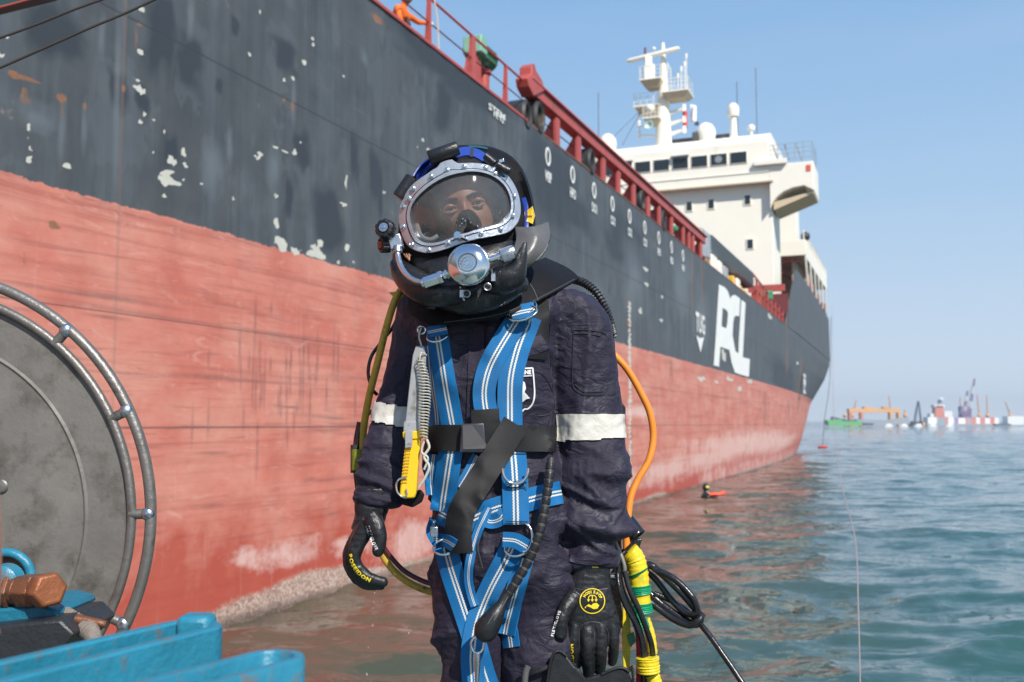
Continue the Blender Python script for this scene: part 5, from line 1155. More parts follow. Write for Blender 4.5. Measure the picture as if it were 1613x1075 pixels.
# screws
SC = Z1([(517,245),(613,227),(733,234),(785,266),(831,292),(893,393),(885,505),(818,580),(707,603),(523,655),(412,695),(319,667),(271,566),(268,450),(300,405),(325,349),(427,280)])
for x, y in SC:
    c = P(x, y, HY0 - .001 + hbow(x, y)); mb = MB(); ax = Vector((0, -1, .0)); mb.lathe(c, ax, [(.0066, 0), (.0066, .0008), (.0052, .0012), (.0050, .0032), (.0038, .0042), (.0001, .0044)], 20); sc = mb.build('screw', M_chrome, helm, smooth=True, ang=40)
    mb = MB(); a = random.uniform(0, pi); mb.box(c + ax * .0044, (.0036, .0003, .0006), (Vector((cos(a), 0, sin(a))), Vector((0, 1, 0)), Vector((-sin(a), 0, cos(a))))); setparent(mb.build('slot', M_black), sc)
mb = MB(); mb.tube([P(720,370,HY0-.018), P(722,372,HY0-.010)], [.008,.008], 18); mb.tube([P(722,372,HY0-.012), P(737,379,HY0+.005)], .0045, 14); mb.build('nose_block_knob', M_chrome, helm, smooth=True, ang=40)
# shell and hood, lofted from the ring backwards
HOOD = [(737,229),(712,230),(690,241),(668,258),(650,280),(638,300),(632,330),(628,365),(624,400),(628,432),(650,458),(690,472),(735,478),(780,470),(815,450),(832,420),(838,390),(843,360),(842,330),(836,300),(824,268),(806,246),(775,232)]
CEN_OLD = CEN; _, RH = polar(HOOD); RH = smooth_r(RH, 3)
def hring(r, dY, c=(724, 327)): return [P(c[0] + r[i] * cos(TH[i]), c[1] + r[i] * sin(TH[i]), HY0 + dY) for i in range(len(TH))]
mb = MB(); mb.loft([pring(RO - 3, .012), pring(RO * .5 + RH * .5 * .97, .04), hring(RH * .97, .085), hring(RH, .12), hring(RH * .99, .17), hring(RH * .93, .22), hring(RH * .8, .26), hring(RH * .55, .29), hring(RH * .2, .30)], caps=False)
hs = mb.build('hood_shell', M_neo, helm, smooth=True, ang=80); s = hs.modifiers.new('t', 'SOLIDIFY'); s.thickness = .004; s.offset = -1
HB = bvh_of(hs.data)
# lower face housing
mb = MB()
low = [[(640,385),(680,400),(730,388),(790,372),(826,352)], ]
mb.loft([ringpx(722 + 8, 352, 84, .04, -.06, 36, 2.4, HR), ringpx(732, 385, 94, .06, -.09, 36, 2.4, HR), ringpx(732, 410, 86, .08, -.12, 36, 2.3, HR), ringpx(736, 440, 80, .085, -.13, 36, 2.2, HR), ringpx(745, 462, 66, .075, -.11, 36, 2.1, HR), ringpx(748, 480, 40, .05, -.09, 36, 2, HR)])
face_h = mb.build('face_housing', M_rub, helm, smooth=True, ang=80, sub=1)
# the rubber wings (exhaust whiskers) and face seal flaps
def ht(name, pts, rs, m=M_rub, n=20, par=None):
    q = spline([(*p, r) for p, r in zip(pts, rs)], 6); mb = MB(); mb.tube([P(a[0], a[1], a[2]) for a in q], [a[3] for a in q], n); e = q[-1]; mb.ball(P(*e[:3]), e[3], n, 8); return mb.build(name, m, par or helm, smooth=True, ang=80)
ht('exhaust_wing', [(776,445,2.20),(792,441,2.185),(808,432,2.175),(819,413,2.165),(825,392,2.16),(827,384,2.16)], [.030,.034,.031,.017,.0085,.005])
ht('exhaust_wing', [(728,458,2.20),(706,463,2.19),(680,460,2.20),(655,448,2.225),(636,432,2.26),(626,418,2.29)], [.026,.029,.034,.034,.028,.018])
ht('chin_rubber', [(700,474,2.25),(735,476,2.22),(775,466,2.22),(815,448,2.24)], [.022,.03,.032,.026])
for a, b_, dr in (((724,452,2.172),(731,474,2.18),0),((774,425,2.158),(780,450,2.168),0)):
    mb = MB(); mb.tube([P(*a), P(*b_)], .003, 8); mb.box(P((a[0]+b_[0])/2, (a[1]+b_[1])/2, a[2]-.004), (.0045, .003, .008)); mb.build('hose_clip', M_steel, helm, smooth=True)
for x, y in ((735,463),(768,452)):
    mb = MB(); mb.torus(P(x, y, 2.149), (0, -1, -.1), .0076, .0013, 28, 8); mb.build('port_collar', M_steel, helm, smooth=True); mb = MB(); mb.lathe(P(x, y, 2.156), (0, -1, 0), [(0, 0), (.0062, 0), (.0062, .002)], 18); mb.build('port_hole', M_black, helm)
    mb = MB(); mb.tube([P(x, y, 2.158), P(x, y - 2, 2.22)], .009, 16); mb.build('port_tube', M_rub, helm, smooth=True)
fl = patch('neck_dam_flap', [[(812,358,-.16),(814,376,-.17),(808,398,-.19),(802,418,-.20),(796,434,-.20)], [(840,358,-.17),(844,374,-.185),(836,396,-.20),(820,416,-.205),(804,434,-.20)], [(863,350,-.13),(867,368,-.145),(860,392,-.17),(842,413,-.185),(813,435,-.18)]], M_rubg, helm, .004); fl['label'] = 'grey sheen rubber flap curling out at the side'
mb = MB(); mb.tube(PP([(863,350,YB-.131),(867,368,YB-.146),(860,392,YB-.171),(842,413,YB-.186),(813,435,YB-.181)], 6), .0022, 8); mb.build('flap_edge', M_rub, helm, smooth=True)
patch('neck_dam_flap', [[(640,385,-.06),(632,400,-.06),(628,420,-.07),(632,445,-.07)], [(626,385,-.02),(620,402,-.03),(619,425,-.03),(628,452,-.03)], [(634,380,.06),(622,400,.06),(622,430,.06),(634,456,.06)]], M_rub, helm, .004)
for pl in ([(846,356),(858,352)], ):
    pass
# regulator
RC = P(738, 417, 2.125); RA = Vector((-.12, -1, .12)).normalized()
mb = MB(); mb.lathe(RC, RA, [(.030, -.05), (.036, -.02), (.0455, -.012), (.0470, -.004), (.0468, .001), (.0445, .0045), (.0425, .0050), (.0410, .0065), (.0360, .0105), (.0290, .0140), (.0225, .0158), (.0210, .0160), (.0205, .0145)], 64); reg = mb.build('regulator', M_chrome, helm, smooth=True, ang=35)
mb = MB(); mb.lathe(RC, RA, [(.0206, .0135), (.0206, .0152), (.0190, .0150), (.0187, .0138), (.0, .0145)], 48); setparent(mb.build('regulator_emblem', mat('emblem_grey', (.10, .105, .11), .4, .5)), helm)
em = mat('emblem_relief', (.32, .33, .34), .35, .7); X_ = Vector((1, 0, .0)); 
mb = MB(); mb.torus(RC + RA * .0150, RA, .0182, .0006, 40, 6); mb.torus(RC + RA * .0150, RA, .0112, .0005, 32, 6); mb.torus(RC + RA * .0150, RA, .0060, .0007, 24, 6)
for i in range(26):
    a = 2 * pi * i / 26; u = (Vector((1, 0, 0)) * cos(a) + Vector((0, 0, 1)) * sin(a)); mb.box(RC + RA * .0150 + u * .0147, (.0016, .0006, .0006 + .0005 * (i % 2)), (u, RA, Vector((-sin(a), 0, cos(a)))))
for i in range(7):
    a = 2 * pi * i / 7; u = (Vector((1, 0, 0)) * cos(a) + Vector((0, 0, 1)) * sin(a)); mb.box(RC + RA * .0150 + u * .0085, (.0022, .0006, .0006), (u, RA, Vector((-sin(a), 0, cos(a)))))
mb.build('emblem_relief', em, helm)
mb = MB(); mb.tube([P(766,411,2.15), P(790,403,2.15)], .0068, 16); mb.tube([P(764,412,2.15), P(771,410,2.15)], .010, 6); mb.tube([P(783,406,2.15), P(788,404,2.15)], .0095, 16); mb.build('adjustment_stem', M_chrome, helm, smooth=True, ang=40)
mb = MB(); mb.tube([P(787,404.5,2.148), P(789,404,2.148), P(809,396.5,2.148), P(811,396,2.148)], [.0125, .0145, .0145, .0125], 24); kb = mb.build('adjustment_knob', M_steel, helm, smooth=True, ang=40)
for i in range(24):
    a = 2 * pi * i / 24; d = (P(809,396.5,2.148) - P(789,404,2.148)).normalized(); u = d.cross(Vector((0, 1, 0))).normalized(); w_ = d.cross(u); c = (P(809,396.5,2.148) + P(789,404,2.148)) / 2 + (u * cos(a) + w_ * sin(a)) * .0146
    mb = MB(); mb.box(c, (.0125, .0006, .0006), (d, u, w_)); setparent(mb.build('knurl', M_steel), kb)
# bent pipe, hex fitting, side block and knobs
mb = MB(); mb.tube(PP([(626,388,2.20),(627,402,2.195),(632,420,2.185),(643,435,2.175),(656,443,2.165),(670,445,2.155)], 8), .0062, 16); mb.build('bent_pipe', M_chrome, helm, smooth=True)
mb = MB(); mb.tube([P(668,446.5,2.152), P(692,438.5,2.148)], .0140, 6); mb.tube([P(692,438.5,2.148), P(698,436,2.146)], .0155, 6); mb.tube([P(698,436,2.146), P(706,431,2.144)], .0085, 14); mb.tube([P(702,435,2.144), P(707,430,2.143)], .0115, 6); mb.tube([P(664,447,2.153), P(669,445.5,2.152)], .010, 14); mb.build('hex_fitting', M_chrome, helm, bevel=.0012)
mb = MB(); mb.box(P(624, 383, 2.215), (.014, .02, .016), (HX, HY, HZ)); mb.tube([P(626,388,2.2), P(627,399,2.197)], .0105, 14); mb.tube([P(626,394,2.199), P(626.5,398,2.198)], .0125, 6); mb.build('side_block', M_steel, helm, bevel=.002)
def knob(px, py, Y, r, ax, nm, face=M_steel):
    c = P(px, py, Y); ax = Vector(ax).normalized(); u = ax.cross(Vector((0, 0, 1))).normalized(); w_ = ax.cross(u); n = 72; prof = [(.55, -.012), (.98, -.010), (1, -.004), (1, .006), (.93, .010), (.62, .012), (.55, .009), (.0, .009)]; mb = MB()
    mb.loft([[c + ax * h + (u * cos(2 * pi * k / n) + w_ * sin(2 * pi * k / n)) * max(r * q * (1 - (.09 if q > .9 else 0) * (1 if (k % 8) < 3 else 0)), 1e-5) for k in range(n)] for q, h in prof])
    o = mb.build(nm, M_rub, helm, smooth=True, ang=35); mb = MB(); mb.lathe(c + ax * .010, ax, [(r * .5, 0), (r * .46, .003), (r * .2, .0032), (r * .17, .0045), (0, .0045)], 24); setparent(mb.build('knob_boss', face, None, smooth=True, ang=35), helm); return o
knob(607, 361, 2.185, .0225, (-.25, -1, .15), 'valve_knob'); knob(606, 386, 2.21, .0185, (-.9, -.6, -.1), 'valve_knob', mat('red_knob_face', (.35, .05, .03), .5))
mb = MB(); mb.tube([P(607,362,2.19), P(620,380,2.21)], .009, 14); mb.tube([P(608,386,2.215), P(622,384,2.215)], .009, 14); mb.build('valve_stem', M_steel, helm, smooth=True)
mb = MB()
for k in range(5): mb.tube(PP([(636 + k * 2, 400 + 3 * (k % 2), 2.21), (641 + k, 406 + k, 2.205), (647 - k, 402 + 2 * k, 2.21)], 5), .0016, 6)
mb.build('valve_wiring', mat('coppery_fitting', (.35, .17, .10), .4, .6), helm, smooth=True)
# over-the-top clamps, tab, straps
def clamp(a, b_, r, Y, nm='strap_clamp'):
    p, q = P(*a, Y), P(*b_, Y); d = (q - p); mb = MB(); mb.tube([p, p + d * .04, q - d * .04, q], [r * .86, r, r, r * .86], 24); mb.build(nm, M_rub, helm, smooth=True, ang=40)
clamp((675,249), (722,233), .0165, 2.225); clamp((650,280), (628,312), .0165, 2.26); clamp((764,245), (780,258), .0085, 2.235); clamp((783,260), (803,271), .0100, 2.235)
mb = MB(); mb.prism([P(x, y, HY0 + .002) for x, y in Z1([(466,235),(478,203),(546,184),(566,212),(540,222)])], (0, .012, 0)); mb.build('clamp_lug', M_ring, helm, bevel=.001)
mb = MB(); mb.box(P(790,255,2.235), (.006,.008,.004), (HX,HY,HZ)); mb.build('clamp_buckle', M_chrome, helm, bevel=.001)
def hb(nm, pts, w, m, off=.004): return band(nm, pts, w, m, helm, off, .003, HB, 5, 6, 2)
hb('spider_strap', [(650,298),(657,280),(668,264),(682,253)], 13, M_blue); hb('spider_strap', [(716,243),(734,239),(750,242),(764,250)], 13, M_blue); hb('spider_strap', [(824,312),(828,325),(830,342),(829,358)], 7, M_blue, .003)
hb('strap_keeper', [(744,234),(742,248)], 5, M_black, .006); hb('strap_keeper', [(654,280),(662,288)], 4, M_black, .006)
hb('spider_strap', [(738,232),(752,232),(768,235)], 3, mat('teal_trim', (.01, .07, .08), .6), .003)
surf_poly([(826,335),(839,325),(843,340),(839,353),(828,348)], M_plasty, helm, HB, 'yellow_tag', .006); surf_text('Kirby', 828, 344, 5, -.05, M_black, helm, HB, 'tag_word', .03, .0075)
# oral-nasal mask inside
mb = MB(); cm = HC + HZ * -.040 + HY * -.088
mb.loft([[cm + HX * (w * cos(2 * pi * k / 28)) + HZ * (h_ * sin(2 * pi * k / 28) + dz) + HY * (-dy - .006 * cos(2 * pi * k / 28) ** 2 * -1) for k in range(28)] for w, h_, dy, dz in ((.030, .040, -.014, -.004), (.027, .037, .0, -.004), (.022, .031, .014, -.005), (.022, .026, .028, -.006), (.010, .012, .033, -.010))])
mb.build('oral_nasal_mask', M_neo, helm, smooth=True, ang=80)
mb = MB(); mb.tube(PP([(655,350,2.30),(663,372,2.28),(678,378,2.27),(690,372,2.27)], 6), .006, 12); mb.tube(PP([(645,352,2.31),(655,376,2.29),(672,388,2.27)], 6), .004, 12); mb.build('defogger_tube', mat('clear_grey_tube', (.35, .36, .36), .2), helm, smooth=True)

# corrugated hose over the shoulder, strap end behind the arm
bs = thing('bailout_hose', 'black ribbed hose curling over the shoulder at the right of the picture', 'hose', P(950, 480, 2.45))
pth = PP([(900,440,2.50),(920,446,2.47),(938,460,2.45),(952,482,2.445),(960,505,2.46),(966,530,2.50)], 10)
mb = MB(); mb.tube(pth, .008, 12); mb.build('inner_hose', M_black, bs, smooth=True); acc = 0
for i in range(1, len(pth) - 1):
    acc += (pth[i] - pth[i - 1]).length
    if acc > .006:
        d = (pth[i + 1] - pth[i]).normalized(); mb = MB(); mb.lathe(pth[i], d, [(.008, -.002), (.0115, 0), (.008, .002)], 14); mb.build('hose_rib', M_rub, bs, smooth=True); acc = 0
bk = thing('bailout_cylinder_pack', 'black harness buckle pad sticking out behind the sleeve with the silver band', 'dive gear', P(976, 655, 2.5))
mb = MB(); mb.prism([P(x, y, 2.46) for x, y in ((955,628),(978,632),(986,642),(985,672),(976,681),(955,676))], (0, .05, 0)); mb.build('buckle_pad', M_rub, bk, bevel=.004)
mb = MB(); mb.tube([P(800,560,2.66), P(810,900,2.66)], .085, 28); mb.ball(P(800,560,2.66), .085, 28, 12); mb.tube([P(800,540,2.66), P(798,500,2.66)], .02, 14); mb.build('cylinder', mat('yellow_cylinder_paint', (.7, .45, .03), .4), bk, smooth=True)
# ================================================================== far anchorage and yard, 1.2 km off
FY = 1200.0
def FP(px, py, Y=FY): return P(px, py, Y)
def fz(py, Y=FY): return P(806, py, Y).z
M_orange = mat('yard_orange', (.72, .36, .12), .6, var=.1, vscale=.05)
M_coral = mat('yard_coral_red', (.62, .20, .13), .6, var=.1, vscale=.05)
M_fgreen = mat('barge_green', (.10, .42, .12), .6, var=.2, vscale=.05)
M_fwhite = mat('far_white', (.75, .75, .74), .6, var=.06, vscale=.05)
M_fgrey = mat('far_grey', (.30, .34, .38), .7, var=.2, vscale=.05)
M_fdark = mat('far_dark', (.07, .09, .12), .7, var=.2, vscale=.05)
M_mauve = mat('crane_mauve', (.30, .20, .34), .6, var=.1, vscale=.05)
def fbox(mb, x0, y0, x1, y1, Y=FY, dep=18.0):
    a = P(x0, y1, Y); b = P(x1, y0, Y); z0 = min(a.z, 0.0) if y1 >= 670 else a.z
    mb.hexa([(a.x, Y, z0), (b.x, Y, z0), (b.x, Y + dep, z0), (a.x, Y + dep, z0), (a.x, Y, b.z), (b.x, Y, b.z), (b.x, Y + dep, b.z), (a.x, Y + dep, b.z)])
def fobj(name, boxes, m, par, Y=FY, dep=18.0, bev=0):
    mb = MB()
    for q in boxes: fbox(mb, *q, Y, dep)
    return mb.build(name, m, par, bevel=bev)
def truss(mb, a, b, w0, w1, n, r):
    """lattice boom: four chords with zigzag bracing"""
    a, b = Vector(a), Vector(b); d = (b - a).normalized(); u = Vector((0, 1, 0)); v = d.cross(u).normalized(); prev = None
    for i in range(n + 1):
        t = i / n; c = a.lerp(b, t); w = w0 + (w1 - w0) * t; q = [c + (u * su + v * sv) * w for su, sv in ((-1, -1), (1, -1), (1, 1), (-1, 1))]
        if prev:
            for k in range(4): mb.cyl(prev[k], q[k], r, 4); mb.cyl(prev[k], q[(k + 1) % 4], r * .7, 4)
        prev = q
def Z0(x, Y=FY): return Vector((P(x, 668, Y).x, Y, 0))
# gantry crane
g = thing('gantry_crane', 'wide orange gantry crane on red legs beyond the green barge', 'crane', Z0(1380, 1260))
fobj('girder', [(1338,644,1418,650)], M_orange, g, 1260, 10); fobj('trolley', [(1362,641,1372,644),(1392,641,1400,644.5)], M_orange, g, 1260, 10)
for x in (1340, 1358, 1404, 1417): fobj('leg', [(x - 1.5, 650, x + 1.5, 670)], M_coral if x < 1400 else M_orange, g, 1260, 8)
for i, (x, yt, dx, bw, Y, lab) in enumerate([(1343, 630, 6, 0, 1300, 'slim orange jib crane leaning right over the left end of the orange gantry'), (1404, 624, -4, 0, 1300, 'tall thin pale orange jib crane above the right half of the orange gantry'), (1426, 645, -1, 0, 1300, 'short orange crane with round cab at the right end of the orange gantry'), (1331, 655, 0, 0, 1290, 'squat orange crane cab left of the orange gantry'),
    (1543, 622, -4, 0, 1330, 'slender orange jib crane just right of the striped twin boom crane'), (1556, 623, -2, 0, 1330, 'pale orange jib crane standing second right of the striped twin boom crane'), (1592, 633, -9, 0, 1330, 'orange jib crane leaning left near the right edge of the picture'), (1514, 626, -2, 0, 1330, 'faint thin orange jib left of the striped twin boom crane')]):
    c = thing('jib_crane', lab, 'crane', Z0(x, Y), 'orange jib cranes of the far yard'); zb = fz(656, Y); b0 = Z0(x, Y)
    mb = MB(); mb.cyl(b0, (b0.x, Y, zb), 1.3, 8); mb.build('pedestal', M_orange, c)
    mb = MB(); mb.ball((b0.x, Y, zb + 1), 2.6, 10, 8); mb.build('cab', M_orange, c, smooth=True)
    mb = MB(); truss(mb, (b0.x, Y, zb + 2), P(x + dx, yt, Y), .9, .3, 8, .2); mb.build('jib', M_orange, c)
# dark lattice crane and striped twin boom floating crane
c = thing('lattice_crane', 'dark A-frame lattice crane standing between the gantry and the white drilling tower', 'crane', Z0(1446, 1250))
mb = MB(); truss(mb, Z0(1440, 1250) + Vector((0, 0, 3)), P(1446, 632, 1250), 1.2, .5, 9, .3); mb.build('boom', M_fdark, c); mb = MB(); truss(mb, Z0(1451, 1250) + Vector((0, 0, 3)), P(1447, 632, 1250), 1.0, .4, 9, .3); mb.build('strut', M_fdark, c); fobj('barge', [(1438,664,1455,670)], M_fdark, c, 1250)
c = thing('twin_boom_crane', 'tallest far crane with two white and mauve striped booms', 'crane', Z0(1524, 1300))
for (x0, x1, yt) in ((1518, 1524, 616), (1526, 1535, 597)):
    a, b = P(x0, 656, 1300), P(x1, yt, 1300)
    for k in range(5):
        mb = MB(); truss(mb, a.lerp(b, k / 5), a.lerp(b, (k + 1) / 5), 1.7 - .22 * k, 1.5 - .22 * k, 3, .42); mb.build('boom_section', M_mauve if k % 2 == (0 if x0 < 1520 else 0) else M_fwhite, c)
mb = MB(); mb.tube([P(1508, 656, 1300), P(1520, 640, 1300), P(1535, 598, 1300)], .25, 4); mb.build('stay', M_fgrey, c); fobj('machine_house', [(1515,640,1530,658)], M_mauve, c, 1300, 10)
# rig with white tower
c = thing('drilling_tower', 'coral and white tower with a round white top platform behind the containers', 'tower', Z0(1482, 1290))
fobj('tower_leg', [(1474,640,1486,668)], M_coral, c, 1290, 10); fobj('tower_deck', [(1472,638,1488,642)], M_fwhite, c, 1290, 12); fobj('mast', [(1479,631,1484,638)], M_fgrey, c, 1290, 4); mb = MB(); mb.lathe(P(1482, 631, 1290), (0, 0, 1), [(0, 0), (3, 0), (3.4, 2), (1.5, 3.4), (0, 3.5)], 12); mb.build('top_platform', M_fwhite, c, smooth=True)
fobj('annex', [(1488,648,1500,668),(1466,652,1474,668)], M_fwhite, c, 1292, 10)
# container / block row
cols = [M_fwhite, M_fgrey, M_coral, M_fwhite, M_mauve, M_fwhite, M_coral, M_fgrey, M_coral, M_fwhite, M_coral, M_fwhite, M_coral, M_fwhite]
xs_ = [1462, 1476, 1489, 1494, 1503, 1510, 1521, 1524, 1530, 1538, 1544, 1552, 1560, 1567, 1574]
names = ['white', 'grey', 'coral red', 'white', 'mauve', 'white', 'coral red', 'grey', 'coral red', 'white', 'coral red', 'white', 'coral red', 'white']
near = ['at the left end of the block row', 'under the white round topped tower', 'right of the round topped tower', 'second right of the round topped tower', 'in the block row left of the striped crane', 'under the left striped boom', 'under the striped booms', 'directly below the tall striped boom', 'right below the tallest boom', 'first white one right of the striped crane', 'between two white blocks right of the striped crane', 'under the pale jib crane', 'last coral one of the row', 'at the right end of the block row']
for i in range(14):
    c = tag(fobj('hull_block', [(xs_[i], 657.5 + (i * 37 % 3) * .6, xs_[i + 1] - .5, 669.5)], cols[i], None, 1240, 14), names[i] + ' ship block ' + near[i], 'ship block', 'stacked hull blocks along the far quay')
q = fobj('quay', [(1460,668,1580,671.5)], M_fgrey, None, 1225, 30); tag(q, 'pale grey floating quay carrying the row of coral and white blocks', 'quay')
o = fobj('far_building', [(1588,656,1613,669.5)], M_fwhite, None, 1240, 14); tag(o, 'pale long building cut by the right edge of the picture', 'building')
# green barge
c = thing('green_barge', 'bright green barge lying in front of the orange gantry crane', 'barge', Z0(1330, 1150))
mb = MB(); Y = 1150; xs2 = [(1303, 662), (1326, 661), (1326, 664), (1358, 664), (1358, 670.5), (1306, 670.5)]; mb.prism([P(x, y, Y) for x, y in xs2], (0, 14, 0)); mb.build('hull', M_fgreen, c); mb = MB(); mb.prism([P(x, y, Y + 3) for x, y in ((1310,661.5),(1312,656.5),(1322,659),(1332,661),(1350,663),(1350,665),(1310,665))], (0, 6, 0)); mb.build('deck_gear', M_fdark, c)
mb = MB(); mb.prism([P(x, y, 1160) for x, y in ((1358,666),(1378,667),(1374,670.5),(1359,670.5))], (0, 8, 0)); tag(mb.build('dark_tug', M_fdark), 'low dark tug at the stern of the green barge', 'tug')
mb = MB(); mb.prism([P(x, y, 1230) for x, y in ((1350,661),(1400,662),(1432,658),(1434,668.5),(1352,668.5))], (0, 14, 0)); tag(mb.build('grey_ship', M_fgrey), 'long pale grey ship moored beneath the orange gantry', 'ship')
# white boats
for x, lab in ((1399, 'small white launch below the right end of the orange gantry'), (1423, 'small white launch right of the orange gantry'), (1446, 'small white launch below the dark lattice crane'), (1468, 'small white launch left of the block row'), (1495, 'small white launch in front of the round topped tower')):
    Y = 1000; c = thing('motor_launch', lab, 'boat', Vector((P(x, 668, Y).x, Y, 0)), 'white launches at anchor'); bx = P(x, 668, Y).x
    mb = MB(); mb.loft([[Vector((bx + sx * .98 ** abs(sx), Y + w, .2 - .2)), Vector((bx + sx, Y + w, 1.6)), Vector((bx + sx, Y - w, 1.6)), Vector((bx + sx * .98, Y - w, 0))] for sx, w in ((-4.4, .3), (-3.5, 1.2), (0, 1.6), (3.6, 1.4), (4.2, 1.2))]); mb.build('hull', M_fwhite, c)
    mb = MB(); mb.box((bx + .5, Y, 2.2), (2.2, 1, .7)); mb.build('cabin', M_fwhite, c, bevel=.1)
for x, lab, m in ((1455, 'orange buoy between two white launches', M_orange), ):
    mb = MB(); mb.lathe(P(x, 670, 900) * 1, (0, 0, 1), [(0, -1), (1.2, -1), (1.3, 1), (.4, 3), (0, 3.2)], 10); tag(mb.build('buoy', m, smooth=True), lab, 'buoy')
mb = MB(); mb.prism([P(x, y, 1150) for x, y in ((1568,668),(1594,668),(1590,671),(1570,671))], (0, 8, 0)); tag(mb.build('dark_barge', M_fdark), 'flat dark barge below the leaning jib crane at far right', 'barge')
# low land behind
mb = MB(); r = random.Random(2); top = [(x, 668 - 2.2 - 1.8 * r.random()) for x in np.arange(1180, 1900, 6)]; Y = 2600
mb.prism([P(1180, 671, Y)] + [P(x, y, Y) for x, y in top] + [P(1900, 671, Y)], (0, 300, 0)); tag(mb.build('far_shore', M_fgrey), kind='structure')
# humid air
hz = MB(); hz.box((700, 1200, 38), (3600, 1800, 44)); hm = bpy.data.materials.new('haze'); hm.use_nodes = True; nt = hm.node_tree; nt.nodes.remove(nt.nodes['Principled BSDF'])
pv = nt.nodes.new('ShaderNodeVolumePrincipled'); pv.inputs['Color'].default_value = (.78, .90, 1, 1); pv.inputs['Density'].default_value = .00022; pv.inputs['Anisotropy'].default_value = .2; nt.links.new(pv.outputs[0], nt.nodes['Material Output'].inputs['Volume'])
USE_HAZE = True
if USE_HAZE: tag(hz.build('haze', hm), kind='stuff')

# swimmer beside the hull
sw = thing('person', 'swimmer in black and yellow hood floating on an orange vest beside the hull', 'person', P(1120, 780, 38.6)); Y = 38.6
def skinmesh(name, verts, edges, rad, m, par, lv=2):
    me = bpy.data.meshes.new(name); me.from_pydata(verts, edges, []); o = link(bpy.data.objects.new(name, me)); s = o.modifiers.new('s', 'SKIN')
    for v, r in zip(me.skin_vertices[0].data, rad): v.radius = (r, r) if not isinstance(r, tuple) else r
    me.skin_vertices[0].data[0].use_root = True; sb = o.modifiers.new('ss', 'SUBSURF'); sb.levels = lv; sb.render_levels = lv; me.materials.append(m); setparent(o, par); return o
c0 = Vector((P(1112, 778, Y).x, Y, .05))
skinmesh('body', [c0 + Vector(v) for v in ((0,0,-.15),(0,0,.10),(0,0,.2),(0,0,.32),(.25,0,.02),(.5,.05,.0),(-.2,0,-.1),(.6,0,-.2))], [(0,1),(1,2),(2,3),(1,4),(4,5),(1,6),(0,7)], [.17,.13,.07,.10,.07,.05,.06,.1], mat('swimmer_black', (.015,.015,.015), .3), sw)
mb = MB(); mb.ball(c0 + Vector((0, 0, .32)), .135, 18, 12, (1, 1, 1.15)); mb.build('hood', M_rub, sw, smooth=True); mb = MB(); mb.ball(c0 + Vector((.03, -.07, .33)), .085, 14, 10, (1.1, .9, .7)); mb.build('hood_panel', mat('fluorescent_yellow', (.65, .7, .03), .4), sw, smooth=True)
mb = MB(); mb.tube([c0 + Vector(v) for v in ((.1, -.08, .05), (.3, -.1, .07), (.5, -.1, .06), (.68, -.08, .12), (.72, -.05, .04))], [.07, .06, .07, .09, .04], 10); mb.build('float_vest', mat('float_orange_red', (.80, .10, .04), .5), sw, smooth=True)
# red float with its line, fishing lines
fl_ = thing('float', 'small red float on the water at the foot of a thin line', 'float', P(1296, 705, 118)); mb = MB(); c = Vector((P(1296, 705, 118).x, 118, .1)); mb.ball(c, .6, 14, 8, (1, 1, .22)); mb.build('float_body', mat('float_red', (.75, .08, .08), .5), fl_, smooth=True)
M_line = mat('nylon_line', (.34, .28, .26), .5)
mb = MB(); mb.tube(PP([(1309,500,110),(1307,600,114),(1299,660,116),(1296,703,118)], 8), .035, 5); tag(mb.build('mooring_line', M_line), 'thin line dropping from the stern to the red float', 'line')
mb = MB(); mb.tube(PP([(1311,480,60),(1313,640,30),(1325,760,14),(1347,850,8),(1352,960,5),(1355,1075,3.6),(1357,1180,3.0)], 10), [q[2] * (.00018 + .00050 * min(1, i / 40)) for i, q in enumerate(spline([(1311,480,60),(1313,640,30),(1325,760,14),(1347,850,8),(1352,960,5),(1355,1075,3.6),(1357,1180,3.0)], 10))], 5); tag(mb.build('fishing_line', M_line), 'thin pale line slanting down across the open water to the bottom edge', 'line')

# deck hand bending at the rail
DS, DZ = wall(634, 8, .3)[0] - 16.1, wall(634, 8, .3)[1] - 11.52
w = thing('person', 'deck hand in orange boiler suit leaning at the ship rail with a white glove', 'person', S(16.1 + DS, .6, ZD)); c = S(16.0, .45, 0)
def L(s, t, z): return S(s + DS, t, z)
vs = [L(16.2,.7,10.75), L(16.15,.55,11.0), L(16.1,.35,11.3), L(16.1,.28,11.48), L(16.1,.2,11.64), L(16.35,.25,11.36), L(16.6,.2,11.33), L(16.9,.12,11.42), L(15.8,.25,11.36), L(15.7,.15,11.1), L(15.8,.1,10.9), L(16.4,.6,10.6), L(16.45,.2,10.75), L(16.4,.5,10.5), L(15.95,.6,10.6), L(15.9,.2,10.75), L(15.9,.5,10.5)]
vs = [v + Vector((0, 0, DZ)) for v in vs]; print('worker', DS, DZ)
skinmesh('body', vs, [(0,1),(1,2),(2,3),(3,4),(2,5),(5,6),(6,7),(2,8),(8,9),(9,10),(0,11),(11,12),(12,13),(0,14),(14,15),(15,16)], [.15,.16,.17,.06,.09,.07,.055,.04,.07,.055,.04,.09,.07,.06,.09,.07,.06], mat('orange_boiler_suit', (.85, .16, .015), .7), w)
h_ = vs[4]; mb = MB(); mb.ball(h_, .105, 18, 12, (.85, .95, 1.15)); hd_ = mb.build('head', mat('dark_skin', (.16, .08, .05), .5), w, smooth=True)
mb = MB(); mb.ball(h_ + Vector((.02, .03, .035)), .11, 16, 10, (.85, .95, 1.05)); mb.build('hair', mat('hair_black', (.01, .01, .01), .6), w, smooth=True)
for sx in (-1, 1): mb = MB(); mb.ball(h_ + Vector((.035 * sx, -.095, .015)), .012, 8, 6); mb.build('eye', M_print_w, w, smooth=True)
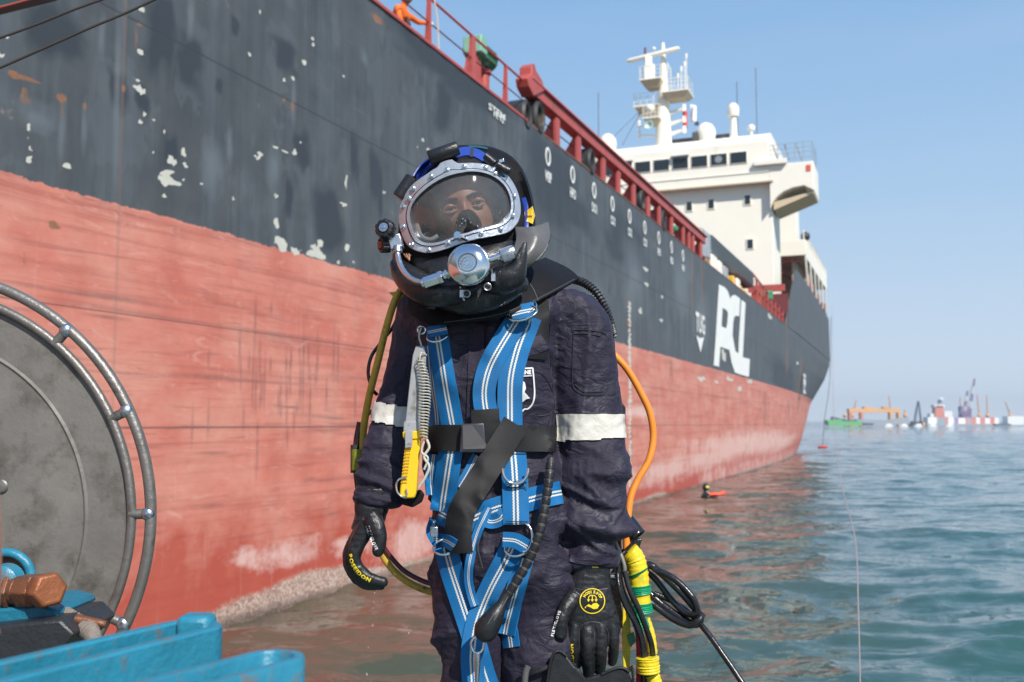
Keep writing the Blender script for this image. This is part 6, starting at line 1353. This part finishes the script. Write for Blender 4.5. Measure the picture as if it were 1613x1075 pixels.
mb = MB(); mb.ball(h_ + Vector((0, -.105, -.015)), .02, 8, 6, (.8, 1, 1.4)); mb.build('nose', bpy.data.materials['dark_skin'], w, smooth=True)
g0 = vs[7]; mb = MB(); mb.ball(g0, .07, 12, 8, (1, .8, 1.1)); 
for k in range(4): mb.tube([g0 + SD * (.02 + .02 * k) + Vector((0, 0, .04)), g0 + SD * (.03 + .02 * k) - SN * .05 + Vector((0, 0, .03)), g0 + SD * (.03 + .02 * k) - SN * .06 + Vector((0, 0, -.03))], .016, 8)
mb.tube([g0 - SD * .02, g0 - SD * .06 - SN * .03 + Vector((0, 0, .03))], .018, 8)
mb.build('white_glove', mat('white_cotton', (.7, .68, .62), .8), w, smooth=True)
mb = MB(); mb.tube([vs[2] - SN * .14 + Vector((0, 0, -.05)), vs[2] - SN * .18 + SD * .05 + Vector((0, 0, -.18)), vs[1] - SN * .16 + SD * .08], [.03, .045, .03], 10); mb.build('radio', M_black, w, smooth=True)
# ================================================================== hoses and umbilical round the diver
def hose(name, pts, r, m, par, n=10, sm_=8): mb = MB(); mb.tube(PP(pts, sm_), r, n); return mb.build(name, m, par, smooth=True, ang=80)
M_yh = mat('dull_yellow_hose', (.55, .34, .04), .45, var=.25, vscale=30, dirt=(.12, .09, .02), dirt_scale=40)
M_maroon = mat('maroon_hose', (.09, .012, .02), .35)
M_orh = mat('orange_hose', (.78, .24, .025), .42, var=.12, vscale=30, dirt=(.4, .12, .02), dirt_scale=50, dirt_lo=.6, dirt_hi=.75)
M_tapey = mat('yellow_tape', (.72, .55, .02), .35, var=.15, vscale=40, bump=.6, bscale=90, dirt=(.30, .38, .04), dirt_scale=30, dirt_lo=.58, dirt_hi=.7)
M_tapeg = mat('green_tape', (.01, .28, .13), .3, var=.2, vscale=40, bump=.6, bscale=90)
M_olive = mat('olive_tape', (.22, .22, .02), .5, var=.2, vscale=60, bump=.6, bscale=120)
M_rhose = mat('red_hose', (.62, .03, .05), .35); M_bh = mat('shiny_black_hose', (.014, .014, .016), .22, var=.3, vscale=30, bump=.3, bscale=70)
lh = thing('umbilical_hoses', 'dull yellow and maroon hoses looping behind the arm beside the knife', 'hose', P(580, 700, 2.5))
hose('yellow_hose', [(636,452,2.46),(622,474,2.45),(607,522,2.45),(594,575,2.46),(580,632,2.48),(572,685,2.50),(570,740,2.51),(572,790,2.53),(588,845,2.55),(615,893,2.56),(648,920,2.56),(690,934,2.56),(740,930,2.58)], .0092, M_yh, lh, 14)
hose('maroon_hose', [(566,665,2.51),(560,700,2.51),(560,740,2.51),(568,790,2.53),(590,838,2.54),(616,878,2.55),(645,905,2.55),(690,922,2.55),(740,918,2.57)], .0062, M_maroon, lh, 14)
hose('black_hose', [(634,470,2.49),(622,510,2.49),(600,540,2.49),(585,562,2.48),(580,588,2.48),(586,612,2.48),(594,622,2.49)], .0045, M_bh, lh); hose('black_hose', [(598,640,2.50),(578,655,2.50),(566,680,2.50),(563,712,2.50)], .0048, M_bh, lh)
mb = MB(); mb.tube(PP([(566,708,2.505),(566,722,2.505),(566,741,2.505)], 4), .0205, 18); tp = mb.build('tape_wrap', M_olive, lh, smooth=True); mb = MB(); mb.tube([P(560,701,2.505), P(560,745,2.505)], .0125, 14); mb.build('coupling', M_black, lh, smooth=True)
for a, b_ in (((560,574,2.49),(562,588,2.488)), ((590,600,2.49),(596,604,2.486))):
    pass
mb = MB(); mb.prism([P(x, y, 2.485) for x, y in ((612,461),(628,459),(642,470),(640,482),(632,484),(622,470))], (0, .006, 0)); mb.build('tape_end', M_tapey, lh)
mb = MB(); mb.tube(PP([(632,460,2.5),(634,474,2.5),(630,486,2.5)], 4), .0145, 12); mb.build('tape_wrap', M_olive, lh, smooth=True)

oh = thing('air_hose', 'bright orange hose bowing out behind the sleeve on the right', 'hose', P(1020, 680, 2.5))
hose('orange_tube', [(950,545,2.52),(970,562,2.52),(990,585,2.52),(1010,620,2.52),(1024,652,2.52),(1029,690,2.52),(1022,725,2.51),(1004,757,2.50),(993,785,2.49),(989,820,2.48),(987,860,2.47),(990,900,2.46)], .0088, M_orh, oh, 16)

um = thing('umbilical_bundle', 'bundle of black hoses wrapped in yellow and green tape beside the right glove', 'hose', P(1010, 950, 2.45))
def wrap(pts, r, m, nm='tape_wrap'):
    q = PP(pts, 8); mb = MB(); rr_ = [r * (1 + .05 * sin(i * 2.3) + (.03 if i % 2 else 0)) for i in range(len(q))]; mb.tube(q, rr_, 22); return mb.build(nm, m, um, smooth=True, ang=60)
wrap([(990,868,2.44),(1000,880,2.44),(1005,900,2.44),(1008,930,2.44),(1010,962,2.44)], .0235, M_tapey)
for y0, y1, x in ((900, 903, 1004), (922, 936, 1008), (950, 966, 1010)): wrap([(x, y0, 2.438), (x + .7, (y0 + y1) / 2, 2.438), (x + 1.5, y1, 2.438)], .0252, M_tapeg)
wrap([(1002,966,2.43),(1008,980,2.43),(1012,992,2.43)], .019, M_tapeg); wrap([(1016,975,2.46),(1024,1000,2.46),(1028,1030,2.46)], .012, M_tapey)
mb = MB(); mb.prism([P(x, y, 2.45) for x, y in ((982,950),(990,948),(994,1000),(991,1080),(983,1080),(980,1000))], (0, .006, 0)); mb.build('tape_tail', M_tapey, um, bevel=.001)
mb = MB(); mb.prism([P(x, y, 2.443) for x, y in ((988,1003),(998,996),(1002,1010),(994,1020))], (0, .008, 0)); mb.build('tape_tail', M_tapeg, um, bevel=.001)
hose('red_hose', [(1003,985,2.43),(1006,1005,2.43),(1007,1045,2.43),(1006,1085,2.43)], .0072, M_rhose, um, 14)
hose('black_hose', [(985,868,2.42),(976,880,2.415),(975,905,2.41),(982,935,2.405),(996,965,2.40),(1008,995,2.40),(1016,1030,2.41),(1020,1085,2.42)], .0075, M_bh, um, 14)
hose('black_hose', [(980,880,2.41),(973,900,2.41),(976,930,2.395),(988,960,2.395),(1002,985,2.395),(1012,1020,2.40),(1013,1085,2.41)], .006, M_bh, um, 14)
hose('black_hose', [(984,900,2.40),(992,930,2.39),(1004,955,2.385),(1016,985,2.39),(1026,1015,2.40),(1030,1050,2.42),(1036,1090,2.42)], .0068, M_bh, um, 14)
wrap([(1020,1035,2.405),(1021,1048,2.405),(1022,1060,2.405)], .026, M_tapey); wrap([(1026,1062,2.42),(1032,1080,2.42),(1036,1100,2.42)], .018, M_tapey)
# shiny loop and the cable running down right
hose('looped_cable', [(1012,905,2.46),(1022,890,2.46),(1040,902,2.45),(1065,925,2.43),(1088,950,2.42),(1103,972,2.42),(1095,984,2.43),(1070,972,2.44),(1040,950,2.46),(1018,930,2.47)], .0092, M_bh, um, 16)
hose('looped_cable', [(1016,900,2.48),(1032,912,2.47),(1058,945,2.45),(1078,965,2.43),(1092,968,2.415),(1098,962,2.41),(1090,940,2.41),(1062,912,2.43),(1030,896,2.45)], .0080, M_bh, um, 16)
hose('looped_cable', [(1014,940,2.46),(1032,955,2.45),(1060,975,2.43),(1085,985,2.41),(1100,978,2.40),(1106,968,2.41)], .0085, M_bh, um, 16)
hose('trailing_cable', [(1030,935,2.46),(1060,948,2.46),(1088,968,2.44),(1112,994,2.41),(1138,1030,2.38),(1160,1062,2.36),(1182,1095,2.34)], .0072, M_bh, um, 16)
mb = MB(); q = PP([(978,812,2.50),(990,828,2.49),(1004,846,2.48)], 6); n = 24; mb.tube(q, .0245, n, caps=False); cyl_ = mb.build('rubber_sleeve', M_bh, um, smooth=True); s = cyl_.modifiers.new('t', 'SOLIDIFY'); s.thickness = .003
mb = MB(); mb.prism([P(x, y, 2.45) for x, y in ((984,866),(1000,850),(1012,848),(1008,862),(994,872),(985,880))], (0, .012, 0)); mb.build('rubber_strap', M_bh, um, bevel=.003)
mb = MB(); mb.tube(PP([(966,848,2.42),(972,862,2.41),(980,880,2.405),(984,898,2.405),(978,908,2.41),(971,900,2.41)], 6), .0052, 12); mb.build('steel_hook', mat('weathered_steel', (.30, .28, .25), .5, .6), um, smooth=True)
mb = MB(); mb.tube([P(962,907,2.42), P(974,907,2.42)], .006, 12); mb.build('brass_end', M_chrome, um, smooth=True)
# tubes of the bailout set behind the hip, seen between glove and bundle
mb = MB(); mb.prism([P(x, y, 2.50) for x, y in ((955,850),(978,850),(982,900),(978,950),(984,990),(955,990))], (0, .03, 0)); tag(mb.build('spattered_plate', mat('spattered_plate', (.16, .12, .11), .6, dirt=(.45, .36, .34), dirt_scale=60, dirt_lo=.5, dirt_hi=.6)), 'paint spattered dark plate hanging behind the right hand glove', 'plate')
# pair of black fins held in the right glove
for k, (pts, Y, lab) in enumerate(((((905,1050),(893,1034),(882,1026),(873,1029),(867,1044),(862,1075),(862,1400),(930,1400),(925,1075),(914,1056)), 2.295, 'black rubber fin behind, its light edge showing left of the glove fingers'), (((925,1068),(948,1062),(975,1052),(990,1058),(998,1078),(1010,1380),(905,1380),(900,1085)), 2.31, 'black rubber fin in front, top edge under the glove fingertips'))):
    f = thing('diving_fin', lab, 'fin', P(pts[0][0], pts[0][1], Y), 'pair of black fins held in the glove')
    mb = MB(); mb.prism([P(x, y, Y) for x, y in pts], (0, .012, 0)); mb.build('blade', M_rub, f, bevel=.004)
    e_ = [(x, y, Y - .002) for x, y in (pts[1:6] if k == 0 else pts[1:6])]; mb = MB(); mb.tube(PP(e_, 5), .0032, 10); mb.build('edge_rail', M_rub, f, smooth=True)
    if k == 0: mb = MB(); mb.tube(PP([(905,1048,2.33),(880,1046,2.31),(850,1056,2.30),(826,1066,2.31),(815,1090,2.33)], 6), .006, 10); mb.build('heel_strap', M_rub, f, smooth=True); mb = MB(); mb.tube(PP([(832,1050,2.29),(828,1062,2.29),(826,1090,2.29)], 5), .007, 10); mb.build('strap_end', M_rubg, f, smooth=True)
# drops falling from the left glove
for i, (x, y, r) in enumerate(((590,934,.0022),(589,948,.0015),(588,958,.0012),(588,966,.0010),(587,985,.0022),(580,1020,.0015),(578,1062,.0022),(644,997,.002),(602,948,.0012))):
    mb = MB(); mb.ball(P(x, y, 2.33), r, 8, 6, (1, 1, 1.6)); tag(mb.build('water_drop', dm, smooth=True), 'water drop falling below the fingertips of the bent black glove', 'drop', 'drops falling from the glove')

# ================================================================== work boat: deck, reel, blue frames
M_deckp = mat('worn_deck_paint', (.10, .16, .15), .6, dirt=(.22, .12, .08), dirt_scale=3)
mb = MB(); mb.box((-1.4, .6, 1.60), (2.2, 2.2, .06)); tag(mb.build('boat_deck', M_deckp), kind='structure')
M_blu = mat('chipped_blue_paint', (.022, .20, .30), .36, var=.3, vscale=9, bump=.5, bscale=30, dirt=(.12, .13, .13), dirt_scale=30, dirt_lo=.56, dirt_hi=.68)
M_tubew = mat('weathered_galvanised_tube', (.19, .18, .165), .42, .55, var=.35, vscale=14, rvar=.15, bump=.5, bscale=80, dirt=(.09, .07, .055), dirt_scale=18, dirt_lo=.58, dirt_hi=.75)
M_disc = mat('stained_steel_plate', (.155, .145, .130), .6, .1, var=.45, vscale=7, bump=.3, bscale=60, dirt=(.045, .036, .028), dirt_scale=9, dirt_lo=.50, dirt_hi=.72)
M_rusty = mat('rusty_bronze', (.19, .075, .035), .42, .35, var=.4, vscale=22, rvar=.2, bump=.7, bscale=60, dirt=(.12, .07, .05), dirt_scale=26)
reel = thing('hose_reel', 'large round steel reel flange with double tube rim at the left edge', 'reel', P(-158, 820, 2.3)); RY = 2.30; k_ = RY / F; RCc = P(-158, 820, RY); AX = Vector((0.0, -1, 0))
mb = MB(); mb.torus(RCc, AX, 391 * k_, .0128, 160, 14); mb.build('outer_rim', M_tubew, reel, smooth=True)
mb = MB(); mb.torus(RCc, AX, 361 * k_, .0105, 160, 14); mb.build('inner_rim', M_tubew, reel, smooth=True)
prof = [(0, .0), (60 * k_, 0), (284 * k_, 0), (288 * k_, .004), (292 * k_, 0), (352 * k_, 0), (358 * k_, -.006), (358 * k_, -.02), (0, -.02)]
mb = MB(); mb.lathe(RCc + Vector((0, .006, 0)), AX, prof, 160); mb.build('flange', M_disc, reel, smooth=True, ang=25)
for a in (-72, -48, -24, 1.5, 26, 50, 74, 98, 122, 150, 180, 210, 240, 264):
    t = radians(a); d = Vector((cos(t), 0, -sin(t) * -1)); mb = MB(); mb.tube([RCc + d * 358 * k_, RCc + d * 392 * k_], .0115, 12); mb.build('rim_spacer', M_tubew, reel, smooth=True); mb = MB(); mb.ball(RCc + d * 388 * k_ + Vector((0, -.004, 0)), .0165, 12, 8, (1, .8, 1)); mb.build('weld_bead', M_steel, reel, smooth=True)
mb = MB(); mb.cyl(RCc + Vector((0, .02, 0)), RCc + Vector((0, .7, 0)), .2, 32); mb.build('drum', M_disc, reel, smooth=True, ang=40)
mb = MB(); mb.ball(P(2, 766, RY + .002), .016, 14, 8, (1, .3, 1)); mb.build('rivet', M_tubew, reel, smooth=True)
# bearing block with rusty union
be = thing('bearing_block', 'blue bearing bracket with rusty bronze hexagon union in front of the reel', 'bearing', P(20, 960, 2.0)); BYY = 1.95
mb = MB(); c = P(8, 912, BYY + .08); mb.torus(c, (0, -1, 0), .052, .0095, 48, 12); mb.build('bearing_ring', M_blu, be, smooth=True); mb = MB(); mb.lathe(c + Vector((0, .03, 0)), (0, -1, 0), [(0, 0), (.048, 0), (.048, .012), (.03, .018), (.03, .022), (0, .022)], 32); mb.build('bearing_core', M_rusty, be, smooth=True, ang=35)
mb = MB(); mb.lathe(P(12, 916, BYY + .04), (0, -1, 0), [(0, 0), (.036, 0), (.034, .03), (.024, .036), (0, .036)], 24); mb.build('blue_cap', M_blu, be, smooth=True, ang=40)
def P0(x, y, dy=0.): return P(x, y, BYY + dy)
mb = MB(); mb.tube([P0(-30,932,.03), P0(14,931,.02)], .030, 20); mb.tube([P0(12,931,.02), P0(20,931,.02)], .034, 6); mb.tube([P0(20,931,.02), P0(34,930.5,.01)], .027, 20); mb.build('union_body', M_rusty, be, bevel=.002)
mb = MB(); mb.tube([P0(34,930.5,.012), P0(60,930,.0)], .0335, 6); mb.tube([P0(60,930,.0), P0(66,930,-.005)], .030, 20); mb.build('hex_nut', M_rusty, be, bevel=.003)
mb = MB(); a, b_ = P0(66,930,-.005), P0(80,929.5,-.035); mb.tube([a, a.lerp(b_, .15), a.lerp(b_, .85), b_], [.030, .0345, .0345, .030], 6); mb.build('hex_plug', mat('orange_rust', (.27, .09, .035), .45, .3, var=.35, vscale=30, bump=.6, bscale=60), be, bevel=.003)
mb = MB(); mb.prism([P(x, y, BYY) for x, y in ((-60,965),(30,956),(62,953),(90,962),(92,972),(60,980),(-60,992))], (0, .18, 0)); mb.build('bracket', mat('shaded_blue_casting', (.008, .14, .22), .4, bump=.6, bscale=40, dirt=(.02, .03, .04), dirt_scale=20), be, bevel=.006)
mb = MB(); mb.prism([P(x, y, BYY - .05) for x, y in ((-60,992),(60,979),(95,976),(118,1000),(60,1060),(-60,1075))], (0, .2, 0)); mb.build('black_base', mat('black_grease', (.02, .022, .025), .4, bump=.5, bscale=30), be, bevel=.006)
mb = MB(); mb.tube([P(120,976,BYY), P(168,984,BYY)], [.011, .007], 12); mb.build('rusty_pin', M_rusty, be, smooth=True)
# coil of laid rope
M_rope = mat('dirty_grey_rope', (.20, .17, .14), .85, var=.3, vscale=60, bump=.8, bscale=200); rp = thing('rope', 'dirty grey laid rope lying beside the rusty union', 'rope', P(120, 985, 2.0))
for st in range(3):
    pts = []; base = PP([(60,958,2.02),(95,968,2.0),(120,982,1.97),(145,1000,1.93),(150,1030,1.90)], 24)
    for i, p in enumerate(base):
        a = i * .55 + st * 2 * pi / 3; pts.append(p + Vector((cos(a) * .3, sin(a), cos(a))) * .0095)
    mb = MB(); mb.tube(pts, .0098, 10); mb.build('strand', M_rope, rp, smooth=True)
if False: mb = MB(); mb.tube(PP([(10,1062,1.8),(40,1030,1.8),(80,1022,1.8),(130,1030,1.8),(150,1060,1.8)], 8), .03, 12); pass
# blue racetrack shaped frames made of flat bar
def racetrack(end, length, half, zt, hgt, th, lab, dirv):
    u = Vector(dirv).normalized(); v = Vector((-u.y, u.x, 0)); e = Vector(end); f = thing('blue_steel_frame', lab, 'frame', (e.x, e.y, zt - hgt), 'blue flat bar frames in the foreground')
    path = []
    for i in range(9): path.append((-length * (1 - i / 8) , -half))
    for i in range(1, 14): a = -pi / 2 + pi * i / 14; path.append((half * cos(a) * .9, half * sin(a)))
    for i in range(9): path.append((-length * i / 8, half))
    O = []; I = []
    for i, (x, y) in enumerate(path):
        p0 = path[max(i - 1, 0)]; p1 = path[min(i + 1, len(path) - 1)]; dx_, dy_ = p1[0] - p0[0], p1[1] - p0[1]; L_ = math.hypot(dx_, dy_); nx, ny = dy_ / L_, -dx_ / L_
        O.append(e + u * (x + nx * th / 2) + v * (y + ny * th / 2)); I.append(e + u * (x - nx * th / 2) + v * (y - ny * th / 2))
    mb = MB(); rings = []
    for o_, i_ in zip(O, I):
        rings.append([Vector((o_.x, o_.y, zt - .003)), Vector(((o_.x * .85 + i_.x * .15), (o_.y * .85 + i_.y * .15), zt)), Vector(((o_.x * .15 + i_.x * .85), (o_.y * .15 + i_.y * .85), zt)), Vector((i_.x, i_.y, zt - .003)), Vector((i_.x, i_.y, zt - hgt)), Vector((o_.x, o_.y, zt - hgt))])
    mb.loft(rings); mb.build('bent_bar', M_blu, f, smooth=True, ang=35)
    mb = MB(); mb.hexa([e - u * length + v * (half - th) * s_ + Vector((0, 0, zt - e.z - .05 + dz)) for dz, s_ in ()] if False else [e - u * length - v * (half - th / 2) + Vector((0, 0, zt - hgt)), e - v * (half - th / 2) + Vector((0, 0, zt - hgt)), e + v * (half - th / 2) + Vector((0, 0, zt - hgt)), e - u * length + v * (half - th / 2) + Vector((0, 0, zt - hgt)),
        e - u * length - v * (half - th / 2) + Vector((0, 0, zt - .045)), e - v * (half - th / 2) + Vector((0, 0, zt - .045)), e + v * (half - th / 2) + Vector((0, 0, zt - .045)), e - u * length + v * (half - th / 2) + Vector((0, 0, zt - .045))]); mb.build('dark_gap_infill', mat('dark_gap_infill', (.05, .042, .038), .8, bump=.6, bscale=30), f)  # added dark fill, colours in the shaded gap between the bars
    mb = MB(); mb.box(e - u * (length * .9) + Vector((0, 0, zt - hgt - .35)), (.03, .03, .35)); mb.build('post', M_blu, f)
    return f
def at_z(px, py, z): r = ray(px, py); k = (z - CAMZ) / r.z; return r * k
e1 = at_z(296, 985, 2.545); s1 = at_z(-10, 1058, 2.545); d1 = (e1 - s1); 
racetrack((e1.x, e1.y, 0), 1.0, .036, 2.545, .11, .016, 'farther blue flat bar frame with scuffed rounded end below the reel', (d1.x, d1.y, 0))
e2 = at_z(430, 1033, 2.56); s2 = at_z(210, 1092, 2.56); d2 = e2 - s2
racetrack((e2.x, e2.y, 0), .9, .028, 2.56, .10, .012, 'nearer blue flat bar frame reaching furthest right along the bottom', (d2.x, d2.y, 0))
mb = MB(); q = at_z(318, 975, 2.55); mb.box((q.x - .01, q.y + .012, 2.52), (.022, .02, .034)); tag(mb.build('end_lug', M_blu, bevel=.008), 'blue knobbly lug on the tip of the farther blue frame', 'lug')
# overhead cables and awning corner at top left
M_wire = mat('brown_steel_wire', (.045, .035, .03), .6)
mb = MB(); mb.tube(PP([(-60,78,3.0),(0,60,3.0),(60,38,3.0),(110,18,3.0),(165,-2,3.0),(240,-26,3.0)], 6), .0042, 8); tag(mb.build('overhead_wire', M_wire, smooth=True), 'upper of two brown wires crossing the top left corner', 'wire')
mb = MB(); mb.tube(PP([(-60,132,2.9),(0,107,2.9),(70,76,2.9),(140,45,2.9),(200,20,2.9),(245,-1,2.9),(300,-26,2.9)], 6), .0042, 8); tag(mb.build('overhead_wire', M_wire, smooth=True), 'lower longer brown wire sagging across the top left corner', 'wire')
aw = thing('awning', 'dark teal awning corner with red edge in the top left corner', 'awning', P(0, 0, 4.2)); mb = MB(); mb.prism([P(-200,-120,4.2), P(80,-120,4.2), P(48,-2,4.2), P(0,10,4.2), P(-200,60,4.2)], (0, .25, .1)); mb.build('canopy', mat('dark_teal_canvas', (.012, .05, .055), .8), aw)
mb = MB(); mb.tube([P(80,-118,4.19), P(49,-1,4.19), P(0,12,4.19), P(-200,62,4.19)], .006, 8); mb.build('red_edge', M_red, aw, smooth=True)
# bare forearm of a bystander at the left edge
by = thing('person', 'blurred bare forearm of a bystander at the left edge', 'person', P(-40, 900, .95)); Yb = .95
def Lp(x, y, dy=0): return P(x - 14, y + 20, Yb + dy)
skinmesh('body', [Lp(-70,700,.05), Lp(-58,760,.02), Lp(-48,830,0), Lp(-38,900,-.01), Lp(-36,950,-.01), Lp(-44,985,0), Lp(-34,1010,-.01), Lp(-32,1040,-.01), Lp(-48,1012,.01), Lp(-48,1044,.01), Lp(-62,1008,.02), Lp(-62,1038,.02), Lp(-22,975,-.02), Lp(-16,1000,-.02)], [(0,1),(1,2),(2,3),(3,4),(4,5),(5,6),(6,7),(5,8),(8,9),(5,10),(10,11),(4,12),(12,13)], [.045,.043,.038,.032,.028,.03,.010,.008,.010,.008,.010,.008,.012,.009], M_skin, by)
mb = MB(); mb.tube([Lp(-110,460,.1), Lp(-96,600,.08), Lp(-84,700,.05)], [.07, .058, .05], 18); mb.build('dark_sleeve', M_cloth, by, smooth=True)
